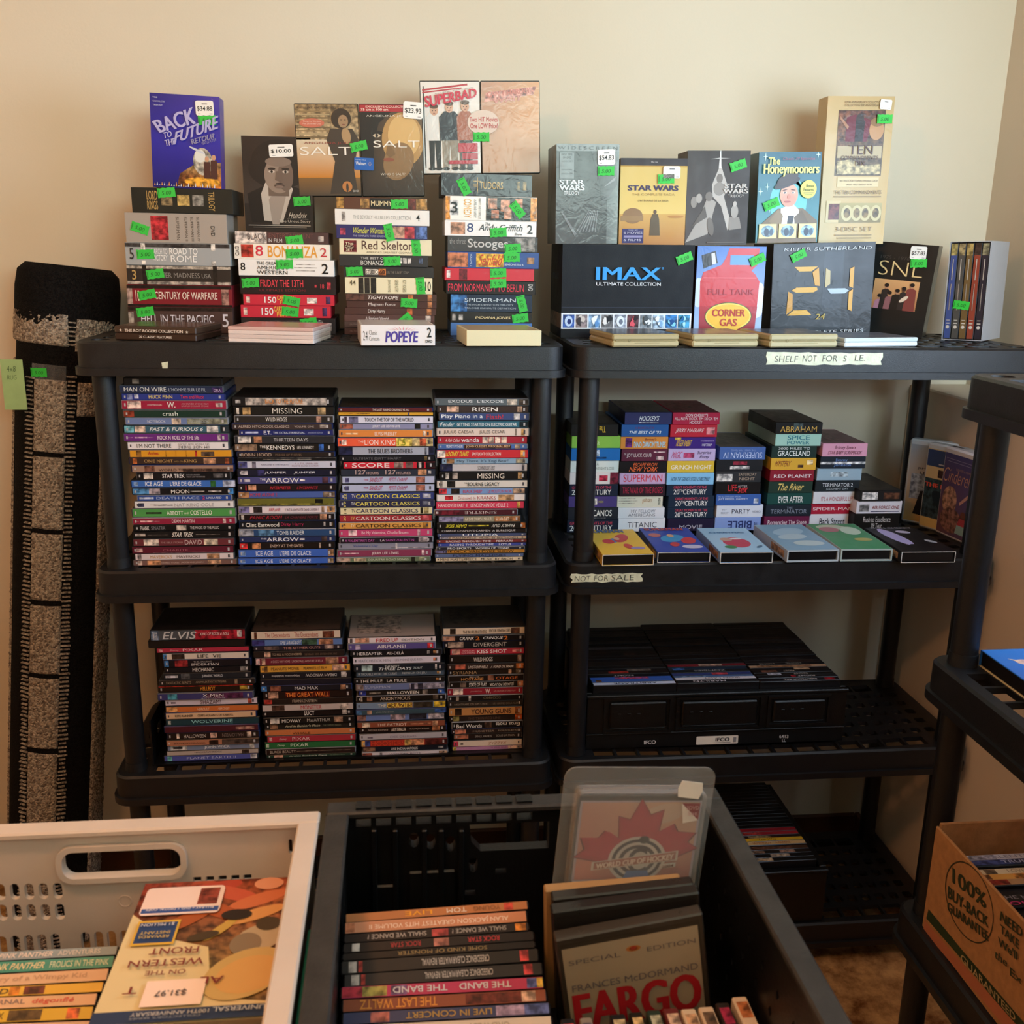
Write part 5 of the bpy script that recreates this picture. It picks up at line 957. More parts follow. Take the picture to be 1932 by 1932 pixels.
# five slim spines in a slipcase
fr = frame((1776, 641), (1852, 644), (1792, 456), .22, -47, T0); mw, w_, h_ = fr
root = tag(empty('dvd_box_set', mw), 'slipcase of five slim cases with blue, brown and red spines', 'box set')
b = MB()
for x0, x1, y0, y1, z0, z1 in ((0, .0015, 0, .13, 0, h_), (w_-.0015, w_, 0, .13, 0, h_), (.0015, w_-.0015, 0, .13, 0, .0015), (.0015, w_-.0015, 0, .13, h_-.0015, h_), (.0015, w_-.0015, .1285, .13, .0015, h_-.0015)): b.box(x0, x1, y0, y1, z0, z1, 'a8a8ac')
b.build('slipcase', M_WRAP, root)
for i, (c, d) in enumerate((('3a4c84', 'a89a60'), ('4a4844', '9a8a64'), ('6a5230', 'a89058'), ('8c3c2c', '3a2c28'), ('25222c', '8a8468'))):
    s_ = (w_-.004)/5; x0 = .002+i*s_; b = MB(); b.box(x0+.0006, x0+s_-.0006, .001, .127, .002, h_-.003, '1c1a1a', ch=.0008); cs = b.build('film_case', M_PLAST, root)
    A = Art(lambda u, v, l, x0=x0: (x0+.0018+(s_-.0036)*u, .001-l, .004+(h_-.009)*v)); A.rect(0, 1, 0, 1, c); A.rect(0, 1, .88, 1, d, 1); A.ell(.5, .12, .3, .018, 'c8c0b4'); A.rect(.2, .8, .155, .165, 'c8c0b4'); A.rect(.2, .8, .19, .197, 'b8b0a4')
    pr = A.build('spine_sleeve', [M_WRAP, M_WPHOTO], cs); T = Art(A.mp, A.l+.0002); T.text('PLANET EARTH SERIES' if 0 else 'WORLD HISTORY', .3, .62, .3, .82, 'c4b8a4', rot=-90, off=-.01) if 0 else None
    T.rect(.42, .56, .62, .84, 'b8aca0'); T.rect(.42, .54, .3, .58, '9a8e84'); T.build('lettering', M_INK, pr)
stick(root, w_*.42, 0, h_*.36, -6)
root['w'] = w_

# right unit, upper row standing on the lower row
zi = imax.matrix_basis.translation.z+imax['h']; zg = gas.matrix_basis.translation.z+gas['h']; z24 = b24.matrix_basis.translation.z+b24['h']
def art(A, T):
    A.poly(rect(0, 1, 0, .94), ['4c4d4f', '393b3c', '272829', '303233']); A.rect(0, 1, .93, 1, '787e7e'); A.poly(rect(.82, 1, 0, .93), ['636a6a', '818d8a', '6d7876', '4c5253'])
    A.poly([(.55, .93), (.95, .93), (.98, .6), (.74, .38), (.7, .6)], ['353639', '505356', '63676a', '404245', '2b2c2f']); A.poly([(.28, .12), (.62, .12), (.7, .38), (.62, .36)], '424346')
    for i in range(7): A.poly([(.33+.05*i, .12), (.345+.05*i, .12), (.54+.022*i, .34), (.53+.022*i, .34)], '7e8184')
    A.poly([(.08, .32), (.1, .33), (.34, .1), (.30, .08)], '6e7174'); A.poly([(.7, .55), (.73, .56), (.95, .68), (.94, .64)], '84878a'); A.rect(.05, .28, .655, .915, '6d7374')
    fix_lift(A, T); T.text('W I D E S C R E E N', .03, .97, .945, .975, '4a5254', off=-.01); T.text('FIRST TIME', .08, .25, .885, .905, '2a2c2e'); T.text('ON DVD', .10, .23, .855, .875, '2a2c2e'); T.text('4-DISC SET', .08, .26, .82, .835, '4a4c4e', off=-.01); T.rect(.08, .25, .74, .75, '4a4c4e'); T.rect(.08, .25, .70, .71, '4a4c4e')
    T.text('STAR', .05, .44, .595, .645, 'ccd0d2', off=.03); T.text('WARS', .05, .45, .54, .59, 'ccd0d2', off=.03); T.text('TRILOGY', .12, .37, .495, .53, 'ccd0d2', off=.02)
o = cover('dvd_box_set', 'box set', "grey silver trilogy box at the left end of the right unit's upper row", frame((1048, 459), (1164, 459), (1053, 271), .19, 0, zi), .12, '4a4c4e', art, M_WRAP, WM); ptag(o, .79, .87, .036, .03, '$54.83', 2); stk(o, .79, .735, 1)
def art(A, T):
    A.poly(rect(0, 1, 0, .36), ['a87038', 'b07a3c', 'c8a058', 'c89c50']); A.poly(rect(0, 1, .36, .92), ['dcc070', 'd8bc6c', 'c8ac5c', 'cfb468']); A.rect(0, 1, .91, 1, '2a1e24'); A.rect(0, 1, .9, .915, 'b89038')
    A.ell(.2, .34, .15, .09, '8a6a48', 24); A.rect(.02, .36, .28, .34, '94744c'); A.ell(.85, .33, .12, .015, 'b07c40'); A.poly([(.46, .11), (.62, .11), (.60, .30), (.58, .36), (.50, .36), (.47, .3)], '5a4a34'); A.ell(.535, .385, .025, .025, '5a4434'); A.rect(.05, .37, .02, .19, '2c2460')
    fix_lift(A, T); T.text('STAR', .12, .47, .63, .69, '2c1e54', off=.05); T.text('WARS', .5, .87, .63, .69, '2c1e54', off=.05); T.text('THE COMPLETE SAGA', .18, .82, .575, .6, '8a7040', off=-.01); T.text("L'INTÉGRALE DE LA SAGA", .27, .73, .505, .53, '4a3a2c', off=0); T.text('Blu-ray', .45, .55, .945, .965, 'b8b0b0')
    T.text('6 MOVIES', .07, .35, .13, .155, 'c8c4dc'); T.text('6 FILMS', .07, .33, .045, .07, 'c8c4dc'); T.rect(.07, .35, .085, .11, '8a84b0'); T.text('9 DISC SET', .14, .28, .168, .18, 'c8c4dc', off=-.01)
o = cover('dvd_box_set', 'box set', "sand-coloured desert box with purple lettering, second in the right unit's upper row", frame((1167, 460), (1291, 460), (1174, 298), .20, 0, zi), .08, 'c8a050', art, M_PRINT, (M_PRINT, M_PRINT)); ptag(o, .76, .84, .036, .024, '', 0); stk(o, .68, .765, 2)
def art(A, T):
    A.poly(rect(0, 1, 0, 1), ['4a4240', '3c3533', '332c2a', '3a3230']); S = ['a09a94', '8a847e', 'b4aea8', '746c66']
    A.poly([(.48, .78), (.53, .86), (.57, .78), (.66, .62), (.6, .52), (.75, .2), (.68, .16), (.56, .42), (.42, .52), (.40, .64)], S[2]); A.poly([(.50, .82), (.515, 1), (.525, 1), (.54, .82)], 'e8e8e4'); A.ell(.52, .71, .05, .05, S[3]); A.ell(.52, .6, .09, .07, S[1])
    A.poly([(.0, .03), (.22, .3), (.34, .52), (.48, .46), (.42, .3), (.36, .12), (.28, .1)], S[0]); A.ell(.36, .52, .06, .05, S[3]); A.poly([(.1, .2), (.3, .42), (.34, .3)], '5a524c'); A.ell(.12, .46, .05, .06, S[1]); A.ell(.2, .5, .05, .05, S[0]); A.poly([(.7, .3), (.86, .3), (.9, .18), (.7, .16)], S[1]); A.ell(.78, .36, .06, .07, S[0]); A.ell(.78, .44, .03, .03, S[2]); A.ell(.4, .2, .05, .1, '6a625c', rot=.3)
    A.poly([(.36, .91), (.5, .916), (.68, .92), (.5, .924)], 'c8c4c0')
    fix_lift(A, T); T.text('STAR', .6, .97, .605, .655, 'c0bab4', off=.03); T.text('WARS', .58, .98, .55, .6, 'c0bab4', off=.03); T.text('TRILOGY', .66, .92, .51, .54, 'c0bab4', off=.02); T.rect(.35, .95, .025, .035, '6a625c')
o = cover('dvd_box_set', 'box set', "dark brown box with silvery figures, centre of the right unit's upper row", frame((1292, 460), (1408, 459), (1297, 284), .20, 0, max(zi, zg)+.0005), .08, '3a3230', art, M_PRINT, (M_PRINT, M_PHOTO)); stk(o, .80, .845, 18)
def art(A, T):
    A.poly(rect(0, 1, 0, 1), ['3a8c98', '3a8c98', '1c5468', '205c70']); A.ell(.5, .45, .3, .28, '5cb8c0', 28)
    for x, y in ((.05, .57), (.88, .52), (.94, .97), (.15, .62), (.2, .38), (.8, .22), (.1, .95)): A.poly([(x-.04, y), (x, y+.006), (x+.04, y), (x, y-.006)], 'c8ecd8'); A.poly([(x, y-.05), (x+.008, y), (x, y+.05), (x-.008, y)], 'c8ecd8')
    A.poly([(.02, .0), (.98, 0), (.98, .24), (.74, .38), (.34, .38), (.06, .20)], '6c5838'); A.poly([(.40, .12), (.62, .12), (.68, .36), (.56, .44), (.38, .38)], 'e4e4e0'); A.poly([(.48, .1), (.56, .1), (.6, .3), (.5, .3)], '1c1a20'); A.poly([(.34, .38), (.2, .24), (.38, .1), (.42, .3)], '806a44'); A.poly([(.72, .36), (.84, .22), (.64, .1), (.6, .28)], '5e4c30')
    A.ell(.50, .53, .145, .125, 'd89c84', 30); A.ell(.5, .47, .12, .07, 'd49480', 28); A.poly([(.28, .6), (.66, .66), (.70, .6), (.6, .74), (.44, .76), (.30, .68)], '231a18'); A.ell(.46, .66, .21, .045, '2c2220', rot=.25); A.ell(.47, .71, .17, .06, '362a26', rot=.25)
    for x in (.43, .56): A.ell(x, .555, .03, .012, 'f0e4dc'); A.ell(x, .555, .012, .012, '241a18'); A.ell(x, .585, .04, .006, '4a3028', rot=.2 if x < .5 else -.1)
    A.ell(.50, .51, .025, .025, 'c88470'); A.ell(.48, .455, .05, .011, 'a85c54')
    for x in (.04, .36, .68): A.rect(x, x+.28, .05, .21, 'e4d890'); A.ell(x+.14, .13, .11, .065, '8ab4cc', 20, 1); A.ell(x+.12, .12, .04, .045, '2c3c50'); A.ell(x+.2, .12, .03, .04, '40566c')
    A.ell(.80, .59, .13, .1, 'dcdc58', 30)
    fix_lift(A, T); T.text('The', .14, .32, .86, .94, 'e8e878', off=.03); T.text('Honeymooners', .07, .95, .73, .87, 'e8e878', off=.03); T.text('Classic 39 Episodes', .36, .88, .9, .94, '9c3c5c', shear=.6, off=-.008); T.text('Bonus', .76, .88, .61, .645, '2c3c20'); T.text('Features', .72, .88, .57, .605, '2c3c20'); T.rect(.72, .88, .545, .553, '6a7440'); T.rect(.74, .86, .525, .533, '6a7440')
o = cover('dvd_box_set', 'box set', "teal box with a man in a hat, fourth in the right unit's upper row", frame((1425, 457), (1541, 455), (1432, 287), .22, 0, max(zg, z24)+.0005), .09, '20606e', art, M_WRAP, WM); stk(o, .22, .43, 22)
def art(A, T):
    A.poly(rect(0, 1, 0, 1), ['cdb684', 'c8ac70', 'bca06c', 'c4a878']); A.rect(.17, .88, .47, .91, '5a4a30'); A.poly(rect(.18, .87, .475, .905), ['6e6448', '6a5c44', '5a3a2c', '7a4a34'], 1)
    A.poly([(.3, .7), (.62, .7), (.7, .84), (.55, .86), (.42, .88), (.3, .86)], '6a1f2b'); A.ell(.5, .85, .06, .035, '3a302a'); A.poly([(.44, .7), (.56, .7), (.58, .84), (.44, .84)], '2c2420'); A.ell(.76, .78, .11, .07, 'b88a5c'); A.ell(.76, .83, .1, .03, '8a6434'); A.poly([(.2, .87), (.34, .80), (.32, .78), (.2, .85)], 'a87858'); A.rect(.19, .86, .59, .67, 'b4a480')
    A.poly([(.2, .48), (.86, .48), (.86, .55), (.6, .54), (.4, .58), (.2, .57)], 'b8ac84', 1); A.rect(.22, .85, .395, .46, 'd4c294'); A.rect(.08, .3, .15, .30, 'd0bc8c'); A.rect(.12, .28, .17, .28, '6a3430', 1); A.rect(.28, .93, .15, .285, '9a8c58'); A.poly(rect(.28, .93, .15, .285), ['8a7c4c', '7c6c3c', 'b0a470', 'a89c64'])
    for x in (.40, .55, .68, .84): A.ell(x, .215, .085, .055, 'c8bc8c', 20); A.ell(x, .215, .05, .035, '7a6840', 16, 1)
    fix_lift(A, T); T.text('50TH ANNIVERSARY COLLECTION', .25, .8, .952, .967, '5a4228', off=-.004); T.text('COLLECTION 50E ANNIVERSAIRE', .25, .8, .932, .945, '5a4228', off=-.004); T.text('TEN', .36, .72, .615, .675, '4a2c24', off=0); T.text('COMMANDMENTS', .25, .81, .58, .605, '4a2c24', off=.01); T.text('DIX', .47, .63, .54, .568, '5a2c24', off=0)
    T.text('THE 1956 ACADEMY AWARD-WINNING CLASSIC', .25, .84, .43, .442, '5a3c28', off=-.004); T.text('AND 1923 SILENT FILM', .36, .74, .405, .415, '5a3c28', off=-.004); T.text('THE TEN COMMANDMENTS', .18, .9, .345, .37, '5a4228', off=-.004); T.text('3-DISC SET', .24, .8, .09, .12, '6a5230', off=-.008); T.rect(.18, .9, .325, .332, '8a7448'); T.rect(.24, .8, .06, .066, '8a7448'); T.rect(.28, .8, .04, .046, '8a7448')
o = cover('dvd_box_set', 'box set', "tall parchment-coloured box standing behind at the right of the upper row", frame((1544, 455), (1666, 454), (1554, 181), .29, 0, z24+.001), .05, 'c4a874', art, M_WRAP, WM); ptag(o, .86, .945, .026, .02, '', -4); stk(o, .86, .85, 0)

# flat cases and tins lying at the front of the top shelves
def lying(name, cat, label, BL, BR, zbase, ytop, col, tiers, topcol, art=None, depth=.135, m=M_WRAP, tart=None, ch=.002):
    p0, p1 = onZ(*BL, zbase), onZ(*BR, zbase); ex = p1-p0; ex.z = 0; w_ = ex.length; yaw = math.atan2(ex.y, ex.x)
    h_ = onY((BL[0]+BR[0])/2, ytop, (p0.y+p1.y)/2).z-zbase; mw = Matrix.Translation((p0.x, p0.y, zbase)) @ Matrix.Rotation(yaw, 4, 'Z')
    root = tag(empty(name, mw), label, cat); zz = 0
    for k, (f, c) in enumerate(tiers):
        h2 = h_*f; b = MB(); b.box(.0, w_, 0, depth, zz, zz+h2-.0003, c, ch=min(ch, h2*.3)); b.build('case', m, root, smooth=30); zz += h2
    A = Art(topface(w_, depth, h_-.0003)); A.rect(.03, .97, .04, .96, topcol)
    if tart: tart(A)
    A.build('cover_print', [M_WRAP, M_WPHOTO], root)
    if art: A = Art(front(w_, h_)); art(A); A.build('lettering', m, root)
    return root
def art(A): A.text('THE ROY ROGERS COLLECTION', .13, .84, .58, .78, 'ece4dc', off=.02); A.text('20 CLASSIC FEATURES', .3, .7, .18, .34, 'ece4dc', off=.02); A.poly([(.08+.02*math.cos(PI/2+i*PI/5)*(1 if i % 2 == 0 else .4), .68+.12*math.sin(PI/2+i*PI/5)*(1 if i % 2 == 0 else .4)) for i in range(10)], 'ece4dc'); A.poly([(.89+.02*math.cos(PI/2+i*PI/5)*(1 if i % 2 == 0 else .4), .66+.12*math.sin(PI/2+i*PI/5)*(1 if i % 2 == 0 else .4)) for i in range(10)], 'ece4dc')
lying('dvd_case', 'film case', "brown double case with white lettering lying in front of the leftmost top stack", (217, 641), (371, 645), T0, 616, '3a2a22', [(.5, '3a2a22'), (.5, '46362c')], '5a4a42', art)
lying('dvd_case', 'film case', "whitish pink case lying flat in front of the second top stack", (431, 645), (592, 649), T0, 617, 'e4d8d4', [(.24, 'e8dedc'), (.26, 'dccecc'), (.26, 'e4d8d6'), (.24, 'd8b8b4')], 'c89898', ch=.001)
def art(A):
    A.text('24', .03, .09, .25, .7, '2a2a2a', off=-.006); A.text('Classic', .11, .22, .52, .74, '2a2a2a', off=-.006); A.text('Cartoons', .11, .25, .24, .46, '2a2a2a', off=-.006); A.text('POPEYE', .33, .77, .16, .7, '4b3c9c', off=.06, shear=.3); A.text('2', .89, .95, .4, .88, '1c1c1c', off=.02); A.text('DVD', .87, .96, .14, .28, '1c1c1c', off=.03)
    for i in range(9): t = .3+i*.3; A.poly([(.56+.12*math.cos(t-.05), .72+.06*math.sin(t-.05)), (.56+.24*math.cos(t), .72+.24*math.sin(t)), (.56+.12*math.cos(t+.05), .72+.06*math.sin(t+.05))], 'd8607a')
lying('dvd_box_set', 'box set', "white boxed set with purple lettering lying in front of the third stack", (681, 652), (821, 652), T0, 613, 'e8e4e6', [(1, 'e8e5e6')], 'c8c0c4', art, ch=.001)
lying('dvd_box_set', 'box set', "plain cream slipcase lying in front of the fourth top stack", (880, 653), (1021, 653), T0, 623, 'e0d8b0', [(1, 'e0d8b2')], 'b8a078', ch=.0008, m=M_CARD)
TG = 'flat gold tins in front of the right unit boxes'
def tin(label, BL, BR, yt, c1, c2, top):
    def art(A): A.rect(.05, .95, .44, .52, '8a7c50'); A.rect(.33, .72, .6, .64, '9a8c60'); A.rect(.33, .7, .28, .32, '9a8c60'); A.ring(.25, .5, .018, .11, .6, '7a6c40', 12)
    return lying('dvd_tin', 'film tin', label, BL, BR, T0, yt, c1, [(.5, c1), (.5, c2)], top, art, ch=.003)
tin("leftmost gold tin lying before the wide black box", (1155, 655), (1281, 654), 630, 'b4a67c', 'a89a70', '4a505a')
tin("gold tin lying before the red fuel can box", (1306, 655), (1431, 654), 630, 'b8ac84', 'aca078', '5a4a48')
tin("gold tin lying before the orange numerals box", (1452, 656), (1580, 655), 630, 'b4aa84', 'b0a680', '3c4450')
lying('dvd_case', 'film case', "pale silver case lying before the black and cream lettered box", (1593, 655), (1731, 653), T0, 637, 'c8d0d4', [(.5, 'd4dce0'), (.5, 'c0ccd0')], '5a6474')

# tapes lying at the front of the right unit's second shelf
def sleeve(label, BL, BR, yt, col, art, tape='0e0e10', open_=True, m=M_CARD, depth=.187, clam=None):
    p0, p1 = onZ(*BL, T1), onZ(*BR, T1); w_ = (p1-p0).length; yaw = math.atan2(p1.y-p0.y, p1.x-p0.x); h_ = onY((BL[0]+BR[0])/2, yt, (p0.y+p1.y)/2).z-T1
    root = tag(empty('vhs_tape', Matrix.Translation((p0.x, p0.y, T1)) @ Matrix.Rotation(yaw, 4, 'Z')), label, 'video tape'); t = .0011 if clam is None else .003
    b = MB(); b.box(0, w_, 0, depth, 0, t, col); b.box(0, w_, 0, depth, h_-t, h_, col); b.box(0, t, 0, depth, t, h_-t, col); b.box(w_-t, w_, 0, depth, t, h_-t, col); b.box(t, w_-t, depth-t, depth, t, h_-t, col); b.build('sleeve' if clam is None else 'clamshell', m, root)
    A = Art(front(w_, h_, 0)); e = 'e8e4dc'
    for r_ in ((0, 1, 0, .05), (0, 1, .95, 1), (0, .012, .05, .95), (.988, 1, .05, .95)): A.rect(*r_, e if clam is None else clam)
    A.build('sleeve_edge', m, root)
    b = MB(); b.box(t+.001, w_-t-.001, .0025, depth-t-.001, t+.0003, h_-t-.0005, tape, ch=.001); c = b.build('cassette', M_PLAST, root)
    A = Art(topface(w_, depth, h_)); T = Art(A.mp, .003); art(A, T); pr = A.build('cover_print', [M_PRINT, M_PHOTO], root)
    if T.v: T.l = 0; T.build('lettering', M_PRINT, pr)
    S_ = Art(lambda u, v, l: (-l, depth*(1-u), v*h_)); S_.rect(.1, .9, .12, .88, {'e': 'e0d8c0'}.get(col, col)); S_.rect(.55, .92, .2, .8, 'b08a60', 1); S_.build('side_print', [M_PRINT, M_PHOTO], root)
    root['w'] = w_; root['h'] = h_; return root
def a(bgc, blobs, txt, tc):
    def f(A, T):
        A.rect(.01, .99, .01, .99, bgc)
        for u, v, x, y, c, r_ in blobs: A.ell(u, v, x, y, c, 20, 0, r_)
        fix_lift(A, T)
        for s_, u0, u1, v0, v1 in txt: T.text(s_, u0, u1, v0, v1, tc, off=.03)
    return f
sleeve('yellow sleeved tape with red and blue cover shapes, leftmost of the front row', (1136, 1068), (1233, 1066), 1046, 'd8b040', a('e8c040', [(.45, .55, .25, .08, '4a8cc8', .4), (.3, .5, .12, .09, 'd0484c', 0), (.6, .62, .2, .12, 'c8484c', .8), (.62, .3, .08, .1, 'c84a44', .3), (.5, .6, .06, .06, 'e0b090', 0), (.78, .22, .14, .05, '9a8cc0', 0)], [('SUPERMAN', .08, .75, .84, .97)], '4a7ab8'))
sleeve('deep blue sleeved tape with red and light blue shapes, second in the front row', (1240, 1062), (1339, 1061), 1042, '3c50a0', a('3850b0', [(.5, .55, .25, .14, '48a0d8', .3), (.78, .45, .16, .12, 'd04448', .5), (.2, .68, .12, .08, 'c06a68', 0), (.45, .3, .1, .08, 'c84448', .6), (.5, .65, .07, .06, 'e0b090', 0), (.75, .2, .2, .07, 'c8c8e4', 0)], [('SUPERMAN', .08, .85, .86, .97)], 'c85a50'))
sleeve('light blue sleeved tape with a red house shape, third in the front row', (1358, 1063), (1457, 1062), 1042, '8ab0d8', a('a8d0ec', [(.5, .38, .26, .2, 'c8485c', 0), (.35, .5, .12, .07, 'c8a08c', 0), (.3, .2, .12, .06, '4a8c54', 0), (.55, .52, .12, .03, 'f0f4f8', 0), (.85, .2, .08, .03, '5a7c98', .5)], [('CHRISTMAS', .15, .85, .75, .8)], '5a90c0'))
sleeve('pale clamshell tape with cloudy sky cover, fourth in the front row', (1484, 1061), (1581, 1059), 1038, 'b4c4cc', a('88aec8', [(.5, .7, .34, .14, 'a8c8dc', .2), (.45, .5, .3, .1, 'b8d0dc', .1), (.6, .25, .3, .1, 'c0d4d8', 0)], [], 'w'), clam='ccd8e0', m=M_WRAP, depth=.2)
sleeve('clear clamshell tape with green cover, fifth in the front row', (1585, 1059), (1682, 1058), 1036, 'b8c4c0', a('4a9468', [(.4, .85, .3, .1, 'b8c8b0', 0), (.7, .7, .2, .16, 'c4dcc8', .3), (.3, .75, .2, .1, 'b07a80', 0), (.7, .35, .18, .06, 'b4b068', 0)], [], 'w'), clam='b4ccc8', m=M_WRAP, depth=.2)
sleeve('black sleeved tape with a pale lilac stripe, rightmost of the front row', (1699, 1062), (1801, 1061), 1041, '1a1a1c', a('17171a', [(.32, .6, .14, .36, 'b4acdc', .25), (.42, .2, .1, .1, '17171a', 0), (.62, .8, .13, .06, 'c8c0d8', -.2), (.85, .4, .1, .05, 'b0b0b8', -.6)], [('DON CHERRY', .1, .9, .93, .99)], '8a8a90'))

# clamshell tapes standing at the right end of that shelf
def clamshell(label, BL, BR, w_, h_, col, art):
    p0, p1 = onZ(*BL, T1), onZ(*BR, T1); yaw = math.atan2(p1.y-p0.y, p1.x-p0.x); mw = Matrix.Translation((p0.x, p0.y, T1)) @ Matrix.Rotation(yaw, 4, 'Z')
    b = MB(); b.box(0, w_, 0, .029, 0, h_, col, ch=.004); root = tag(b.build('vhs_tape', M_WRAP, None, mw, smooth=40), label, 'video tape', 'clamshell tapes standing at the right end')
    A = Art(front(w_, h_)); T = Art(A.mp, .003); art(A, T); T.l = 0; pr = A.build('cover_print', [M_PRINT, M_PHOTO], root); T.build('lettering', M_PRINT, pr); return root
def art(A, T):
    A.poly(rect(.04, .96, .03, .94), ['c0a060', 'c0a060', '8ea0b4', '98a8b8']); A.rect(.1, .9, .3, .6, '90a4bc', 1); A.poly([(.2, .12), (.55, .1), (.6, .36), (.5, .42), (.3, .4)], '1c1c22'); A.ell(.40, .455, .06, .035, 'c89878'); A.poly([(.36, .36), (.46, .36), (.42, .43)], 'e8e4e0')
    fix_lift(A, T)
    for i, s_ in enumerate(('FUNNY', 'IN TRUE', 'HOLLYWOOD', 'STYLE')): T.text(s_, .45, .9, .86-i*.045, .89-i*.045, '24303c')
    T.text('JIM CARREY', .2, .9, .65, .68, '24303c', off=.02); T.text('LIAR LIAR', .25, .85, .6, .63, '24303c', off=.02)
clamshell('clamshell tape with a man in a dark suit, farthest of three standing', (1699, 983), (1744, 991), .125, .205, 'c4d0d8', art)
def art(A, T):
    A.rect(.04, .96, .03, .94, 'c8b890'); A.poly(rect(.04, .96, .03, .6), ['3a4a58', '4a5868', '2c4c58', '34505c'], 1); A.rect(.04, .96, .74, .93, '34466e'); A.ell(.75, .84, .09, .06, 'a8a8b0'); A.rect(.3, .5, .62, .71, '3a2c2c', 1); A.rect(.55, .75, .62, .71, '3a3434', 1); A.poly(rect(.04, .96, .03, .14), 'd0b878'); A.ell(.5, .32, .3, .1, '1c2a34', rot=-.4)
    fix_lift(A, T); T.text('TO', .55, .85, .56, .6, 'd85c50', off=.03); T.text('THE RESCUE', .06, .92, .5, .55, 'd85c50', off=.03); T.rect(.3, .7, .765, .78, 'b0b4c0')
clamshell('clamshell tape with cream and navy cover, middle of three standing', (1731, 993), (1795, 1011), .125, .205, 'c0ccd4', art)
def art(A, T):
    A.poly(rect(.04, .96, .03, .94), ['6a4a50', '5a5078', '4a4a88', '44447c']); A.ell(.3, .42, .2, .16, 'b09080', 24, 1); A.ell(.4, .2, .3, .14, '8a6a64', 24, 1); A.ell(.72, .26, .1, .06, '5a3c34'); A.poly([(.55, .08), (.92, .08), (.86, .22), (.6, .22)], '8cb4b8'); A.poly([(.58, .18), (.86, .18), (.8, .26), (.64, .26)], 'a84450'); A.ell(.72, .31, .07, .035, '6a4438'); A.poly([(.6, .4), (.9, .56), (.88, .6), (.58, .43)], 'c09890')
    fix_lift(A, T); T.text('Cinderella', .05, .95, .62, .78, 'c89c8c', shear=.6, off=-.01); T.rect(.1, .9, .88, .885, '9c9cc4'); T.rect(.15, .85, .85, .855, '9c9cc4'); T.text('RODGERS & HAMMERSTEIN', .4, .95, .77, .795, 'b08c88', off=-.004)
clamshell('clamshell tape with violet cover and a figure in a pale gown, nearest of three standing', (1763, 1003), (1831, 1033), .128, .205, 'd4d8e4', art)

# ------------------------------------------------------------------ crates
def slit_wall(mb, mp, u0, u1, v0, v1, t, holes): mb.plate(rect(u0, u1, v0, v1), holes, t, mp)
def open_crate(name, label, x0, x1, y0, y1, z0, z1, t, fh=None, bh=None, lh=None, rh=None, m=M_CRATE, rim=None, front=True, base_t=None, rw=.006, cat='crate'):
    root = tag(empty(name, Matrix.Translation((x0, y0, z0))), label, cat); w_, d_, h_ = x1-x0, y1-y0, z1-z0
    walls = [(lambda u, v, q: (u, d_-t+q, v), w_, bh), (lambda u, v, q: (t-q, u, v), d_, lh), (lambda u, v, q: (w_-t+q, u, v), d_, rh)]
    if front: walls.append((lambda u, v, q: (u, t-q, v), w_, fh))
    for i, (mp, L_, hs) in enumerate(walls):
        a, b_ = (0, L_) if i in (0, 3) else (t if front else 0, L_-t)
        mb = MB(); mb.plate(rect(a, b_, 0, h_), hs or [], t, mp); mb.build('wall', m, root)
    mb = MB(); mb.box(t, w_-t, t if front else 0, d_-t, 0, base_t or t); mb.build('base', m, root)
    if rim:
        mb = MB(); e = rw
        for a in ((-e, w_+e, d_-t-e, d_+e), (-e, w_+e, -e, t+e), (-e, t+e, t+e, d_-t-e), (w_-t-e, w_+e, t+e, d_-t-e)): mb.box(a[0], a[1], a[2], a[3], h_-.004, h_+.004, ch=.002)
        mb.build('rim', rim, root)
    return root

# shallow tray with low sides under the stacks of the left unit's third shelf
open_crate('plastic_crate', 'shallow black crate tray holding four stacks on the left unit', .066, .878, .052, .372, T2, T2+.105, .0036,
           lh=[rect(.05+i*.06, .08+i*.06, .05, .07) for i in range(4)], rh=[rect(.05+i*.06, .08+i*.06, .05, .07) for i in range(4)], front=False, base_t=.0036)

def spine_up(x0, y0, z0, w_, t, h_, base, label, group=None, texts=(), blocks=(), shell='131316', along='x', m=(M_PRINT, M_PHOTO)):
    mw = Matrix.Translation((x0, y0, z0))
    if along == 'y': mw = mw @ Matrix.Rotation(-PI/2, 4, 'Z')
    b = MB(); b.box(0, w_, 0, t, 0, h_, shell, ch=.0014); root = tag(b.build('dvd_case', M_PLAST, None, mw), label, 'film case', group)
    A = Art(lambda u, v, l: (w_*(.012+.976*u), t*(.07+.86*v), h_+l)); A.rect(0, 1, 0, 1, base)
    for u0, u1, c in blocks: A.rect(u0, u1, .06, .94, c, 1)
    s_ = A.build('spine_sleeve', list(m), root)
    if texts:
        T = Art(A.mp, A.l+.0002)
        for s2, u0, u1, c, fl in texts: T.text(s2, u0, u1, .2, .8, c, flip='f' in fl, off=.02)
        T.build('lettering', m[0], s_)
    return root

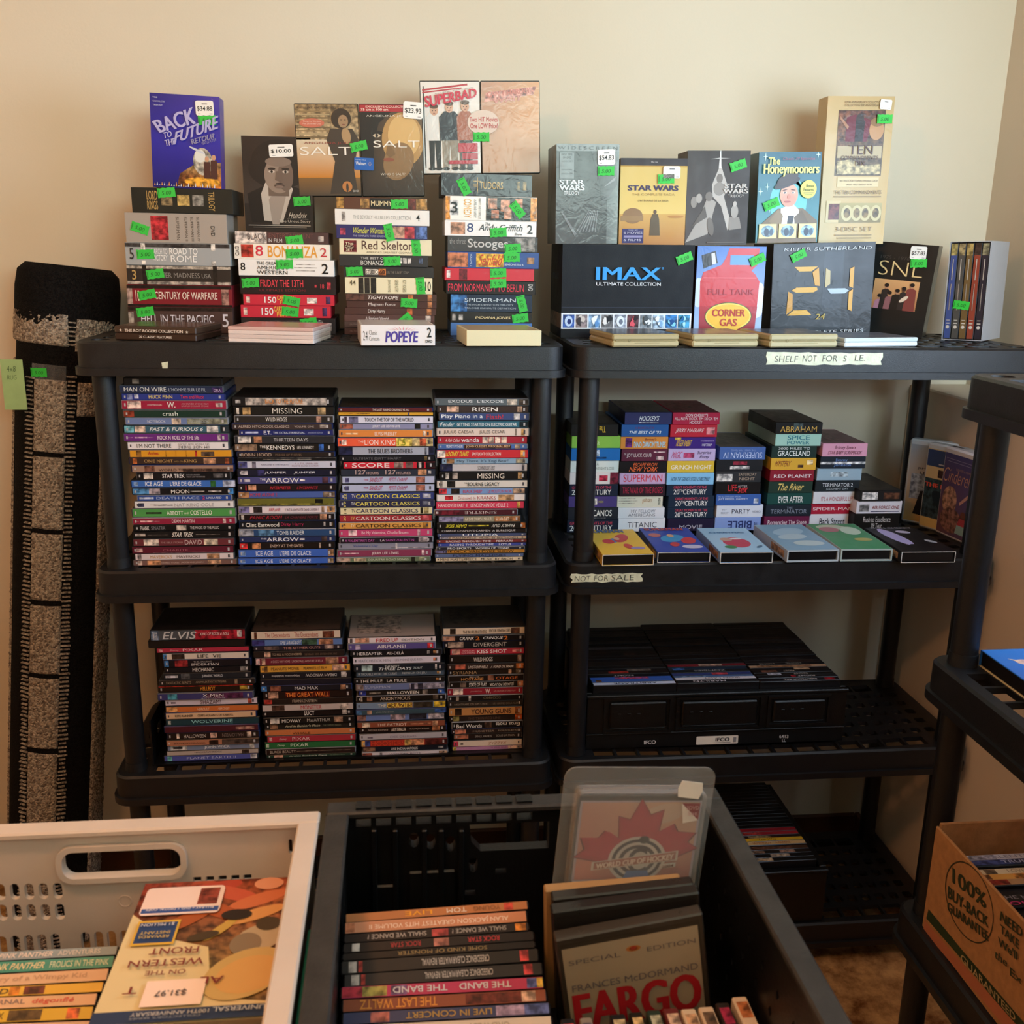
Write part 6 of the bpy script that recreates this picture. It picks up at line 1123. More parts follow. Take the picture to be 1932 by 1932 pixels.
# crate of cases on the right unit's third shelf
CX0, CX1, CY0, CY1 = .998, 1.592, .060, .448; CZ = T2+.124
ifco = open_crate('plastic_crate', "long black crate packed with three columns of cases on the right unit's third shelf", CX0, CX1, CY0, CY1, T2, CZ, .010,
                  bh=[rect(.05+i*.06, .09+i*.06, .07, .1) for i in range(8)], rim=M_CRATE, rw=.003)
def at_front(px, py): P = onY(px, py, CY0); return P.x-CX0, P.z-T2
for (a, b_, c, d) in ((1140, 1317, 1265, 1380), (1277, 1315, 1435, 1373), (1450, 1313, 1562, 1366)):
    u0, v1 = at_front(a, b_); u1, v0 = at_front(c, d); mb = MB()
    mb.plate(rect(u0, u1, v0, v1), [rect(u0+.006, u1-.006, v0+.006, v1-.006)], .004, lambda u, v, q: (u, -q, v)); mb.build('panel_frame', M_CRATE, ifco)
    mb = MB(); mb.box(u0+.012, u1-.012, -.006, 0, v0+.012, v1-.010, ch=.004); p = mb.build('raised_panel', M_CRATE, ifco)
    for i in range(3): mb = MB(); mb.box(u0+.03+i*.022, u0+.038+i*.022, -.0075, -.006, (v0+v1)/2+.003, (v0+v1)/2+.007, ch=.0006); mb.build('lug', M_CRATE, p)
mb = MB(); u0, v0 = at_front(1105, 1386); u1, _ = at_front(1590, 1380); mb.box(u0, u1, -.004, 0, v0-.001, v0+.001, ch=.0005); mb.build('rib', M_CRATE, ifco)
A = Art(lambda u, v, l: (*[(lambda P: (P.x-CX0, -.0006-l, P.z-T2))(onY(u, v, CY0))][0],), .0002)
A.text('IFCO', 0, 0, 0, 0, 'd8d8dc', quad=[(1215, 1404), (1237, 1403), (1237, 1396), (1215, 1397)], off=.05); A.text('6413', 0, 0, 0, 0, 'c8c8cc', quad=[(1470, 1392), (1487, 1392), (1487, 1386), (1470, 1386)], off=.03); A.text('LL', 0, 0, 0, 0, 'c8c8cc', quad=[(1475, 1399), (1482, 1399), (1482, 1394), (1475, 1394)], off=.03)
A.build('lettering', M_INK, ifco)
u0, v0 = at_front(1313, 1405); u1, v1 = at_front(1393, 1387); mb = MB(); mb.plate(rrect(u0, u1, v0, v1, .002, 3), [], .0005, lambda u, v, q: (u, -.0004-q, v)); l = mb.build('crate_label', M_WHITE, ifco); l['label'] = 'white crate label'
A = Art(lambda u, v, l_: (u0+(u1-u0)*u, -.0009-l_, v0+(v1-v0)*v)); A.text('IFCO', .46, .79, .36, .8, '1c2430', off=.05); A.rect(.4, .82, .18, .22, '1c2430'); A.rect(.88, .95, .2, .8, '8a8a90'); A.build('lettering', M_INK, l)
rnd = random.Random(11)
COLF = [   # front cases, from the front backwards
  [('c4d0ec', [('ARBITRAGE', .25, .78, '2a3450', 'f')], []), ('3c62b4', [], [(.05, .12, '6a4a38')]), ('3560bc', [('LOVE', .35, .7, 'd05060', 'f')], [(.3, .72, '8a5090')]), ('16171c', [('NIGHT', .3, .55, 'b0b0b8', 'f')], []), ('231b1b', [], [(.25, .5, 'a83a34')]), ('1a1a1e', [], [(.5, .8, '6a6460')])],
  [('1c1c22', [('MARILYN', .2, .6, 'd8d4e0', 'f')], []), ('d0d0dc', [('IRON LADY', .35, .8, '6a6a78', 'f')], []), ('4a6a9c', [], [(.1, .4, '6a8ab8')]), ('34427c', [], [(.5, .7, 'b84858')]), ('1c2024', [('ZOMBIES', .3, .7, 'a8a8b0', 'f')], []), ('23344a', [], [(.05, .2, '3c70c0')]), ('7a2430', [], [(.4, .7, 'b8a090')])],
  [('15131a', [('RIGHTEOUS KILL', .3, .72, 'e4e2ea', 'f')], [(.82, .95, 'b02838')]), ('18161a', [('RIGHT', .5, .72, 'd8d4d8', 'f')], [(.42, .48, 'a82438')]), ('1a1818', [('RIGHT', .48, .66, 'c8c0bc', 'f')], [(.15, .32, 'c4c8dc')]), ('1c1a1c', [('MOST', .38, .52, 'd0c4b8', 'f')], [(.1, .3, '7a5244')]), ('191618', [], [(.55, .75, 'b89878')]), ('c09a7a', [], [(.1, .8, 'a07858')]), ('141214', [('HOME', .15, .35, 'b0a494', 'f'), ('HOME', .5, .7, 'b0a494', 'f')], [])]]
for c in range(3):
    names = ['left', 'middle', 'right']
    y = CY0+.013; i = 0; xa = CX0+.012+c*.1905
    while y < CY1-.026:
        t = rnd.choice((.0145, .0148, .0135, .015)); dx = rnd.uniform(-.0006, .0008)
        if i < len(COLF[c]): base, tx, bl = COLF[c][i]
        else: base, tx, bl = rnd.choice(['17171a', '1c1a1d', '141417', '211c1c', '2b292c', '191b21', '35343a' if c == 2 else '1b1a1c', '4a4850' if rnd.random() < .2 else '18181b']), [], ([(.1+rnd.random()*.5, .7+rnd.random()*.2, rnd.choice(['2c2a2c', '3a2c2a', '2a2c34']))] if rnd.random() < .4 else [])  # rear spines: dimness inside the crate put into their dark colours
        z = T2+.0102; h_ = .1345+rnd.uniform(-.001, .002)
        spine_up(xa+dx, y, z, .189, t-.0004, h_, base, f"{cname(base)} film case, {ORD[i] if i else 'frontmost'}{' from front' if i else ''}, {names[c]} column of the long black crate", 'film cases in the long black crate', tx, bl)
        y += t; i += 1

# crate on the bottom shelf of the right unit
BX0, BX1 = 1.30, 1.572
open_crate('plastic_crate', "black crate with one column of cases on the right unit's bottom shelf", BX0, BX1, .02, .40, T3, T3+.135, .010, rim=M_CRATE, rw=.003)
y = .035; i = 0; cs = [('1c1b1c', [], [(.2, .45, 'c8b8a0')]), ('1a191b', [], [(.45, .7, 'b8b0a8')]), ('251f1d', [], [(.1, .4, '8a7468'), (.6, .8, 'a08880')]), ('4a3428', [], [(.2, .8, '6a4a3c')]), ('dcc08c', [('WITHOUT', .3, .55, 'b05a34', ''), ('A PADDLE', .6, .8, 'b05a34', '')], []), ('e4c038', [('The Way', .4, .65, '4a3c10', '')], []), ('2c1c1c', [], [(.3, .6, 'a89878')]), ('b02a3c', [], [(.1, .5, 'c84a50')]), ('a8283c', [], [])]
while y < .375:
    base, tx, bl = cs[i] if i < len(cs) else (rnd.choice(['161618', '1c1a1c', '242124', '191a1f']), [], [])
    spine_up(BX0+.062, y, T3+.0102, .189, .0148, .146 if i not in (4, 5) else .149, base, f"{cname(base)} film case, {ORD[i] if i else 'frontmost'}{' from front' if i else ''}, in the bottom shelf crate", 'film cases in the bottom shelf crate', tx, bl); y += .0152; i += 1

# ------------------------------------------------------------------ foreground table, crate and basket
TZ = .795; RIM = 1.05
b = MB(); b.box(-.25, .985, -1.65, -.955, TZ-.03, TZ, '3a2a20', ch=.003); tb = tag(empty('table'), 'low dark table carrying the grey basket and the black crate', 'table')
b.build('tabletop', mat('dark_table_laminate', .4, '3a2a20', var=.15), tb)
for x in (-.2, .94):
    for y in (-1.6, -1.0): mb = MB(); mb.box(x-.02, x+.02, y-.02, y+.02, 0, TZ-.03, ch=.003); mb.build('leg', mat('table_leg', .4, '1c1a1a') if 0 else M_CRATE, tb)
FX0, FX1, FY0, FY1 = .521, .941, -1.54, -.962
mpb = lambda px, py: (lambda P: (P.x-FX0, P.z-TZ))(onY(px, py, FY1-.014))
bh = []
for r_ in ((1525, 1537), (1546, 1559)):
    for i in range(9):
        x = 671+i*38; dy = -i*1.6; a, v1 = mpb(x, r_[0]+dy); c, v0 = mpb(x+29, r_[1]+dy); bh.append(rect(a, c, v0, v1))
a, v1 = mpb(886, 1556); c, v0 = mpb(1035, 1600); bh.append([(a+.012, v0), (c, v0), (c, v1), (a, v1), (a+.002, v0+.012)])
for x in (781, 812, 850): u, v = mpb(x, 1585+(x-781)*.1); bh.append([(u+.0055*math.cos(t), v+.0095*math.sin(t)) for t in [2*PI*k/12 for k in range(12)]])
for x, y in ((945, 1643), (887, 1684), (893, 1630)): u, v = mpb(x, y); bh.append(rect(u-.006, u+.006, v-.003, v+.003) if y != 1630 else [(u+.005*math.cos(t), v+.011*math.sin(t)) for t in [2*PI*k/12 for k in range(12)]])
sh = []
for i in range(13):
    for j in range(7):
        u = .06+i*.038+(j % 2)*.012; v = .03+j*.028; sh.append([(u-.0035, v), (u, v-.006), (u+.0035, v), (u, v+.006)])
fc = open_crate('plastic_crate', 'large black crate in the foreground with film cases and slotted walls', FX0, FX1, FY0, FY1, TZ, RIM-.004, .014, bh=bh, lh=sh, rh=sh, rim=M_CRATERIM, rw=.005)
W_, D_, H_ = FX1-FX0, FY1-FY0, RIM-.004-TZ
mb = MB()      # raised ribs on the inside of the back wall
for x in (705, 745, 800, 832, 870): u, v = mpb(x, 1560); mb.box(u-.003, u+.003, D_-.020, D_-.014, .02, v-.001, ch=.0012)
tag(mb.build('wall_ribs', M_CRATE, fc), kind='stuff')
for x0, x1, y in ((705, 745, 1668), (770, 860, 1642)): u, v = mpb(x0, y); u1, _ = mpb(x1, y); mb = MB(); mb.box(u, u1, D_-.018, D_-.014, v-.045, v, ch=.002); mb.build('wall_boss', M_CRATE, fc)

# grey basket
GX0, GX1, GY0, GY1 = -.11, .502, -1.54, -.981
mpg = lambda px, py: (lambda P: (P.x-GX0, P.z-TZ))(onY(px, py, GY1-.006))
gh = []
u0, v1 = mpg(118, 1609); u1, v0 = mpg(345, 1650); gh.append(rrect(u0, u1, v0+.004, v1+.003, .0115, 6))
for x in range(-220, 110, 27):
    for y in (1683, 1722): u, v = mpg(x+5+(y-1683)*.1, y-(x*.02)); (u > .02) and gh.append(rrect(u-.0045, u+.0045, v-.0095, v+.0095, .0044, 4))
for x in list(range(-220, 120, 25))+[162, 187, 211, 236, 262]: u, v = mpg(x, 1787-(x*.05)); (u > .02) and gh.append(rrect(u-.0045, u+.0045, v-.013, v+.013, .0044, 4))
for x in (372, 396, 420, 444, 467): u, v = mpg(x, 1661-(x-372)*.05); gh.append(rect(u-.0042, u+.0042, v-.004, v+.004))
u, v = mpg(548, 1598); gh.append(rrect(u-.002, u+.002, v-.009, v+.009, .0019, 3))
gb = open_crate('laundry_basket', 'light grey plastic basket with slotted walls in the left foreground', GX0, GX1, GY0, GY1, TZ, RIM-.004, .006, bh=gh, rim=M_BASKET, m=M_BASKET, rw=.008, cat='basket')
Dg = GY1-GY0
u0, v1 = mpg(118, 1609); u1, v0 = mpg(345, 1650); o_ = rrect(u0-.006, u1+.006, v0-.002, v1+.009, .0165, 8); i_ = rrect(u0, u1, v0+.004, v1+.003, .0115, 8)
mb = MB(); mb.plate(o_, [i_], .006, lambda u, v, q: (u, Dg-.006-q, v)); mb.build('handle_lip', M_BASKET, gb, smooth=50)
u, v = mpg(236, 1700); mb = MB(); mb.plate([(u+.007*math.cos(t), v+.007*math.sin(t)) for t in [2*PI*k/20 for k in range(20)]], [[(u+.006*math.cos(t), v+.006*math.sin(t)) for t in [2*PI*k/20 for k in range(20)]]], .0006, lambda u, v, q: (u, Dg-.006-q, v)); mb.build('mould_mark', M_BASKET, gb)
b = MB(); b.box(.5112, .5142, -1.42, -1.14, TZ, 1.03, '2c9a78', ch=.0004); tag(b.build('green_card', M_CARD), 'green card slipped between the grey basket and black crate', 'card')

# leaning cases, spine towards the viewer
def fan(rows, crop, P0, nrm, label, group, xr=None, k=M_PRINT, tmax=.0155):
    ox, oy, s_ = crop; n = Vector(nrm).normalized(); prev = None
    for i, (l_, r_, base, tx, bl, nm) in enumerate(rows):
        pl = onP(ox+l_[0]/s_, oy+l_[1]/s_, P0, n); pr = onP(ox+r_[0]/s_, oy+r_[1]/s_, P0, n); ex = (pr-pl).normalized(); et = ex.cross(n)   # et: down the pile
        if et.z > 0: et = -et
        nx = rows[i+1] if i+1 < len(rows) else None
        t = .015
        if nx:
            q = onP(ox+(nx[0][0]+nx[1][0])/2/s_, oy+(nx[0][1]+nx[1][1])/2/s_, P0, n); t = min(tmax, max(.006, (q-(pl+pr)/2).dot(et)))
        ez = n; m_ = Matrix.Identity(4); L_ = (pr-pl).length if xr is None else xr
        o = pl if xr is None else pr-ex*xr
        for a in range(3): m_[a][0], m_[a][1], m_[a][2], m_[a][3] = ex[a], -et[a], ez[a], o[a]
        # local: x along, y up the pile, z out of the spine
        b = MB(); b.box(0, L_, -t+.0004, 0, -.135, 0, '16161a', ch=.0016); root = tag(b.build('dvd_case', M_PLAST, None, m_), label.format(c=cname(base), d=nm), 'film case', group)
        A = Art(lambda u, v, l: (L_*(.012+.976*u), -t+t*(.06+.88*v), l)); A.rect(0, 1, 0, 1, base)
        for u0, u1, c in bl: A.rect(u0, u1, .06, .94, c, 1)
        sp = A.build('spine_sleeve', [M_PRINT, M_PHOTO], root)
        T = Art(A.mp, A.l+.0002)
        for q in tx: T.text(q[0], q[1], q[2], q[5] if len(q) > 5 else .22, q[6] if len(q) > 6 else .78, q[3], flip='f' in q[4], shear=1 if 'i' in q[4] else 0, off=.015)
        if T.v: T.build('lettering', M_PRINT, sp)
F_ = (600, 1420, 3.774)
fan([((185, 1150), (1500, 1052), 'b47446', [('LIVE', .32, .47, 'e8a030', 'f'), ('TOM', .55, .66, 'e8dccc', 'f'), ('YOUNG', .7, .85, '8a5a34', 'f')], [(.87, .92, 'c04838')], 'farthest'),
     ((180, 1210), (1492, 1122), 'c88a68', [('ALAN JACKSON GREATEST HITS VOLUME II', .13, .9, 'f0dcc8', 'f')], [(0, .05, 'b07050')], 'second'),
     ((178, 1295), (1505, 1205), '241d1b', [('SHALL WE DANCE ?', .12, .44, 'a8a09a', 'f'), ('SHALL WE DANCE ?', .58, .88, 'a8a09a', 'f')], [(.47, .56, 'b04848'), (.93, .99, 'e0903c')], 'third'),
     ((172, 1360), (1540, 1268), '1f1a19', [('ROCK STAR', .24, .4, 'a83a3c', 'f'), ('ROCK STAR', .65, .82, 'b83c40', 'f')], [(.47, .55, 'b07468'), (.04, .08, 'b8b4b0')], 'fourth'),
     ((165, 1432), (1550, 1338), '1c1816', [('SOME KIND OF MONSTER', .28, .75, '9a8458', 'f')], [], 'fifth'),
     ((160, 1485), (1570, 1390), '262524', [('CREEDENCE CLEARWATER REVIVAL', .4, .75, 'b4b0ac', 'f')], [(.03, .07, 'a8a4a0'), (.08, .1, 'a83a34'), (.91, .955, 'd04c50')], 'sixth'),
     ((178, 1580), (1600, 1490), '2b2a2a', [('CREEDENCE CLEARWATER REVIVAL', .4, .75, 'b4b0ac', 'f')], [(.03, .07, 'a8a4a0'), (.08, .1, 'a83a34'), (.91, .955, 'd04c50')], 'seventh'),
     ((155, 1668), (1612, 1592), 'b83a5e', [('THE BAND', .25, .52, 'd4d0d4', 'f'), ('THE BAND', .58, .84, 'd4d0d4', 'f')], [(0, .1, 'a83040'), (.1, .22, 'a89c50'), (.24, .32, '7a5a8c'), (.92, .97, '6878c8'), (.97, 1, 'd8b850')], 'eighth'),
     ((165, 1758), (1632, 1680), '8c4c34', [('THE LAST WALTZ', .08, .46, 'dc9040', 'f', .1, .9)], [(.6, .88, '6a2f24'), (.88, .95, 'd8b49c')], 'ninth'),
     ((165, 1852), (1655, 1775), '3c4262', [('LIVE IN CONCERT', .3, .72, 'b4904c', 'f')], [(.13, .22, 'b86a60'), (.74, .88, 'a894b4'), (.88, 1, '5868a4')], 'tenth'),
     ((150, 1942), (1672, 1868), 'd8c8b4', [('GREATEST', .6, .8, 'b0a08c', 'f')], [], 'nearest')],
    F_, onZ(820, 1712, .992), (0, -.5, .866), '{c} film case, {d} of the leaning pile in the foreground crate', 'film cases leaning in the foreground crate')
fan([((-560, 330), (1900, 200), '8a9ca4', [('PINK PANTHER', .42, .69, 'e8dcd4', 'i'), ('ADVENTURES', .71, .92, 'd4d0cc', '')], [(.2, .3, 'e0b8bc')], 'farthest'),
     ((-560, 478), (1850, 355), '3f9484', [('PINK PANTHER', .4, .67, 'e4dcb0', 'i'), ('FROLICS IN THE PINK', .69, .98, 'c8dcc0', '')], [(.18, .28, 'd8d0b0')], 'second'),
     ((-560, 680), (1760, 555), 'dcb896', [('Diary of a Wimpy Kid', .4, .9, 'c09c80', '')], [(.22, .3, '8a74a4')], 'third'),
     ((-560, 880), (1680, 770), 'e4b844', [('BOOGIE BOARD', .1, .55, '4a3c34', 'i')], [(.62, .72, '6a3430'), (.55, .6, 'd88a34')], 'fourth'),
     ((-560, 1040), (1580, 950), 'e2bc98', [('JOURNAL', .43, .66, '8a7474', ''), ('dégonflé', .69, .9, 'd8584c', 'i')], [(.24, .32, 'd87868')], 'fifth'),
     ((-560, 1235), (1520, 1155), 'dcb83c', [('MAX', .5, .58, '6a5420', '')], [(.3, .48, 'a8883c'), (.6, .76, '5a4a30'), (.88, .94, 'e07040')], 'sixth'),
     ((-560, 1450), (1480, 1380), 'dcc0a8', [], [], 'nearest')],
    (0, 1760, 8.4), onZ(215, 1788, .972), (0, -.5, .866), '{c} film case, {d} of the leaning pile in the grey basket', 'film cases leaning in the grey basket', xr=.19)

# war-film box lying on top in the basket, upside down to the viewer
AX0, AX1, AY0, AY1, AZ = .337, .483, -1.212, -1.016, 1.0
w_, d_ = AX1-AX0, AY1-AY0; b = MB(); b.box(0, w_, 0, d_, -.016, 0, '8a7a60', ch=.001)
root = tag(b.build('dvd_box_set', M_CARD, None, Matrix.Translation((AX0, AY0, AZ))), 'box with an orange battle painting and upside-down maroon title, lying in the basket', 'film box')
A = Art(topface(w_, d_, 0)); A.rect(0, 1, 0, 1, 'dccc9c'); A.poly([(.1, .68), (.3, .55), (.55, .48), (.6, .3), (.8, .12), (1, .1), (1, 1), (0, 1), (0, .75)], ['8a5a34', '6a4028', '7a5a38', 'b8a060', 'a89058', '6a5030', 'a8583a', '8c3c30', '6a3a2c'], 1)
for u, v, x, y, c, r_ in ((.45, .93, .22, .05, 'b84c3c', .2), (.62, .88, .2, .05, 'c86048', -.3), (.8, .82, .2, .05, 'd07850', .3), (.55, .75, .2, .05, 'b05c34', -.4), (.85, .95, .1, .05, 'e0a080', 0), (.8, .70, .2, .045, 'd8a060', .3), (.35, .68, .2, .05, 'a8582c', .5), (.6, .60, .12, .03, 'c8a854', .7), (.86, .52, .16, .10, 'b8a88c', .3), (.78, .48, .1, .08, '8a7a64', 0), (.82, .28, .26, .16, 'c8ac6c', .3), (.84, .27, .2, .12, 'd4a864', .2), (.9, .62, .08, .05, '4a3c24', 0), (.5, .55, .1, .03, '4a3a24', .2), (.68, .7, .1, .04, '2e2218', 0), (.4, .82, .1, .03, '3a2a20', .4)): A.ell(u, v, x, y, c, 20, 0, r_)
A.rect(0, 1, 0, .075, '2c3c5c'); A.rect(.06, .33, .50, .68, 'd8b040'); A.rect(.075, .315, .515, .665, '2a4474'); A.poly(rrect(.04, .56, .72, .94, .03, 4), 'f0dcd4'); A.rect(.05, .55, .735, .77, '3c5ca0'); A.rect(.40, .53, .79, .92, '8a4438', 1); A.rect(.25, .60, .09, .25, 'f4dccc')
T = Art(A.mp, A.l+.0002)
for s_, u0, u1, v0, v1, c in (('FRONT', .20, .50, .425, .47, '7c2c28'), ('WESTERN', .10, .55, .345, .39, '7c2c28'), ('ON THE', .22, .46, .285, .315, '7c2c28'), ('AL', .56, .70, .21, .255, '7c2c28'), ('T', .13, .21, .17, .215, '7c2c28'), ('$31.97', .32, .5, .145, .185, '5a4844'), ('100TH ANNIVERSARY', .22, .66, .03, .052, 'b8b8b4'), ("COLLECTOR'S SERIES", .22, .62, .01, .022, '8a929c'), ('UNIVERSAL', .68, .98, .03, .058, 'b8c0c8'), ('BLU-RAY + DVD + DIGITAL COPY', .08, .52, .743, .76, 'e4e4ec'), ('$1 MILLION', .09, .3, .625, .65, 'd8dce4'), ('INSTANT', .1, .29, .565, .585, 'c8b060'), ('REWARDS', .1, .29, .535, .555, 'c8b060')): T.text(s_, u0, u1, v0, v1, c, flip=True, off=.02)
pr = A.build('cover_print', [M_PRINT, M_PHOTO], root); T.build('lettering', M_PRINT, pr)

# right half of the foreground crate
mw, w_, h_ = frame((1028, 1790), (1300, 1782), (1001, 1446), -1.055, 3, None, 0)
root = tag(empty('clamshell_pack', mw), 'clear plastic clamshell with a red maple leaf card standing in the crate', 'film pack')
mb = MB(); mb.plate(rrect(0, w_, 0, h_, .012, 6), [rrect(.012, w_-.012, .03, h_-.020, .006, 5)], .002, lambda u, v, q: (u, -q, v)); mb.plate(rrect(.012, w_-.012, .03, h_-.020, .006, 5), [], .001, lambda u, v, q: (u, -.016-q, v))
o_ = rrect(.012, w_-.012, .03, h_-.020, .006, 5); n = len(o_); mb.add([(u, -.0002, v) for u, v in o_]+[(u, -.016, v) for u, v in o_], [(i, (i+1) % n, n+(i+1) % n, n+i) for i in range(n)]); mb.build('clear_shell', M_CLEAR, root, smooth=50)
mb = MB(); mb.box(.015, w_-.015, -.0135, -.001, .034, h_-.024, '1d1618', ch=.001); cs = mb.build('film_case', M_PLAST, root)
cu0, cu1, cv0, cv1 = .115, .885, .435, .85
A = Art(lambda u, v, l: (w_*(cu0+(cu1-cu0)*u), -.0136-l, h_*(cv0+(cv1-cv0)*v))); A.cl = .06; A.rect(-.02, 1.02, -.02, 1.02, 'b0a0a8'); A.poly(rect(0, 1, 0, 1), ['c87868', 'b86858', 'd8b090', 'c8907c']); A.ell(.7, .85, .2, .12, 'd4b49c', rot=.4)
leaf = [(.5, 1.04), (.59, .84), (.70, .90), (.68, .62), (.80, .72), (.84, .62), (1.0, .60), (.94, .48), (1.03, .40), (.76, .22), (.54, .2), (.5, .05), (.46, .2), (.24, .22), (-.02, .30), (.06, .40), (.02, .55), (.17, .55), (.22, .64), (.34, .52), (.32, .82), (.42, .78)]
A.poly([(.5+(x-.5)*1.03, .55+(y-.55)*1.03) for x, y in leaf], '6a1824'); A.poly(leaf, 'b02438'); A.poly([(.5+(x-.5)*.9, .56+(y-.56)*.86) for x, y in leaf], 'bc2c40')
A.ell(.52, .26, .25, .30, 'd8ccc0', 36); A.ring(.52, .26, .22, .265, .86, '38343c'); A.ring(.52, .26, .16, .19, .78, '38343c'); A.ell(.56, .52, .045, .05, '38343c'); A.ell(.56, .52, .03, .035, '23242c'); A.text('C', .44, .60, .08, .42, '38343c', off=.05); A.poly([(.40, -.02), (.66, -.02), (.62, .12), (.44, .12)], '4a6ca4'); A.poly([(.13, .13), (.87, .25), (.87, .38), (.13, .24)], 'd8ccbc'); A.poly([(.15, .145), (.85, .26), (.85, .365), (.15, .235)], 'a8685c'); A.poly([(.72, .14), (.86, .165), (.86, .225), (.72, .2)], 'd8ccbc')
A.poly([(.84, 1), (1, 1), (1, .78)], '8a2430'); A.poly([(.84, 1), (1, .78), (.87, .74)], 'ece0d4'); A.rect(-.02, 1.02, -.06, -.0, 'dcd0c8')
T = Art(A.mp, A.l+.0002); T.text('WORLD CUP OF HOCKEY', 0, 0, 0, 0, 'e0cfc0', quad=[(.17, .16), (.83, .272), (.83, .345), (.17, .225)], off=.03); T.text('2004', 0, 0, 0, 0, '6a4840', quad=[(.74, .155), (.84, .175), (.84, .212), (.74, .19)]); T.text('2DVD', .88, .99, .92, .97, 'c8a0a0'); T.text('Set', .9, .98, .85, .9, 'c8a0a0'); T.text('TEAM CANADA', .1, .6, -.05, -.015, 'b8505c')
pr = A.build('cover_print', [M_PRINT, M_PHOTO], cs); T.build('lettering', M_PRINT, pr)
mb = MB(); mb.plate([(-.011, -.009), (.011, -.009), (.013, 0), (.011, .009), (-.011, .009), (-.013, 0)], [], .0004, lambda u, v, q: (u, -q, v)); l = mb.build('price_label', M_WHITE, root, Matrix.Translation((w_*.80, -.0175, h_*.925)) @ Matrix.Rotation(.12, 4, 'Y')); l['label'] = 'small white price label'

def slab(label, BL, BR, TL, Y, yaw, th, col, art=None, nm='dvd_case', m=M_PLAST, cat='film case'):
    mw, w_, h_ = frame(BL, BR, TL, Y, yaw); b = MB(); b.box(0, w_, 0, th, 0, h_, col, ch=.0016); root = tag(b.build(nm, m, None, mw), label, cat)
    A = Art(front(w_, h_)); A.rect(.03, .97, .03, .96, col)
    if art:
        T = Art(A.mp, .003); art(A, T); T.l = 0; pr = A.build('cover_print', [M_PRINT, M_PHOTO], root); T.build('lettering', M_PRINT, pr)
    else: A.build('cover_print', [M_PRINT, M_PHOTO], root)
    return root
def art(A, T):
    A.poly(rect(.035, .955, .02, .925), ['9c8c74', 'a4947c', 'b0a088', 'a89880']); A.ell(.51, .84, .05, .022, 'b8743c'); A.ring(.51, .84, .03, .016, .6, '8a4c28', 20); A.ell(.51, .845, .02, .014, 'a83c2c')
    fix_lift(A, T); T.text('SPECIAL', .07, .42, .80, .835, '6a6264', off=-.005); T.text('EDITION', .6, .93, .80, .835, '6a6264', off=-.005); T.text('FRANCES McDORMAND', .07, .93, .60, .65, '6a6468', off=.015); T.text('FARGO', .07, .93, .30, .58, 'b0242c', off=.045); T.text('A THRILLER BY JOEL COEN & ETHAN COEN', .08, .93, .245, .275, '6a5f54', off=.01)
slab('grey film cover with big red capitals facing out of the foreground crate', (1081, 2018), (1349, 1966), (1040, 1776), -1.145, 0, .015, '3a332b', art)
slab('black film case just behind the grey cover with red capitals', (1060, 1975), (1328, 1936), (1036, 1722), -1.125, 0, .014, '1f1c1a')
slab('dark film case behind the black one in the foreground crate', (1052, 1930), (1310, 1899), (1038, 1697), -1.106, 0, .014, '2a2622')
slab('tan cardboard slipcase edge showing at the left behind dark cases', (1030, 1905), (1280, 1882), (1012, 1682), -1.088, 0, .012, 'a8855a', None, 'film_slipcase', M_CARD, 'slipcase')
zt_ = .948
for k, (x0, x1, y, c, e, d) in enumerate(((1057, 1085, 1921, '1c1c1e', 'b84848', 'leftmost'), (1093, 1118, 1919, '8a8074', '5a5460', 'second'), (1150, 1181, 1913, '1c1a1c', 'b0a480', 'third'), (1186, 1213, 1909, '1f1a16', 'c8b080', 'fourth'), (1219, 1247, 1905, '2a3c34', 'a8b0a0', 'fifth'), (1250, 1281, 1902, '6c2f34', 'c8b4a8', 'sixth'), (1284, 1314, 1903, 'e0d0bc', 'c8a88c', 'seventh'), (1317, 1347, 1899, 'dccab4', '6a5848', 'eighth'), (1349, 1376, 1891, '2b2422', 'a03058', 'ninth'), (1380, 1410, 1880, 'e4d4c0', 'b87850', 'rightmost'))):
    P, Q_ = onZ(x0, y, zt_), onZ(x1, y, zt_); t = Q_.x-P.x
    spine_up(P.x, P.y, zt_-.135, .19, t-.001, .135, c, f"{cname(c)} film case, {d} of the row end-on beneath the grey cover", 'row of cases running towards the viewer', (), ((.03, .14, e),), c, along='y')

# ------------------------------------------------------------------ right foreground unit: cardboard box and a tape
C2 = 1.415-2*PS+HB; KX = 1.437; KY = -.600; KZ1 = C2+.185
kb = tag(empty('cardboard_box', Matrix.Identity(4)), 'brown cardboard box with green printing, full of film cases', 'box')
for nm, (x0, x1, y0, y1, z0, z1) in (('side_panel', (KX, KX+.005, KY-.42, KY, C2, KZ1)), ('side_panel', (KX+.335, KX+.34, KY-.42, KY, C2, KZ1)), ('end_panel', (KX+.005, KX+.335, KY-.005, KY, C2, KZ1+.006)), ('end_panel', (KX+.005, KX+.335, KY-.42, KY-.415, C2, KZ1)), ('base_panel', (KX+.005, KX+.335, KY-.415, KY-.005, C2, C2+.005))):
    b = MB(); b.box(x0, x1, y0, y1, z0, z1, ch=.0015); b.build(nm, M_KRAFT, kb)
KP = lambda x, y, l: (lambda P: (P.x-l, P.y, P.z))(onX(1700+x/4.474, 1500+y/4.474, KX))
A = Art(KP, .0004); A.cl = None; G = '24361f'
A.poly([(235, 962), (520, 1310), (1100, 1990), (1100, 2110), (500, 1370), (215, 1040)], G); A.poly([(205, 1062), (1000, 1965), (1000, 2100), (190, 1140)], 'b06a4c')
pts = [(580+205*math.cos(t)+45*math.sin(t)*.3, 905+math.sin(t)*330+205*math.cos(t)*.55) for t in [2*PI*i/40 for i in range(40)]]
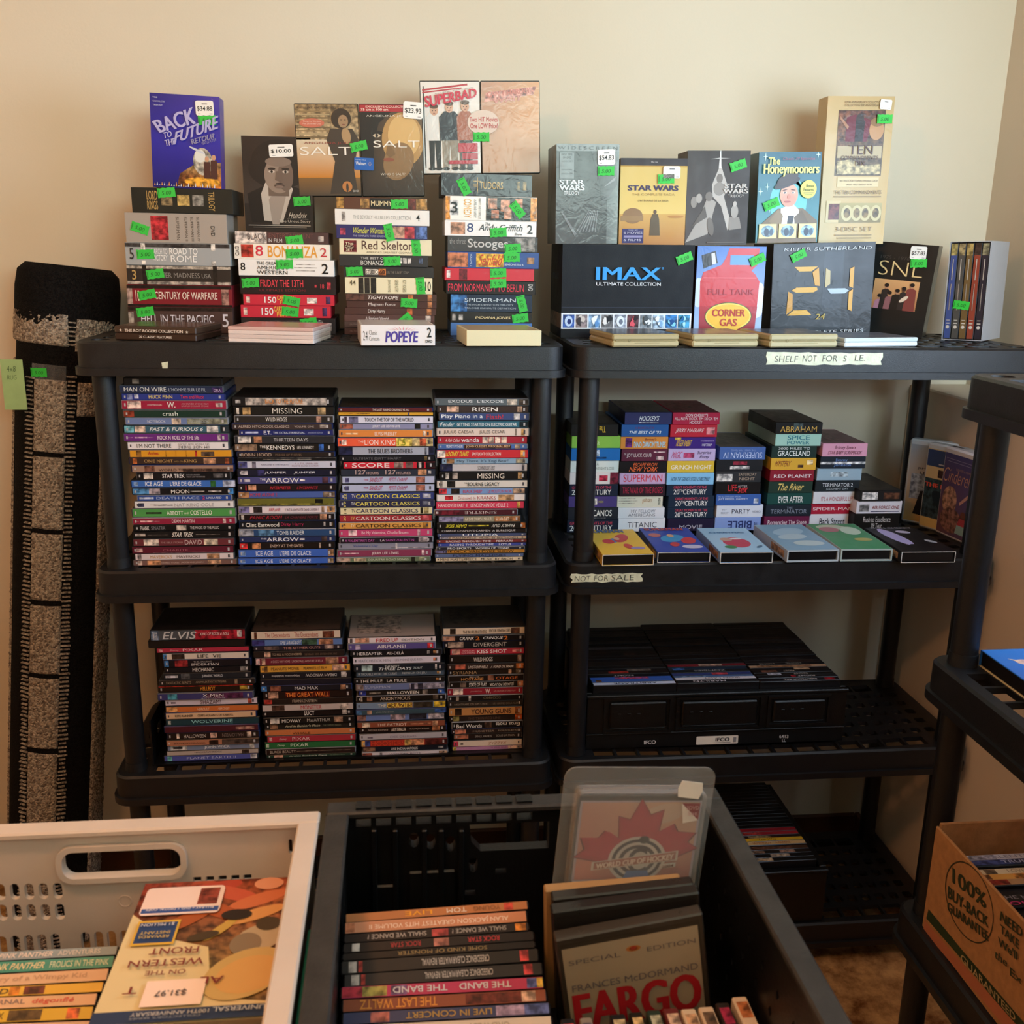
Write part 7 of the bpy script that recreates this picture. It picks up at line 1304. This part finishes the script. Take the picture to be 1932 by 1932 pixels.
A.l += .0001; o_ = [KP(x, y, A.l) for x, y in pts]; i_ = [KP(580+(x-580)*.965, 905+(y-905)*.965, A.l) for x, y in pts]; A.add(o_+i_, [(i, (i+1) % 40, 40+(i+1) % 40, 40+i) for i in range(40)], '3a3420')
for s_, q in (('100%', [(440, 740), (722, 965), (722, 835), (440, 610)]), ('BUY-BACK', [(400, 865), (742, 1120), (742, 1030), (405, 765)]), ('GUARANTEE', [(400, 975), (745, 1235), (740, 1150), (400, 895)]), ('NEED', [(845, 1055), (1035, 1205), (1035, 1120), (855, 980)]), ('TAKE', [(850, 1155), (1005, 1300), (1010, 1225), (850, 1085)]), ("We'll", [(835, 1265), (995, 1395), (995, 1320), (835, 1190)]), ('the', [(805, 1370), (910, 1450), (915, 1390), (810, 1300)]), ('Ex', [(940, 1520), (1040, 1600), (1040, 1540), (940, 1450)]), ):
    A.text(s_, 0, 0, 0, 0, '2b3420', quad=q, off=.035)
A.text('CUBE-IT MOVERS', 0, 0, 0, 0, 'a89468', quad=[(525, 1400), (985, 1900), (985, 1850), (525, 1335)], off=.02) if 0 else A.text('GUARANTEED', 0, 0, 0, 0, 'a89468', quad=[(525, 1398), (985, 1915), (985, 1850), (525, 1330)], off=.02)
A.build('printing', M_KRAFT if 0 else M_INK, kb)
KC = [('c8ccd8', [(.1, .4, 'a8b0c8')], [('VALENTINE', .3, .8, '8a90a8', '')]), ('23284a', [(.1, .5, '40508c')], [('TRUE LIES', .4, .8, 'a8b0d0', '')]), ('d8c8a8', [(.2, .3, '7a6a58')], [('LOVE ACTUALLY', .4, .9, 'a08c74', '')]), ('d8a050', [(.05, .2, '8a5a34'), (.4, .6, 'c88840')], []), ('b08860', [(.05, .3, '8a2c24')], []), ('17141a', [], []), ('1c1a1c', [], [('THE HURT LOCKER', .1, .9, '8a8890', '')]), ('19161a', [], [('HOUSE SINGLE', .05, .9, 'd0407c', '')]), ('1a181a', [(.3, .5, '4a4448')], []), ('2b2726', [], [('COMEDY', .3, .7, 'c8b8a0', '')]), ('c8b8a8', [], [('MUSIC', .3, .7, 'b83048', '')]), ('1e1c20', [], []), ('3a3a44', [], []), ('8a7868', [], []), ('20202a', [], []), ('b8a890', [], [])]
y = KY-.022
for i, (c, bl, tx) in enumerate(KC):
    t = .0162; spine_up(KX+.012, y-t, C2+.0052, .19, t-.0004, .138+.003*math.sin(i*2.1), c, f"{cname(c)} film case, {ORD[i] if i else 'farthest'}{' from the far end' if i else ''}, in the cardboard box", 'film cases in the cardboard box', tx, bl); y -= t+.0004
CZ1 = 1.415-PS+HB; x0, y1 = 1.486, -.574
root = tag(empty('vhs_tape', Matrix.Translation((x0, y1-.187, CZ1))), 'blue sleeved tape with a pale bird lying on the right foreground unit', 'video tape')
b = MB()
for r_ in ((0, .103, 0, .187, 0, .0012), (0, .103, 0, .187, .0246, .0258), (0, .103, .1858, .187, .0012, .0246), (0, .103, 0, .0012, .0012, .0246), (.1018, .103, .0012, .1858, .0012, .0246)): b.box(*r_, 'd8c8a0' if r_[5] < .002 else '2c70c8')
b.build('sleeve', M_CARD, root); b = MB(); b.box(.0015, .1, .003, .184, .0016, .0240, '131214', ch=.001); b.build('cassette', M_PLAST, root)
A = Art(topface(.103, .187, .0258)); A.poly(rect(.01, .99, .01, .99), ['3c62b8', '4068bc', '2c84e0', '2c80dc']); A.ell(.42, .72, .16, .06, 'e8c4b8', rot=-.1); A.ell(.6, .66, .26, .07, 'dcb4b0', rot=-.35); A.poly([(.2, .8), (.34, .76), (.3, .72)], 'e8d0c0'); A.build('cover_print', [M_PRINT, M_PHOTO], root)

# ------------------------------------------------------------------ rolled rug standing in the corner
def rug_mat(name, a, b_, scale, bump):
    m = bpy.data.materials.new(name); m.use_nodes = True; N = m.node_tree.nodes; L = m.node_tree.links; p = N['Principled BSDF']; p.inputs['Roughness'].default_value = .95; p.inputs['Specular IOR Level'].default_value = .1
    tc = N.new('ShaderNodeTexCoord'); v = N.new('ShaderNodeTexVoronoi'); v.inputs['Scale'].default_value = scale; L.new(tc.outputs['Object'], v.inputs['Vector'])
    r = N.new('ShaderNodeValToRGB'); e = r.color_ramp.elements; e[0].color = (*hexc(a), 1); e[1].color = (*hexc(b_), 1); e[0].position = .1; e[1].position = .9
    sx = N.new('ShaderNodeSeparateColor'); L.new(v.outputs['Color'], sx.inputs[0]); L.new(sx.outputs[0], r.inputs[0]); L.new(r.outputs[0], p.inputs['Base Color'])
    bp = N.new('ShaderNodeBump'); bp.inputs['Strength'].default_value = bump; bp.inputs['Distance'].default_value = .004; bp.invert = True; L.new(v.outputs['Distance'], bp.inputs['Height']); L.new(bp.outputs[0], p.inputs['Normal']); return m
M_PILE = rug_mat('grey_loop_pile', '6a5e54', 'b4a898', 260, .8); M_BLACK = rug_mat('black_rug_weave', '0b0a0a', '1a1817', 420, .5)
RB, RT, RR = Vector((-.262, .285, .0)), Vector((-.107, .365, 1.575)), .100
ax = (RT-RB).normalized(); RL = (RT-RB).length; r_x = (Vector((1, 0, 0))-ax*ax.x).normalized(); r_y = ax.cross(r_x)
def rp(th, s_, r): return RB+ax*s_+r_x*(math.sin(th)*r)-r_y*(math.cos(th)*r)
def sz(py): return min(RL, max(0, (onY(105, py, .26).z-RB.z)/ax.z))     # height along the roll from a pixel row
root = tag(empty('rolled_rug'), 'rolled black and grey rug standing upright against the wall', 'rug')
mb = MB(); prof = [(RR*.3, RL-.012), (RR*.6, RL-.002), (RR*.85, RL-.001), (RR*1.0, RL-.016), (RR*1.045, RL-.05), (RR*1.045, RL-.11), (RR*1.0, RL-.155), (RR, RL-.17)]+[(RR*(1+.006*math.sin(k*.9)), (RL-.17)*(1-k/24)) for k in range(1, 25)]
n = 64; vs = [rp(2*PI*i/n, s_, r*(1+.012*math.sin(3*2*PI*i/n+s_*2))) for r, s_ in prof for i in range(n)]
mb.add(vs, [(k*n+i, k*n+(i+1) % n, (k+1)*n+(i+1) % n, (k+1)*n+i) for k in range(len(prof)-1) for i in range(n)]+[tuple(range(n))[::-1]], '121010'); mb.build('roll', M_BLACK, root, smooth=60)
def pile(th0, th1, s0, s1, name='pile_block'):
    r0 = RR*1.012; nu, nv = max(3, int((th1-th0)*RR/.0032)), max(3, int((s1-s0)/.0032)); vs = []
    for j in range(nv+1):
        for i in range(nu+1):
            e = min(i, nu-i, j, nv-j); th = th0+(th1-th0)*i/nu; s_ = s0+(s1-s0)*j/nv
            k = noise.noise((th*RR*150, s_*150, 2))*.0022+noise.noise((th*RR*330, s_*330, 9))*.0016+.0035
            vs.append(rp(th+(noise.noise((s_*90, th*9, 1))*.012 if i in (0, nu) else 0), s_, r0+(k if e > 0 else -.001)))
    mb = MB(); mb.add(vs, [(j*(nu+1)+i, j*(nu+1)+i+1, (j+1)*(nu+1)+i+1, (j+1)*(nu+1)+i) for j in range(nv) for i in range(nu)]); mb.build(name, M_PILE, root, smooth=80)
D = math.radians
def th_at(px, py):      # angle on the roll seen at a pixel
    c = RB+ax*sz(py); best = min(range(-88, 89), key=lambda a: abs(((rp(D(a), sz(py), RR)-CAM).dot(_r)/(rp(D(a), sz(py), RR)-CAM).dot(_f))*F_PX+966-px)); return D(best)
pile(th_at(24, 620), th_at(130, 620), sz(656), sz(594)); pile(th_at(142, 620), th_at(214, 620), sz(664), sz(600))
ys = [716, 860, 1002, 1133, 1266, 1401, 1536, 1700, 1880]
for a, b_ in zip(ys[:-1], ys[1:]): pile(th_at(60, 1000), th_at(120, 1000), sz(b_-4), sz(a+4))
pile(th_at(146, 760), th_at(214, 760), sz(786), sz(722)); pile(D(62), D(100), sz(1880), sz(800)); pile(D(-98), D(-75), sz(1880), sz(690))
mb = MB(); rnd = random.Random(4)
for px_, y0, y1 in ((54, 712, 1880), (127, 712, 1880), (136, 602, 652), (26, 598, 650)):
    th = th_at(px_, 1000 if y1 > 700 else 620); s_ = sz(y1); k = 0
    while s_ < sz(y0):
        w_ = rnd.uniform(.006, .011); P = [rp(th+q*w_/RR, s_+dz, RR*1.01+h2) for q in (-1, 1) for dz, h2 in ((-.0022, 0), (-.001, .0045), (.001, .0045), (.0022, 0))]
        mb.add(P, [(0, 4, 5, 1), (1, 5, 6, 2), (2, 6, 7, 3), (0, 1, 2, 3), (4, 7, 6, 5)], '8f8478'); s_ += .0095+rnd.uniform(-.001, .001)
tag(mb.build('edge_stitching', M_PILE, root), kind='stuff')
# clear tape band and paper sign on the rug
mb = MB(); s0, s1 = sz(722), sz(692); t0, t1 = th_at(66, 700), th_at(125, 700); N_ = 10
mb.add([rp(t0+(t1-t0)*i/N_, s, RR*1.012+.0072+.0006*math.sin(i*2)) for s in (s0, s1) for i in range(N_+1)], [(i, i+1, N_+2+i, N_+1+i) for i in range(N_)]); mb.build('clear_tape', M_CLEAR, root)
P = rp(th_at(78, 708), sz(708), RR*1.012+.009); sticker(root, Matrix.Translation(P) @ Matrix.Rotation(math.radians(-10), 4, 'Z'), size=(.034, .019))
c0 = onY(10, 773, .245); c1 = onY(42, 678, .245); mb = MB(); mb.plate(rect(0, c1.x-c0.x, 0, c1.z-c0.z), [], .0005, lambda u, v, q: (c0.x+u, .245-q+u*.15*0, c0.z+v), '9cc888')
sg = mb.build('paper_sign', mat('pale_green_paper', .7, '9fc48a', var=.05), root); sg['label'] = 'pale green paper sign with handwriting'
A = Art(lambda u, v, l: (c0.x+(c1.x-c0.x)*u, .2445-l, c0.z+(c1.z-c0.z)*v)); A.text('4x8', .25, .68, .76, .87, '3a5a34', off=-.012, shear=.4); A.text('RUG', .25, .68, .6, .69, '3a5a34', off=-.012, shear=.4); A.text('$25', .22, .55, .34, .43, '5a7a50', off=-.014, shear=.4) if 0 else None; A.build('lettering', M_INK, sg)
